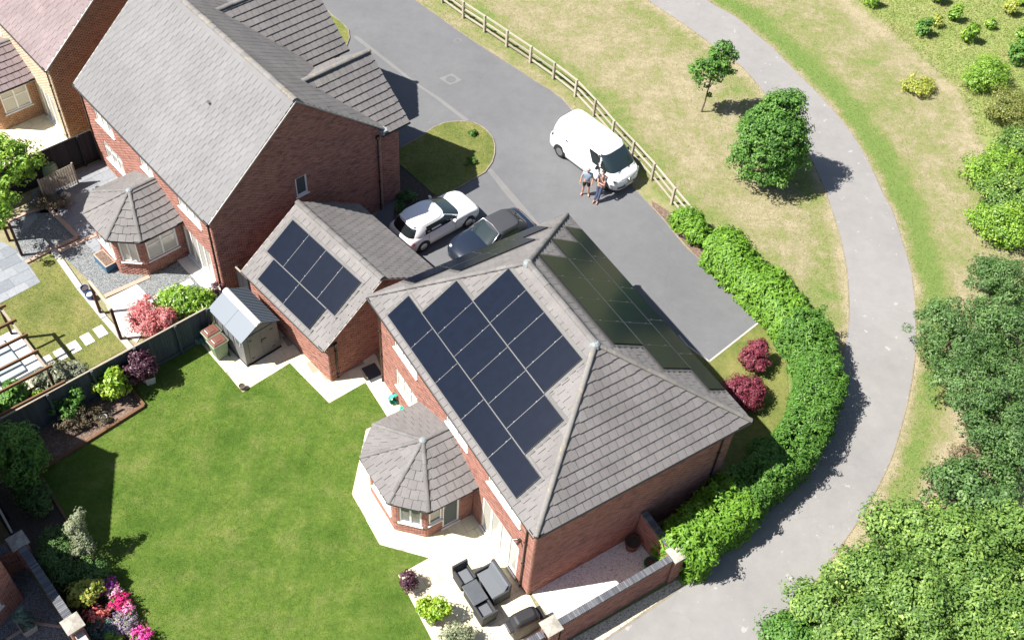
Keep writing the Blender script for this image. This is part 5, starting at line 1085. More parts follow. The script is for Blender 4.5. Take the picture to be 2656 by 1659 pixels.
EAST = [p for p in PATH_R[6:]]+[(26, 17), (30, 30), (28, 44)]+[T(3, 1550, 950), T(3, 1530, 830), T(3, 1480, 720), T(3, 1400, 600), T(3, 1250, 480), T(3, 1100, 340), T(3, 900, 170), T(3, 700, -20)]
blades('grass', 'patchy grass on the far side of the path', EAST, 260, .035, .012, MT['blade_dry'], zone=dry)
blades('grass', 'grass on the lawn island of the drive', ISL, 420, .03, .010, MT['blade_lawn'], z=.05)
# ------------------------------------------------------------------ garden objects
MT['shed'] = varied('shed_panel', [(0, (.155, .155, .16)), (1, (.175, .175, .18))], .55, 6, .12)
MT['shed_roof'] = mat('shed_roof', (.105, .13, .16), .5)
MT['bin_green'] = mat('bin_green', (.20, .27, .17), .5); MT['bin_brown'] = mat('bin_brown', (.15, .062, .045), .45)
MT['rattan'] = varied('charcoal_rattan', [(0, (.045, .047, .052)), (1, (.055, .057, .062))], .7, 90, .5, 120, .6, .004)
MT['cushion'] = varied('grey_cushion', [(0, (.115, .125, .14)), (1, (.135, .147, .163))], .9, 30, .15)
MT['table_top'] = varied('table_top', [(0, (.085, .092, .105)), (1, (.09, .10, .112))], .35, 4, .25)
MT['cover'] = mat('bbq_cover', (.022, .022, .025), .5)
MT['terracotta'] = mat('terracotta', (.12, .05, .035), .8); MT['greenpot'] = mat('green_pot', (.03, .13, .095), .4)
MT['stonepot'] = varied('stone_pot', [(0, (.28, .22, .18)), (1, (.32, .26, .22))], .8, 20, .3)
MT['whitepot'] = mat('white_pot', (.55, .54, .52), .6); MT['mintpot'] = mat('mint_pot', (.42, .52, .47), .6)
MT['bluepot'] = mat('blue_pot', (.03, .08, .22), .25); MT['hose'] = mat('hose_green', (.05, .42, .30), .4); MT['rubber'] = mat('rubber_mat', (.05, .055, .065), .9)
MT['tub_white'] = mat('tub_white', (.62, .62, .60), .6); MT['tub_grey'] = mat('tub_cover', (.30, .335, .355), .6); MT['bluebox'] = mat('blue_box', (.03, .12, .22), .4)

def shed():
    o = np.array([-10.80, 27.06, 0]); a = R(46.5); t = thing('plastic_shed', 'grey plastic garden shed with pale ribbed roof beside the garage', 'shed', o, a)
    # local x: along the door front, local y: depth to the fence
    Wd, Dp, h, rd = 1.72, 2.3, 1.72, 2.22
    mb = MB(); mb.prism([(.03, .05), (Wd-.03, .05), (Wd-.03, Dp), (.03, Dp)], .06, h); 
    mb.add([(.03, .05, h), (Wd-.03, .05, h), (Wd/2, .05, rd)], [(0, 1, 2)]); mb.add([(.03, Dp, h), (Wd-.03, Dp, h), (Wd/2, Dp, rd)], [(2, 1, 0)]); mb.build('wall', MT['shed'], t)
    MB().box((Wd/2, Dp/2, .03), (Wd, Dp+.05, .06)).build('base', MT['black'], t)
    for x0, x1 in ((.25, .855), (.865, 1.47)):
        d = MB(); d.box(((x0+x1)/2, .035, .92), (x1-x0, .03, 1.62)); dr = d.build('door', MT['shed'], t)
        for z in (.35, 1.45): MB().box(((x0+x1)/2-.2 if x0 < .5 else (x0+x1)/2+.2, .012, z), (.12, .02, .05)).build('hinge', MT['black'], dr)
    MB().box((.86, .01, 1.05), (.06, .03, .16)).box((.98, .01, 1.12), (.2, .03, .04)).build('latch', MT['black'], t)
    # roof: left slope smooth panels, right slope ribbed
    e = .09; rp = norm((Wd/2+e, 0, rd-h+.04))
    for s, x0 in ((1, -e), (-1, Wd+e)):
        rf = MB(); n = 2 if s == 1 else 24
        for k in range(n):
            y0 = -.06+(Dp+.12)*k/n; y1 = -.06+(Dp+.12)*(k+1)/n; g = .006 if s == 1 else .03
            z0, z1 = h-.04, rd+.03
            rf.hexa([(x0, y0+g, z0), (Wd/2, y0+g, z1), (Wd/2, y1-g, z1), (x0, y1-g, z0), (x0, y0+g, z0+.035), (Wd/2, y0+g, z1+.035), (Wd/2, y1-g, z1+.035), (x0, y1-g, z0+.035)])
        rf.add([(x0, -.05, h-.035), (Wd/2, -.05, rd+.035), (Wd/2, Dp+.05, rd+.035), (x0, Dp+.05, h-.035)], [(0, 1, 2, 3)])
        rf.build('roof_panel', MT['shed_roof'], t)
    rc = MB(); rc.add([(Wd/2-.17, -.07, rd-.01), (Wd/2-.05, -.07, rd+.10), (Wd/2+.05, -.07, rd+.10), (Wd/2+.12, -.07, rd+.03), (Wd/2-.17, Dp+.07, rd-.01), (Wd/2-.05, Dp+.07, rd+.10), (Wd/2+.05, Dp+.07, rd+.10), (Wd/2+.12, Dp+.07, rd+.03)], [(0, 1, 5, 4), (1, 2, 6, 5), (2, 3, 7, 6), (0, 3, 2, 1), (4, 5, 6, 7)]); rc.build('ridge_cap', MT['tub_white'], t)
    w_ = MB(); w_.box((.015, .42, 1.32), (.05, .34, .34)); wo = w_.build('window', MT['white'], t); MB().box((-.005, .42, 1.32), (.03, .27, .27)).build('pane', MT['pane'], wo)
    for y in (.8, 1.2, 1.6, 2.0): MB().box((.02, y, .9), (.03, .05, 1.6)).build('rib', MT['shed'], t)
shed()
def wheelie(label, c, rz):
    t = thing('wheelie_bin', label, 'bin', c, rz, 'wheelie bins beside the shed'); w0, w1, d0, d1 = .20, .27, .24, .33
    b = MB(); b.hexa([(-w0, -d0, .05), (w0, -d0, .05), (w0, d0, .05), (-w0, d0, .05), (-w1, -d1, .98), (w1, -d1, .98), (w1, d1, .98), (-w1, d1, .98)]); b.box((0, 0, .99), (.60, .74, .05)); b.build('body', MT['bin_green'], t, bevel=.03)
    l = MB(); l.hexa([(-.28, -.34, 1.015), (.28, -.34, 1.015), (.28, .34, 1.015), (-.28, .34, 1.015), (-.22, -.28, 1.075), (.22, -.28, 1.075), (.22, .28, 1.075), (-.22, .28, 1.075)]); l.box((0, .02, 1.085), (.3, .28, .03)); lo = l.build('lid', MT['bin_brown'], t, bevel=.02)
    MB().box((0, -.2, 1.085), (.26, .035, .03)).build('lid_label', MT['whitepot'], lo)
    MB().tube([(-.25, .40, .98), (.25, .40, .98)], .018, 8).build('handle', MT['black'], t)
    for s in (-1, 1): MB().lathe([(.001, -.03), (.1, -.03), (.1, .03), (.001, .03)], (s*.22, .27, .1), 14, 0, 'y').build('wheel', MT['black'], t).rotation_euler = (0, 0, 0)
wheelie('brown lidded green bin in front, nearer the lawn', (-12.03, 27.55, 0), R(-43)); wheelie('brown lidded green bin behind, against the grey fence', (-12.42, 28.02, 0), R(-43))

MB_ = MB
def m_thing(name, label, cat, a, b, rz=0, group=None, z=.03): p = FM.w(a, b, z); return thing(name, label, cat, p, FM.th+rz, group)
def armchair(label, a, b, rz):
    t = m_thing('rattan_armchair', label, 'armchair', a, b, rz, 'rattan patio chairs')
    s = .32; MB().box((0, 0, .19), (.62, .62, .34)).build('base', MT['rattan'], t, bevel=.02)
    for x in (-1, 1): MB().box((x*.275, 0, .46), (.09, .64, .26)).build('arm', MT['rattan'], t, bevel=.025)
    bk = MB(); bk.hexa([(-.32, .24, .3), (.32, .24, .3), (.32, .34, .3), (-.32, .34, .3), (-.32, .30, .84), (.32, .30, .84), (.32, .39, .84), (-.32, .39, .84)]); bk.build('backrest', MT['rattan'], t, bevel=.03)
    MB().box((0, -.03, .41), (.45, .54, .1)).build('seat_cushion', MT['cushion'], t, bevel=.03)
armchair('charcoal rattan armchair at the upper end of the patio table', -1.42, 1.93, 0)
armchair('charcoal rattan armchair at the lower end of the patio table', -1.48, .38, math.pi)
t = m_thing('rattan_sofa', 'charcoal two seat rattan sofa with grey cushions along the house wall', 'sofa', -.66, 1.19)
MB().box((0, 0, .19), (.72, 1.32, .34)).build('base', MT['rattan'], t, bevel=.02)
for y in (-1, 1): MB().box((0, y*.62, .46), (.72, .09, .26)).build('arm', MT['rattan'], t, bevel=.03)
MB().hexa([(.24, -.66, .3), (.36, -.66, .3), (.36, .66, .3), (.24, .66, .3), (.30, -.64, .86), (.42, -.6, .86), (.42, .6, .86), (.30, .64, .86)]).build('backrest', MT['rattan'], t, bevel=.03)
MB().box((-.06, 0, .41), (.6, 1.13, .1)).build('seat_cushion', MT['cushion'], t, bevel=.03)
MB().hexa([(.12, -.56, .45), (.24, -.56, .45), (.24, .56, .45), (.12, .56, .45), (.24, -.56, .84), (.32, -.56, .84), (.32, .56, .84), (.24, .56, .84)]).build('back_cushion', MT['cushion'], t, bevel=.03)
t = m_thing('patio_table', 'charcoal rectangular patio table between two armchairs', 'table', -1.48, 1.09)
MB().box((0, 0, .64), (.6, .86, .04)).build('table_top', MT['table_top'], t, bevel=.008); MB().box((0, 0, .3), (.5, .74, .6)).build('base', MT['rattan'], t)
t = m_thing('covered_barbecue', 'barbecue under a black cover beside the pier cap', 'barbecue', -.55, -.72, R(-4))
cv = MB(); prof = [(0, .52, .30), (.3, .55, .32), (.75, .55, .31), (.95, .52, .30), (1.1, .40, .24), (1.16, .33, .16)]; V = []; sg = 20
for z, x, y in prof:
    for k in range(sg):
        a = 2*math.pi*k/sg; cx, sy = math.cos(a), math.sin(a); f = 1+.05*math.sin(a*7+z*4)*(1.1-z); V.append((math.copysign(abs(cx)**.45, cx)*x*f, math.copysign(abs(sy)**.45, sy)*y*f, z))
F = [(i*sg+k, i*sg+(k+1) % sg, (i+1)*sg+(k+1) % sg, (i+1)*sg+k) for i in range(len(prof)-1) for k in range(sg)]+[tuple(range((len(prof)-1)*sg, len(prof)*sg))]
cv.add(V, F).build('cover', MT['cover'], t)
MB().box((.62, 0, .72), (.26, .5, .1)).build('side_shelf', MT['cover'], t, bevel=.04); MB().box((-.6, 0, .72), (.2, .46, .1)).build('side_shelf', MT['cover'], t, bevel=.04)
def pot(name, label, p, r, h, m, fill='soil_dark', cat='pot', rim=True, seg=18):
    t = thing(name, label, cat, p)
    pr = [(.001, 0), (r*.72, 0), (r*.95, h*.85), (r*1.04, h*.86), (r*1.04, h), (r*.92, h), (r*.90, h*.80), (.001, h*.80)]
    MB().lathe(pr, (0, 0, 0), seg).build('pot', MT[m], t, smooth=False); MB().prism(disc_poly((0, 0), r*.89), h*.80, h*.84).build('soil', MT[fill], t); return t
pot('terracotta_pot', 'large empty terracotta pot in the corner of the gravel yard', (5.23, 20.29, .035), .29, .5, 'terracotta')
pot('green_pot', 'dark green pot by the garden wall in the gravel yard', (5.92, 19.48, .035), .27, .45, 'greenpot')
p = FM.w(-3.25, 2.8, .03); pot('patio_pot', 'clay pot under the dark bushy plant at the lawn edge', p, .2, .3, 'stonepot'); plant('potted_plant', 'dark brown leaved bushy plant in pot at the lawn edge', 'plant', (p[0], p[1], .28), [(0, 0, .28, .3, .28, .32), (.05, -.2, .2, .24, .22, .24)], 1500, (.09, .04), MT['lf_purple'], .12, 26, 6)
p = FM.w(-3.2, 1.18, .03); pot('patio_pot', 'stone coloured pot under the sunny green plant', p, .24, .36, 'stonepot'); plant('potted_plant', 'sunny light green plant in pot on the patio', 'plant', (p[0], p[1], .34), [(0.05, .1, .4, .48, .45, .42), (.3, .15, .55, .35, .3, .3), (-.25, .1, .45, .3, .3, .3)], 2000, (.11, .06), MT['lf_lime'], .16, 26, 7, inner=.3)
p = FM.w(-2.95, .1, .03); pot('patio_pot', 'pot under the pale plant at the bottom frame edge', p, .24, .34, 'stonepot'); plant('potted_plant', 'pale variegated plant in pot at the bottom frame edge', 'plant', (p[0], p[1], .32), [(0, 0, .35, .5, .42, .36), (.45, .1, .3, .3, .3, .25)], 1500, (.09, .045), MT['lf_pale'], .16, 22, 8, inner=.2)
t = m_thing('planter_box', 'small dark planter box behind the sunny green plant', 'planter', -3.15, 1.85); MB().box((0, 0, .12), (.3, .3, .24)).build('box', MT['black'], t); MB().box((0, 0, .235), (.25, .25, .02)).build('soil', MT['soil'], t)
pot('corner_pot', 'small pot on the patio corner beside the lawn', (-10.75, 25.95, .03), .13, .22, 'stonepot')
pot('mint_bucket', 'pale mint bucket in the mulch border', (-15.75, 23.78, .04), .15, .3, 'mintpot')
t = thing('acer_pot', 'square white pot holding the dark purple acer', 'pot', (-14.52, 25.9, 0), R(30)); MB().hexa([(-.16, -.16, 0), (.16, -.16, 0), (.16, .16, 0), (-.16, .16, 0), (-.22, -.22, .45), (.22, -.22, .45), (.22, .22, .45), (-.22, .22, .45)]).build('pot', MT['whitepot'], t); MB().box((0, 0, .455), (.38, .38, .02)).build('soil', MT['soil_dark'], t)
pot('blue_pot', 'glossy dark blue pot upper of two beside the sleeper strip', T(4, 603, 590), .17, .34, 'bluepot'); pot('blue_pot', 'glossy blue pot with pale contents lower of two', T(4, 635, 635), .17, .34, 'bluepot', 'gravel_white')
p = T(4, 745, 395); t = thing('trough_planter', 'blue sided wooden trough of dry soil on the gravel', 'planter', p, FN.th+R(3)); MB().box((0, 0, .2), (.5, 1.05, .4)).build('box', MT['bluebox'], t); MB().box((0, 0, .41), (.5, 1.05, .03)).build('rim', MT['sleeper'], t); MB().box((0, 0, .43), (.38, .92, .02)).build('soil', MT['soil'], t)
# hose, mat
def reel(label, p, r, n):
    t = thing('hose_reel', label, 'hose', (p[0], p[1], .03), R(30)); mb = MB()
    for k in range(n):
        pts = [(r*(1-.02*k)*math.cos(a)*(1+.05*math.sin(3*a+k)), .03*k-.06+random.uniform(-.01, .01), r*1.05+r*(1-.02*k)*math.sin(a)) for a in np.linspace(0, 2*math.pi, 22)]; mb.tube(pts, .02, 6)
    mb.build('hose', MT['hose'], t); MB().box((0, .1, r*1.05), (.12, .06, .5)).build('bracket', MT['black'], t)
reel('coiled turquoise garden hose leaning on the house wall', (-4.47, 25.93), .26, 7)
t = thing('watering_can', 'small turquoise watering can beside the bay roof', 'watering can', (-4.1, 25.55, .03), R(40)); MB().lathe([(.001, 0), (.13, 0), (.12, .25), (.10, .27), (.001, .27)]).build('body', MT['hose'], t); MB().tube([(.1, 0, .06), (.3, 0, .3)], [.025, .018], 8).build('spout', MT['hose'], t); MB().tube([(-.1, 0, .1), (-.2, 0, .22), (-.08, 0, .3), (.05, 0, .27)], .015, 6).build('handle', MT['hose'], t)
mt_ = MB().box((0, 0, .008), (.62, .85, .016)).build('door_mat', MT['rubber']); mt_.location = (-5.6, 27.35, .034); mt_.rotation_euler = (0, 0, FM.th); tag(mt_, 'dark door mat on the patio between garage and house', 'mat')
# pergola at the left, gate frame, half arch
c1z = lambda x, y, z: G(x/4.727, 780+y/4.727, z)
t = thing('pergola', 'brown timber pergola over the white seating at the left edge', 'pergola', (-20.69, 27.44, 0)); o = np.array([-20.69, 27.44, 0])
fr_dir = norm((1, -.98, 0)); back = norm((-.72, -.70, 0))
beam_a = np.array([-20.75, 27.5, 2.12]); beam_b = beam_a+fr_dir*4.3
MB().beam(beam_a-o, beam_b-o, .09, .14).build('beam', MT['timber_grey'], t)
for s in (.08, 4.2):
    p = beam_a+fr_dir*s; MB().box((*(p-o)[:2], 1.02), (.1, .1, 2.05), R(45)).build('post', MT['timber_dark'], t)
    p2 = p+back*2.6; MB().box((*(p2-o)[:2], 1.02), (.1, .1, 2.05), R(45)).build('post', MT['timber_dark'], t)
MB().beam(beam_a-o+back*2.6, beam_b-o+back*2.6, .09, .14).build('beam', MT['timber_grey'], t)
for x, y in ((70, 50), (200, 230), (340, 405), (470, 605), (635, 790), (800, 985)):
    e = c1z(x, y, 2.27); MB().beam(e-o, e-o+back*3.5, .07, .13).build('rafter', MT['timber'], t)
t = thing('white_daybed', 'white framed day bed with grey mattress under the pergola', 'day bed', (-20.4, 25.9, 0), R(-44))
MB().box((0, 0, .18), (2.9, 2.3, .36)).build('base', MT['tub_white'], t); MB().box((-.15, -.3, .42), (2.1, 1.6, .12)).build('mattress', MT['tub_grey'], t, bevel=.03); MB().box((-.1, -.95, .56), (2.0, .24, .2)).build('bolster', MT['tub_grey'], t, bevel=.05)
MB().box((1.2, .2, .375), (.35, 1.7, .03)).build('side_top', MT['table_top'], t)
t = thing('storage_bench', 'grey topped timber storage bench between pergola and fence', 'bench', (-19.1, 24.75, 0), R(45)); MB().box((0, 0, .28), (1.0, .42, .56)).build('box', MT['timber_dark'], t); MB().box((0, 0, .575), (1.06, .48, .04)).build('lid', MT['timber_grey'], t)
t = thing('gate_arch', 'brown two post timber frame straddling the white path', 'frame', (-17.61, 29.23, 0)); q = np.array([-16.33, 27.92, 0])-np.array([-17.61, 29.23, 0])
for c in ((0, 0), (q[0], q[1])): MB().box((*c, 1.0), (.11, .11, 2.0), R(45)).build('post', MT['timber_dark'], t)
MB().beam((-q[0]*.03, -q[1]*.03, 2.02), (q[0]*1.03, q[1]*1.03, 2.02), .11, .1).build('crossbar', MT['timber_grey'], t)
t = thing('timber_arch', 'brown timber post and beam beside the shaded gravel bed', 'frame', (-22.02, 32.1, 0)); MB().box((0, 0, 1.0), (.11, .11, 2.0), R(45)).build('post', MT['timber_dark'], t); e = c5(0, 790); b_ = G(0, 400+770/5.04, 2.02)-np.array([-22.02, 32.1, 0]); MB().beam((0, 0, 2.02), (b_[0]*1.5, b_[1]*1.5, 2.02), .11, .1).build('beam', MT['sleeper'], t); MB().box((b_[0]*1.45, b_[1]*1.45, 1.0), (.11, .11, 2.0), R(45)).build('post', MT['timber_dark'], t)
# trellis, water butt, broken chair in the shade
a_, b_ = c5(595, 600), c5(1025, 385); t = thing('trellis_screen', 'weathered lattice trellis screen in the shaded terrace', 'trellis', a_); d = b_-a_; L = np.linalg.norm(d); d /= L
for s in (0, L): MB().box((*(d*s)[:2], .66), (.07, .07, 1.32), math.atan2(d[1], d[0])).build('post', MT['timber_grey'], t)
for k in range(17): MB().beam((*(d*0)[:2], .12+k*.07), (*(d*L)[:2], .12+k*.07), .015, .035).build('slat', MT['timber_grey'], t)
for k in range(1, 14): c = d*(L*k/14); MB().box((c[0]+d[1]*.02, c[1]-d[0]*.02, .68), (.03, .015, 1.2), math.atan2(d[1], d[0])).build('slat', MT['timber_grey'], t)
p = c5(700, 330); t = thing('compost_bin', 'mossy green compost bin behind the trellis', 'bin', p); MB().lathe([(.001, 0), (.42, 0), (.34, .8), (.3, .92), (.1, .98), (.001, .98)], (0, 0, 0), 16).build('body', MT['bin_green'], t); MB().lathe([(.28, 0), (.26, .1), (.001, .12)], (0, 0, .93), 16).build('lid', MT['bin_green'], t)
p = c5(540, 330); t = thing('red_barrow', 'red wheelbarrow tray in the shade behind the trellis', 'barrow', p, R(20)); MB().hexa([(-.25, -.18, .35), (.25, -.18, .35), (.25, .18, .35), (-.25, .18, .35), (-.42, -.3, .6), (.4, -.3, .6), (.4, .3, .6), (-.42, .3, .6)]).build('tray', mat('barrow_red', (.35, .03, .03), .5), t); MB().lathe([(.001, -.04), (.17, -.04), (.17, .04), (.001, .04)], (.55, 0, .17), 14, 0, 'y').build('wheel', MT['black'], t); MB().tube([(-.9, .2, .5), (.5, .08, .2)], .018, 6).build('handle', MT['black'], t); MB().tube([(-.9, -.2, .5), (.5, -.08, .2)], .018, 6).build('handle', MT['black'], t)
p = c5(860, 560); t = thing('garden_toy', 'white tipped over plastic seat on the shaded slate', 'seat', p, R(-20)); MB().hexa([(-.2, -.16, 0), (.2, -.16, .05), (.2, .16, .05), (-.2, .16, 0), (-.16, -.14, .2), (.24, -.12, .26), (.24, .12, .26), (-.16, .14, .2)]).build('seat', MT['tub_white'], t); MB().box((-.25, 0, .16), (.06, .3, .3)).build('backrest', MT['bluepot'], t)
# conifer spiral in planter and low timber frame, lower left yard
p = G(315/4.213+3, 1300+1400/4.213); t = thing('conifer_planter', 'grey square planter at the foot of the lower left wall', 'planter', p, R(-44)); MB().hexa([(-.2, -.2, 0), (.2, -.2, 0), (.2, .2, 0), (-.2, .2, 0), (-.25, -.25, .42), (.25, -.25, .42), (.25, .25, .42), (-.25, .25, .42)]).build('pot', MT['concrete'], t); MB().box((0, 0, .425), (.44, .44, .02)).build('soil', MT['soil'], t)
plant('spiral_conifer', 'blue green spiral conifer in the lower left planter', 'conifer', (p[0], p[1], .43), [(.1*math.cos(k*1.1), .1*math.sin(k*1.1), .12+.17*k, .24-.022*k, .24-.022*k, .11) for k in range(7)], 3600, (.05, .025), MT['lf_blue'], .07, 30, 2)
sleepers('sleeper_edging', 'tan timber strips framing the lower left gravel yard', [G(18, 1659), G(85, 1615), G(160, 1625)], .1, .06, MT['sleeper'])
# ------------------------------------------------------------------ vehicles
MT['car_white'] = paint('white_paint', (.80, .81, .82), .3, .7); MT['car_navy'] = paint('navy_paint', (.012, .018, .032), .22, 1.0)
MT['car_glass'] = glassy('car_glass', (.012, .016, .018), .03); MT['car_glass2'] = glassy('clear_car_glass', (.02, .032, .036), .03)
MT['tyre'] = mat('tyre', (.015, .015, .016), .85); MT['rim'] = mat('alloy_rim', (.45, .46, .48), .3, .9); MT['trim'] = mat('car_trim', (.012, .012, .013), .5)
MT['lamp_red'] = mat('tail_lamp', (.35, .012, .015), .15); MT['lamp_clear'] = mat('head_lamp', (.35, .38, .40), .1, .3); MT['softtop'] = varied('soft_top', [(0, (.045, .048, .055)), (1, (.05, .054, .062))], .85, 60, .2)
MT['plate'] = mat('number_plate', (.6, .6, .58), .5); MT['logo_blue'] = mat('logo_blue', (.03, .05, .16), .4)
def cr(xs_, ys_, x):
    """smooth (pchip-like) interpolation"""
    xs_, ys_ = np.array(xs_, float), np.array(ys_, float); h = np.diff(xs_); d = np.diff(ys_)/h; m = np.zeros(len(xs_)); m[1:-1] = np.where(d[:-1]*d[1:] > 0, 2*d[:-1]*d[1:]/(d[:-1]+d[1:]+1e-12), 0); m[0], m[-1] = d[0], d[-1]
    i = np.clip(np.searchsorted(xs_, x)-1, 0, len(h)-1); t = (x-xs_[i])/h[i]
    return (2*t**3-3*t**2+1)*ys_[i]+(t**3-2*t**2+t)*h[i]*m[i]+(-2*t**3+3*t**2)*ys_[i+1]+(t**3-t**2)*h[i]*m[i+1]
def loft(name, st, mats, parent, nx=70, crown=.06, arches=(), seg=None):
    """closed car body from stations (x, half width, top z, sill z); wheel arches are pushed in"""
    st = np.array(st, float); x = np.concatenate([st[0, 0]+(st[-1, 0]-st[0, 0])*(1-np.cos(np.linspace(0, math.pi, nx)))/2]); hw = cr(st[:, 0], st[:, 1], x); zt = cr(st[:, 0], st[:, 2], x); zs_ = cr(st[:, 0], st[:, 3], x)
    prof = [(.0, 1.0, crown), (.35, 1.0, crown*.85), (.7, 1.0, crown*.3), (.88, .965, 0), (.965, .88, 0), (.99, .75, 0), (1.0, .55, 0), (1.0, .38, 0), (.985, .2, 0), (.95, .05, 0), (.88, 0, 0), (0, 0, 0)]
    full = [(-a, b, c) for a, b, c in prof[::-1][:-1]]+prof; full = full[:-1]; n = len(full)
    V = np.array([[(xx, a*w_, z0+(z1-z0)*b+c*min(1, w_)) for a, b, c in full] for xx, w_, z1, z0 in zip(x, hw, zt, zs_)]).reshape(-1, 3)
    F = [(i*n+k, (i+1)*n+k, (i+1)*n+(k+1) % n, i*n+(k+1) % n) for i in range(nx-1) for k in range(n)]
    mb = MB(); mb.add(V, F+[tuple(range(n)), tuple(reversed(range((nx-1)*n, nx*n)))]); return mb.build(name, mats, parent, smooth=True)
def patch(name, P, m, parent, off=.006, n=8):
    """curved glass patch from four corners a,b,c,d (a-b bottom, d-c top) with outward bulge off"""
    a, b, c, d = [np.array(p, float) for p in P[:4]]; bulge = np.array(P[4], float) if len(P) > 4 else np.zeros(3); nn = np.cross(b-a, d-a); nn /= np.linalg.norm(nn); V = []
    for j in range(n+1):
        for i in range(n+1):
            u, v = i/n, j/n; p = (a*(1-u)+b*u)*(1-v)+(d*(1-u)+c*u)*v+bulge*(4*u*(1-u))+nn*off; V.append(p)
    F = [(j*(n+1)+i, j*(n+1)+i+1, (j+1)*(n+1)+i+1, (j+1)*(n+1)+i) for j in range(n) for i in range(n)]
    return MB().add(V, F).build(name, m, parent, smooth=True)
def greenhouse(parent, name, bot, top, m, crown=.04, zones=(), e=.34, N=112, lv=12, bulge=.02):
    """cabin shell from belt to roof; zones (name, material, test(u, v, level, x)) become separate glass parts of the same skin
    bot/top = (x_rear, x_front, half width rear, half width front, z)"""
    th = np.linspace(0, 2*math.pi, N, endpoint=False)+math.pi/N; sg = lambda c: np.sign(c)*np.abs(c)**e; uu, vv = sg(np.cos(th)), sg(np.sin(th)); rings = []
    def ring(t, shrink=1.0, dz=0.0):
        x0, x1, w0, w1, z = [bot[i]*(1-t)+top[i]*t for i in range(5)]; b = bulge*4*t*(1-t); cx = (x0+x1)/2; ax = (x1-x0)/2+b; wv = (w0+w1)/2+(w1-w0)/2*uu+b
        nose = .10*(1-np.abs(vv)**2.2)*np.clip(uu, 0, 1)**3-.05*(1-np.abs(vv)**2.2)*np.clip(-uu, 0, 1)**3
        return np.stack([cx+ax*uu*shrink+(nose-.07*np.clip(uu, 0, 1)**3), vv*wv*shrink, np.full(N, z+dz)], 1)
    ts = np.linspace(0, 1, lv+1)
    for t in ts: rings.append(ring(t))
    for s_ in (.985, .95, .88, .75, .55, .3): rings.append(ring(1, s_, crown*(1-s_**4)**.6+.012))
    V = np.concatenate(rings+[np.array([[ (top[0]+top[1])/2, 0, top[4]+crown+.012]])]); nr = len(rings); groups = {}
    for r in range(nr-1):
        for k in range(N):
            k2 = (k+1) % N; f = (r*N+k, r*N+k2, (r+1)*N+k2, (r+1)*N+k); key = name
            if r < lv:
                t = (ts[r]+ts[r+1])/2; xm = V[list(f), 0].mean(); u = (uu[k]+uu[k2])/2; v = (vv[k]+vv[k2])/2
                for zn in zones:
                    if zn[2](u, v, t, xm): key = zn; break
            groups.setdefault(key, []).append(f)
    groups[name] += [((nr-1)*N+k, (nr-1)*N+(k+1) % N, nr*N) for k in range(N)]
    for key, fs in groups.items():
        ids = sorted({i for f in fs for i in f}); mp = {i: q for q, i in enumerate(ids)}; mb = MB(); mb.add(V[ids], [tuple(mp[i] for i in f) for f in fs])
        mb.build(key if key == name else key[0], m if key == name else key[1], parent, smooth=True)
def wheel(parent, x, y, r, spokes=5, wd=.21, cover=False):
    s = 1 if y > 0 else -1; o = MB().lathe([(r*.62, -wd/2), (r*.9, -wd/2), (r, -wd*.32), (r, wd*.32), (r*.9, wd/2), (r*.62, wd/2)], (0, 0, 0), 28, 0, 'y').build('wheel', MT['tyre'], parent, smooth=True); o.location = (x, y, r)
    rim = MB(); yy = s*wd*.42; rim.lathe([(r*.60, yy-.02), (r*.66, yy), (r*.66, yy+.01), (r*.56, yy+.008)], (0, 0, 0), 28, 0, 'y'); rim.lathe([(.001, yy+s*.012), (r*.16, yy+s*.012), (r*.16, yy-s*.03)], (0, 0, 0), 12, 0, 'y')
    for k in range(spokes):
        a = 2*math.pi*k/spokes+.3; b = a+.22; rim.beam((math.cos(a)*r*.1, yy, math.sin(a)*r*.1), (math.cos(b)*r*.62, yy-s*.005, math.sin(b)*r*.62), .055 if spokes < 7 else .045, .03, up=(0, 1, 0))
    rim.build('rim', MT['rim'], o); MB().lathe([(.001, yy-s*.05), (r*.63, yy-s*.05)], (0, 0, 0), 24, 0, 'y').build('brake_disc', MT['trim'], o); return o
def arch(parent, x, y, r):
    s = 1 if y > 0 else -1; mb = MB(); n = 18; V = []
    for k in range(n+1):
        a = -.25+(math.pi+.5)*k/n
        for rr, yy in ((r*1.17, y+s*.004), (r*.7, y+s*.006)): V.append((x+math.cos(a)*rr, yy, r+math.sin(a)*rr))
    F = [(2*k, 2*k+1, 2*k+3, 2*k+2) for k in range(n)]; mb.add(V, F).build('wheel_arch', MT['trim'], parent)
def mirror(parent, x, y, z, m):
    s = 1 if y > 0 else -1; MB().hexa([(x-.06, y, z-.05), (x+.08, y, z-.05), (x+.08, y+s*.2, z-.06), (x-.04, y+s*.2, z-.06), (x-.05, y+s*.05, z+.08), (x+.05, y+s*.05, z+.08), (x+.05, y+s*.2, z+.07), (x-.03, y+s*.2, z+.07)]).build('mirror', m, parent, bevel=.025)

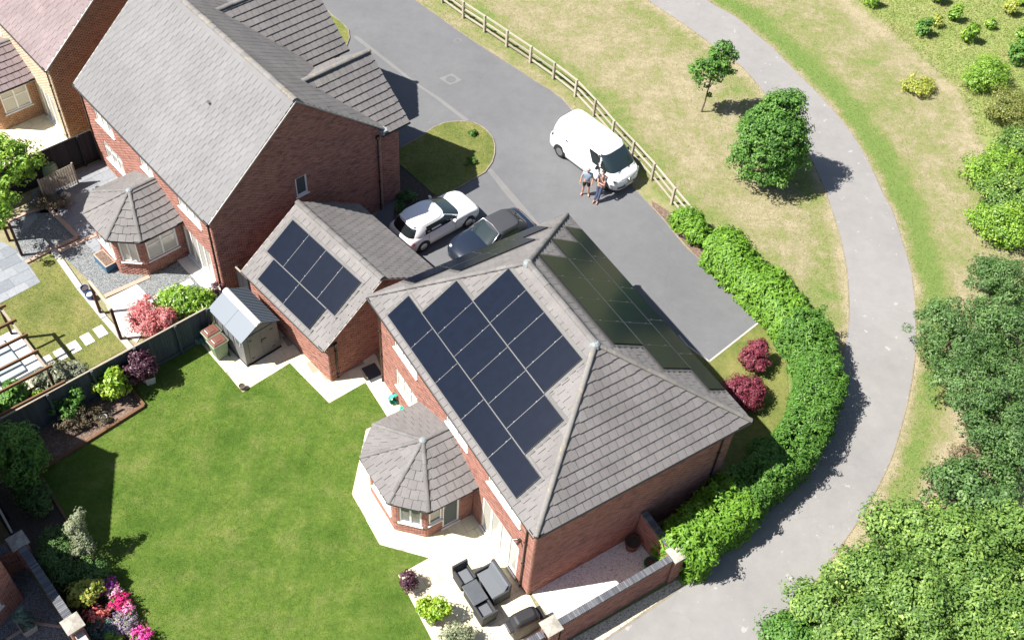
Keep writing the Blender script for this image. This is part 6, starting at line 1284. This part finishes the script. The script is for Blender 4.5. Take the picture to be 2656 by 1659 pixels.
def hatchback():
    r0, f0 = np.array([-4.38, 34.58]), np.array([-2.49, 36.41]); d = (f0-r0)/np.linalg.norm(f0-r0); left = np.array([-d[1], d[0]]); c = r0+left*.80
    t = thing('white_hatchback', 'white two door hatchback car parked beside the garage', 'car', (c[0], c[1], .01), math.atan2(d[1], d[0]))
    loft('body', [(-.80, .55, .62, .30), (-.76, .74, .80, .24), (-.66, .84, .90, .20), (-.5, .87, .97, .19), (-.3, .89, .985, .18), (.4, .895, .965, .17), (1.4, .895, .95, .17), (2.2, .89, .965, .17), (2.55, .885, .955, .18), (3.0, .86, .86, .20), (3.3, .78, .73, .22), (3.44, .62, .60, .25), (3.50, .42, .52, .30)], MT['car_white'], t)
    GL, GD = MT['car_glass2'], MT['car_glass']
    sw = lambda s_, a, b: (lambda u, v, t, x: v*s_ > 0 and abs(u) < .86 and .12 < t < .84 and a(t) < x < b(t))
    greenhouse(t, 'cabin', (-.66, 2.42, .875, .85, .93), (-.22, 1.36, .70, .66, 1.41), MT['car_white'], .06,
        [('windscreen', GL, lambda u, v, t, x: u > 0 and abs(v) < .83 and .08 < t < .94), ('rear_window', GD, lambda u, v, t, x: u < 0 and abs(v) < .84 and .08 < t < .86)]+
        [('side_window', GD, sw(s_, a, b)) for s_ in (1, -1) for a, b in ((lambda t: .06+.24*t, lambda t: .76), (lambda t: .80, lambda t: 2.12-.78*t))], e=.45, bulge=.03)
    for s in (1, -1):
        q = lambda x, w_, z: (x, s*w_, z)
        wheel(t, 0, s*.80, .32); wheel(t, 2.63, s*.80, .32); arch(t, 0, s*.892, .32); arch(t, 2.63, s*.878, .32); mirror(t, 1.75, s*.84, 1.0, MT['car_white'])
        MB().hexa([q(-.70, .60, .70), q(-.52, .87, .70), q(-.50, .87, .83), q(-.66, .60, .84), q(-.78, .60, .70), q(-.60, .885, .70), q(-.56, .885, .83), q(-.73, .60, .84)]).build('tail_light', MT['lamp_red'], t)
        MB().hexa([q(3.28, .50, .62), q(3.10, .80, .64), q(3.05, .80, .74), q(3.2, .50, .72), q(3.43, .50, .62), q(3.2, .85, .64), q(3.12, .85, .745), q(3.37, .50, .72)]).build('headlight', MT['lamp_clear'], t)
        MB().box((.62, s*.905, .84), (.2, .02, .03)).build('door_handle', MT['car_white'], t)
        MB().beam(q(.3, .899, .36), q(.3, .90, .9), .008, .008).beam(q(1.85, .899, .36), q(1.85, .90, .9), .008, .008).build('door_seam', MT['trim'], t)
    MB().box((3.47, 0, .42), (.06, .9, .14)).build('grille', MT['trim'], t); MB().box((-.795, 0, .50), (.03, .5, .11)).build('number_plate', MT['plate'], t)
    MB().box((-.24, 0, 1.44), (.16, 1.08, .025)).build('spoiler', MT['car_white'], t, bevel=.01)
    em = MB().lathe([(.055, -.006), (.065, -.006), (.065, .006), (.055, .006)], (0, 0, 0), 18, 0, 'y').build('emblem', MT['rim'], t); em.location = (-.775, 0, .80); em.rotation_euler = (0, 0, R(90))
hatchback()
def convertible():
    # front towards the lower left
    fr_, rr_ = np.array([-3.62, 33.35]), np.array([.22, 36.75]); d = norm(fr_-rr_); c = rr_+d*.8+np.array([.08, -.12])
    t = thing('dark_convertible', 'dark navy convertible with grey fabric roof parked behind the house', 'car', (c[0], c[1], .01), math.atan2(d[1], d[0]))
    loft('body', [(-.80, .45, .66, .30), (-.74, .66, .82, .25), (-.5, .82, .95, .2), (0, .89, 1.0, .18), (.6, .90, .96, .17), (1.5, .90, .95, .17), (2.1, .89, .95, .17), (2.6, .87, .90, .18), (3.05, .80, .80, .20), (3.3, .68, .70, .24), (3.45, .45, .58, .30)], MT['car_navy'], t)
    greenhouse(t, 'soft_top', (-.40, 2.08, .80, .80, .94), (.16, 1.34, .60, .62, 1.36), MT['softtop'], .05,
        [('windscreen', MT['car_glass2'], lambda u, v, t, x: u > 0 and abs(v) < .94 and .06 < t < .95), ('rear_window', MT['car_glass'], lambda u, v, t, x: u < 0 and abs(v) < .6 and .2 < t < .85),
         ('side_window', MT['car_glass'], lambda u, v, t, x: v > .9 and .08 < t < .8 and .3 < x < 1.9-.55*t), ('side_window', MT['car_glass'], lambda u, v, t, x: v < -.9 and .08 < t < .8 and .3 < x < 1.9-.55*t)])
    MB().tube([(2.03, -.76, .97), (1.36, -.60, 1.37), (1.31, 0, 1.41), (1.36, .60, 1.37), (2.03, .76, .97)], .028, 8).build('windscreen_frame', MT['rim'], t, smooth=True)
    for s in (1, -1):
        q = lambda x, w_, z: (x, s*w_, z)
        wheel(t, 0, s*.79, .32, 10); wheel(t, 2.54, s*.79, .32, 10); arch(t, 0, s*.892, .32); arch(t, 2.54, s*.876, .32); mirror(t, 1.6, s*.84, .99, MT['car_navy'])
        h = MB().lathe([(.001, .05), (.1, .04), (.13, .0), (.12, -.03)], (3.18, s*.52, .72), 14).build('headlight', MT['lamp_clear'], t, smooth=True)
        MB().lathe([(.001, .03), (.09, .02), (.1, -.02)], (-.62, s*.56, .84), 12).build('tail_light', MT['lamp_red'], t)
    MB().hexa([(-.05, -.02, 1.37), (.1, -.02, 1.40), (.1, .02, 1.40), (-.05, .02, 1.37), (-.06, -.008, 1.45), (0, -.008, 1.44), (0, .008, 1.44), (-.06, .008, 1.45)]).build('antenna', MT['trim'], t)
    MB().box((3.42, 0, .42), (.06, .7, .12)).build('grille', MT['trim'], t)
convertible()
def van():
    rw = np.array([1.68, 41.88]); hd = math.atan2(38.95-41.88+.86, 3.69-1.68+.42); hd = R(-43.5); d = np.array([math.cos(hd), math.sin(hd)]); left = np.array([-d[1], d[0]]); c = rw+left*.88
    t = thing('white_van', 'white electric van parked against the rail fence', 'van', (c[0], c[1], .01), hd)
    loft('body', [(-.84, .76, .98, .30), (-.80, .90, 1.07, .25), (-.5, .975, 1.10, .20), (.5, .99, 1.10, .18), (2.0, .99, 1.10, .18), (2.9, .98, 1.09, .18), (3.3, .94, 1.05, .20), (3.58, .85, 1.0, .22), (3.76, .70, .92, .25), (3.85, .50, .80, .30)], MT['car_white'], t, crown=.06)
    GD = MT['car_glass']
    greenhouse(t, 'cabin', (-.80, 3.50, .95, .93, 1.06), (-.60, 2.62, .80, .78, 1.84), MT['car_white'], .09,
        [('windscreen', MT['car_glass2'], lambda u, v, t, x: u > 0 and abs(v) < .955 and .05 < t < .93),
         ('side_window', GD, lambda u, v, t, x: v > .9 and .10 < t < .84 and 1.72 < x < 2.58-.05*t), ('side_window', GD, lambda u, v, t, x: v < -.9 and .10 < t < .84 and 1.72 < x < 2.58-.05*t),
         ('quarter_window', GD, lambda u, v, t, x: v > .9 and .10 < t < .82 and 2.66-.05*t < x < 3.28-.66*t), ('quarter_window', GD, lambda u, v, t, x: v < -.9 and .10 < t < .82 and 2.66-.05*t < x < 3.28-.66*t)], e=.26, bulge=.03)
    for s in (1, -1):
        q = lambda x, w_, z: (x, s*w_, z)
        wheel(t, 0, s*.88, .35, 12, .23); wheel(t, 2.99, s*.88, .35, 12, .23); arch(t, 0, s*.984, .35); arch(t, 2.99, s*.972, .35)
        MB().hexa([q(2.55, .95, 1.08), q(2.68, .95, 1.08), q(2.66, 1.18, 1.10), q(2.56, 1.18, 1.10), q(2.55, .98, 1.26), q(2.64, .98, 1.26), q(2.62, 1.18, 1.28), q(2.56, 1.18, 1.28)]).build('mirror', MT['trim'], t, bevel=.02)
        MB().hexa([q(3.80, .46, .76), q(3.50, .84, .78), q(3.48, .84, .87), q(3.78, .46, .81), q(3.885, .48, .76), q(3.64, .90, .78), q(3.60, .89, .88), q(3.87, .48, .82)]).build('headlight', MT['lamp_clear'], t)
        MB().hexa([q(-.83, .62, 1.00), q(-.62, .94, 1.00), q(-.62, .94, 1.12), q(-.83, .62, 1.12), q(-.86, .62, 1.00), q(-.66, .965, 1.00), q(-.66, .95, 1.12), q(-.85, .62, 1.12)]).build('tail_light', MT['trim'], t)
        lg = MB().lathe([(.07, -.004), (.11, -.004), (.11, .004), (.07, .004)], (0, 0, 0), 20, 0, 'y'); lg.beam((-.05, s*.002, -.07), (.05, s*.002, .07), .03, .012, up=(0, 1, 0)); lo = lg.build('round_logo', MT['logo_blue'], t); lo.location = (.35, s*.93, 1.22); lo.rotation_euler = (R(s*-12), 0, 0)
        MB().beam(q(1.62, .984, .35), q(1.62, .984, 1.05), .008, .008).beam(q(2.62, .982, .4), q(2.62, .982, 1.05), .008, .008).build('door_seam', MT['trim'], t)
    MB().add([(3.868, -.46, .36), (3.868, .46, .36), (3.872, .46, .52), (3.872, -.46, .52), (3.775, -.74, .38), (3.79, -.72, .50), (3.775, .74, .38), (3.79, .72, .50)], [(0, 1, 2, 3), (4, 0, 3, 5), (1, 6, 7, 2)]).build('grille', mat('grille_mesh', (.06, .065, .07), .4), t)
    em = MB(); em.lathe([(.105, -.006), (.125, -.006), (.125, .008), (.105, .008)], (0, 0, 0), 24, 0, 'y')
    for p, q_ in (((-.055, .09), (0, .015)), ((0, .015), (.055, .09)), ((-.09, .045), (-.045, -.085)), ((-.045, -.085), (0, .0)), ((0, .0), (.045, -.085)), ((.045, -.085), (.09, .045))): em.beam((p[0], .004, p[1]), (q_[0], .004, q_[1]), .016, .012, up=(0, 1, 0))
    eo = em.build('emblem', MT['rim'], t); eo.location = (3.875, 0, .70); eo.rotation_euler = (R(-6), 0, R(-90))
    MB().tube([(3.50, .2, 1.12), (3.22, .68, 1.30)], .012, 6).tube([(3.50, -.5, 1.12), (3.36, .0, 1.20)], .012, 6).build('wiper', MT['trim'], t)
    MB().box((3.86, 0, .56), (.04, .96, .035)).build('bumper_crease', MT['car_white'], t, bevel=.015)
    MB().box((3.872, 0, .45), (.02, .5, .11)).build('number_plate', MT['plate'], t)
    MB().tube([(3.60, -.80, .99), (3.80, -.5, .87), (3.865, 0, .82), (3.80, .5, .87), (3.60, .80, .99)], .008, 6).build('bonnet_seam', MT['trim'], t)
van()

# ------------------------------------------------------------------ people
MT['skin'] = mat('skin', (.50, .29, .21), .55); MT['skin2'] = mat('skin_tan', (.40, .22, .16), .55); MT['hair_grey'] = mat('hair_grey', (.30, .29, .28), .8); MT['hair_dark'] = mat('hair_dark', (.018, .014, .012), .6)
MT['shirt_blue'] = mat('shirt_light_blue', (.24, .33, .45), .9); MT['shorts'] = mat('black_shorts', (.012, .012, .014), .9); MT['shoe_red'] = mat('red_shoe', (.50, .10, .09), .7); MT['shirt_dark'] = mat('dark_shirt', (.05, .045, .055), .9); MT['shirt_white'] = mat('white_shirt', (.55, .53, .52), .9); MT['trousers'] = mat('navy_trousers', (.045, .06, .12), .85); MT['shoe_brown'] = mat('brown_shoe', (.07, .03, .022), .5)
def skin(name, V, E, rad, m, parent, sub=2, root=0):
    me = bpy.data.meshes.new(name); me.from_pydata([tuple(v) for v in V], E, []); me.materials.append(m); o = link(name, me, parent)
    md = o.modifiers.new('skin', 'SKIN'); md.use_smooth_shade = True
    if not me.skin_vertices: 
        bpy.context.view_layer.objects.active = o; bpy.ops.mesh.customdata_skin_add()
    for i, r in enumerate(rad):
        sv = me.skin_vertices[0].data[i]; sv.radius = (r, r) if not isinstance(r, tuple) else r; sv.use_root = (i == root)
    s = o.modifiers.new('sub', 'SUBSURF'); s.levels = sub; s.render_levels = sub; return o
def person(label, loc, rz, J, cols, sleeves=.5, shorts=False, hair='hair_grey', sk='skin', bald=False):
    """J: joints in metres, x = forward, y = left. One continuous body; clothes are children."""
    t = thing('person', label, 'person', loc, rz); j = {k: np.array(v, float) for k, v in J.items()}
    V, E, Rd, ix = [], [], [], {}
    def pt(k, p, r): ix[k] = len(V); V.append(p); Rd.append(r); return ix[k]
    def ln(a, b): E.append((ix[a], ix[b]))
    pt('pel', j['pel'], .13); pt('waist', j['pel']*.55+j['chest']*.45, .12); pt('chest', j['chest'], .145); pt('neckb', j['neck'], .06); pt('neck', j['neck']*.5+j['head']*.5, .055)
    for a, b in (('pel', 'waist'), ('waist', 'chest'), ('chest', 'neckb'), ('neckb', 'neck')): ln(a, b)
    hd = j['head']; up = norm(hd-j['neck']); fwd = norm(np.array([1., 0, 0])-up*up[0]) if 'face' not in J else norm(j['face']); 
    pt('h1', hd+up*.06, .085); pt('h2', hd+up*.13, .095); pt('h3', hd+up*.20, .075); ln('neck', 'h1'); ln('h1', 'h2'); ln('h2', 'h3')
    for s in ('L', 'R'):
        pt('sh'+s, j['sh'+s], .06); pt('el'+s, j['el'+s], .045); pt('wr'+s, j['wr'+s], .032); ln('chest', 'sh'+s); ln('sh'+s, 'el'+s); ln('el'+s, 'wr'+s)
        hdv = norm(j['wr'+s]-j['el'+s]); pt('pm'+s, j['wr'+s]+hdv*.075, .036); ln('wr'+s, 'pm'+s)
        side = norm(np.cross(hdv, np.array([.3, .2, 1.]))); nrm = np.cross(side, hdv)
        for q, (off, l) in enumerate(((-.030, .065), (-.010, .08), (.010, .075), (.030, .06))):
            k1 = f'f{q}{s}'; pt(k1, j['wr'+s]+hdv*(.09+l*.5)+side*off+nrm*.008, .010); pt(k1+'t', j['wr'+s]+hdv*(.09+l)+side*off+nrm*.03, .008); ln('pm'+s, k1); ln(k1, k1+'t')
        pt('th'+s, j['wr'+s]+hdv*.05+side*.055+nrm*.015, .011); pt('tt'+s, j['wr'+s]+hdv*.10+side*.062+nrm*.03, .009); ln('wr'+s, 'th'+s); ln('th'+s, 'tt'+s)
        pt('hp'+s, j['hp'+s], .095); pt('kn'+s, j['kn'+s], .06); pt('cf'+s, j['kn'+s]*.6+j['an'+s]*.4, .055); pt('an'+s, j['an'+s], .04); pt('ft'+s, j['ft'+s], .036)
        ln('pel', 'hp'+s); ln('hp'+s, 'kn'+s); ln('kn'+s, 'cf'+s); ln('cf'+s, 'an'+s); ln('an'+s, 'ft'+s)
    skin('body', V, E, Rd, MT[sk], t)
    # shirt
    w2 = j['pel']*.8+j['chest']*.2; SV = [j['pel']*.92+j['chest']*.08, (j['pel']+j['chest'])/2, j['chest'], j['neck']*.75+j['chest']*.25]; SR = [.152, .145, .168, .075]; SE = [(0, 1), (1, 2), (2, 3)]
    for s in ('L', 'R'):
        b = len(SV); SV += [j['sh'+s], j['sh'+s]*(1-sleeves)+j['el'+s]*sleeves]; SR += [.085, .068]; SE += [(2, b), (b, b+1)]
        if sleeves > .9: SV.append(j['el'+s]*.4+j['wr'+s]*.6); SR.append(.052); SE.append((b+1, b+2))
    skin('shirt', SV, SE, SR, MT[cols[0]], t)
    LV = [j['pel']*.9+j['chest']*.1, j['pel']]; LR = [.145, .15]; LE = [(0, 1)]
    for s in ('L', 'R'):
        b = len(LV); end = (j['hp'+s]*.25+j['kn'+s]*.75) if shorts else j['kn'+s]; LV += [j['hp'+s], end]; LR += [.115, .095 if shorts else .075]; LE += [(1, b), (b, b+1)]
        if not shorts: LV.append(j['an'+s]+np.array([0, 0, .02])); LR.append(.06); LE.append((b+1, b+2))
    skin('shorts' if shorts else 'trousers', LV, LE, LR, MT[cols[1]], t)
    for s in ('L', 'R'):
        a, f = j['an'+s], j['ft'+s]; hl = a-norm(f-a)*np.array([.05, .05, 0]); skin('shoe', [np.array([hl[0], hl[1], .04]), np.array([(a[0]+f[0])/2, (a[1]+f[1])/2, .05]), np.array([f[0], f[1], .04])], [(0, 1), (1, 2)], [(.045, .05), (.05, .055), (.045, .04)], MT[cols[2]], t)
    # face and hair
    c = hd+up*.12; sd_ = np.cross(up, fwd)
    MB().tube([c+fwd*.085+up*.02, c+fwd*.112-up*.01, c+fwd*.09-up*.03], [.01, .014, .012], 6).build('nose', MT[sk], t, smooth=True)
    for s in (-1, 1):
        MB().lathe([(.001, -.008), (.009, 0), (.001, .008)], tuple(c+fwd*.086+sd_*s*.033+up*.018), 8).build('eye', MT['hair_dark'], t); MB().tube([c+sd_*s*.088-up*.02, c+sd_*s*.1, c+sd_*s*.09+up*.025], [.012, .018, .01], 6).build('ear', MT[sk], t, smooth=True)
    MB().tube([c+fwd*.086-up*.055-sd_*.025, c+fwd*.092-up*.058, c+fwd*.086-up*.055+sd_*.025], .005, 5).build('mouth', mat('lips', (.35, .12, .10), .5), t)
    hv = MB(); V2 = []; nr, nc = 6, 14
    for a in range(nr+1):
        ph = (math.pi*.56)*a/nr
        for b in range(nc):
            th = 2*math.pi*b/nc; d_ = up*math.cos(ph)+(fwd*math.cos(th)+sd_*math.sin(th))*math.sin(ph); rr = .112 if not (math.cos(th) > .45 and ph > 1.0) else .07
            V2.append(c+up*.01+d_*rr*(1+.03*math.sin(b*5+a*3)))
    hv.add(V2, [(a*nc+b, a*nc+(b+1) % nc, (a+1)*nc+(b+1) % nc, (a+1)*nc+b) for a in range(nr) for b in range(nc)]).build('hair', MT[hair], t, smooth=True); return t
person('person in light blue T-shirt, black shorts and red shoes beside the van', (3.0, 39.25, .01), R(-100),
    dict(pel=(0, 0, .93), chest=(0.0, 0, 1.28), neck=(.01, 0, 1.47), head=(.03, 0, 1.54), shL=(0, .19, 1.40), shR=(0, -.19, 1.40), elL=(.02, .27, 1.14), elR=(.02, -.28, 1.14), wrL=(.1, .27, .91), wrR=(.1, -.29, .91), hpL=(0, .09, .88), hpR=(0, -.09, .88), knL=(.02, .13, .48), knR=(.02, -.12, .48), anL=(0, .16, .09), anR=(0, -.15, .09), ftL=(.16, .2, .04), ftR=(.16, -.2, .04)),
    ('shirt_blue', 'shorts', 'shoe_red'), .55, True, 'hair_grey')
person('person in dark top and navy trousers leaning on the van front, hand at chin', (3.62, 38.95, .01), R(-112),
    dict(pel=(-.10, 0, .90), chest=(-.24, .02, 1.24), neck=(-.27, .02, 1.44), head=(-.26, .02, 1.51), shL=(-.24, .20, 1.37), shR=(-.26, -.19, 1.37), elL=(.0, .20, 1.14), elR=(.02, -.12, 1.12), wrL=(-.06, .02, 1.33), wrR=(.04, .08, 1.12), hpL=(-.08, .09, .86), hpR=(-.08, -.09, .86), knL=(.08, .08, .47), knR=(.06, -.03, .47), anL=(.2, .06, .09), anR=(.22, -.10, .09), ftL=(.36, .09, .04), ftR=(.38, -.12, .04)),
    ('shirt_dark', 'trousers', 'shoe_brown'), .6, False, 'hair_dark', 'skin2')
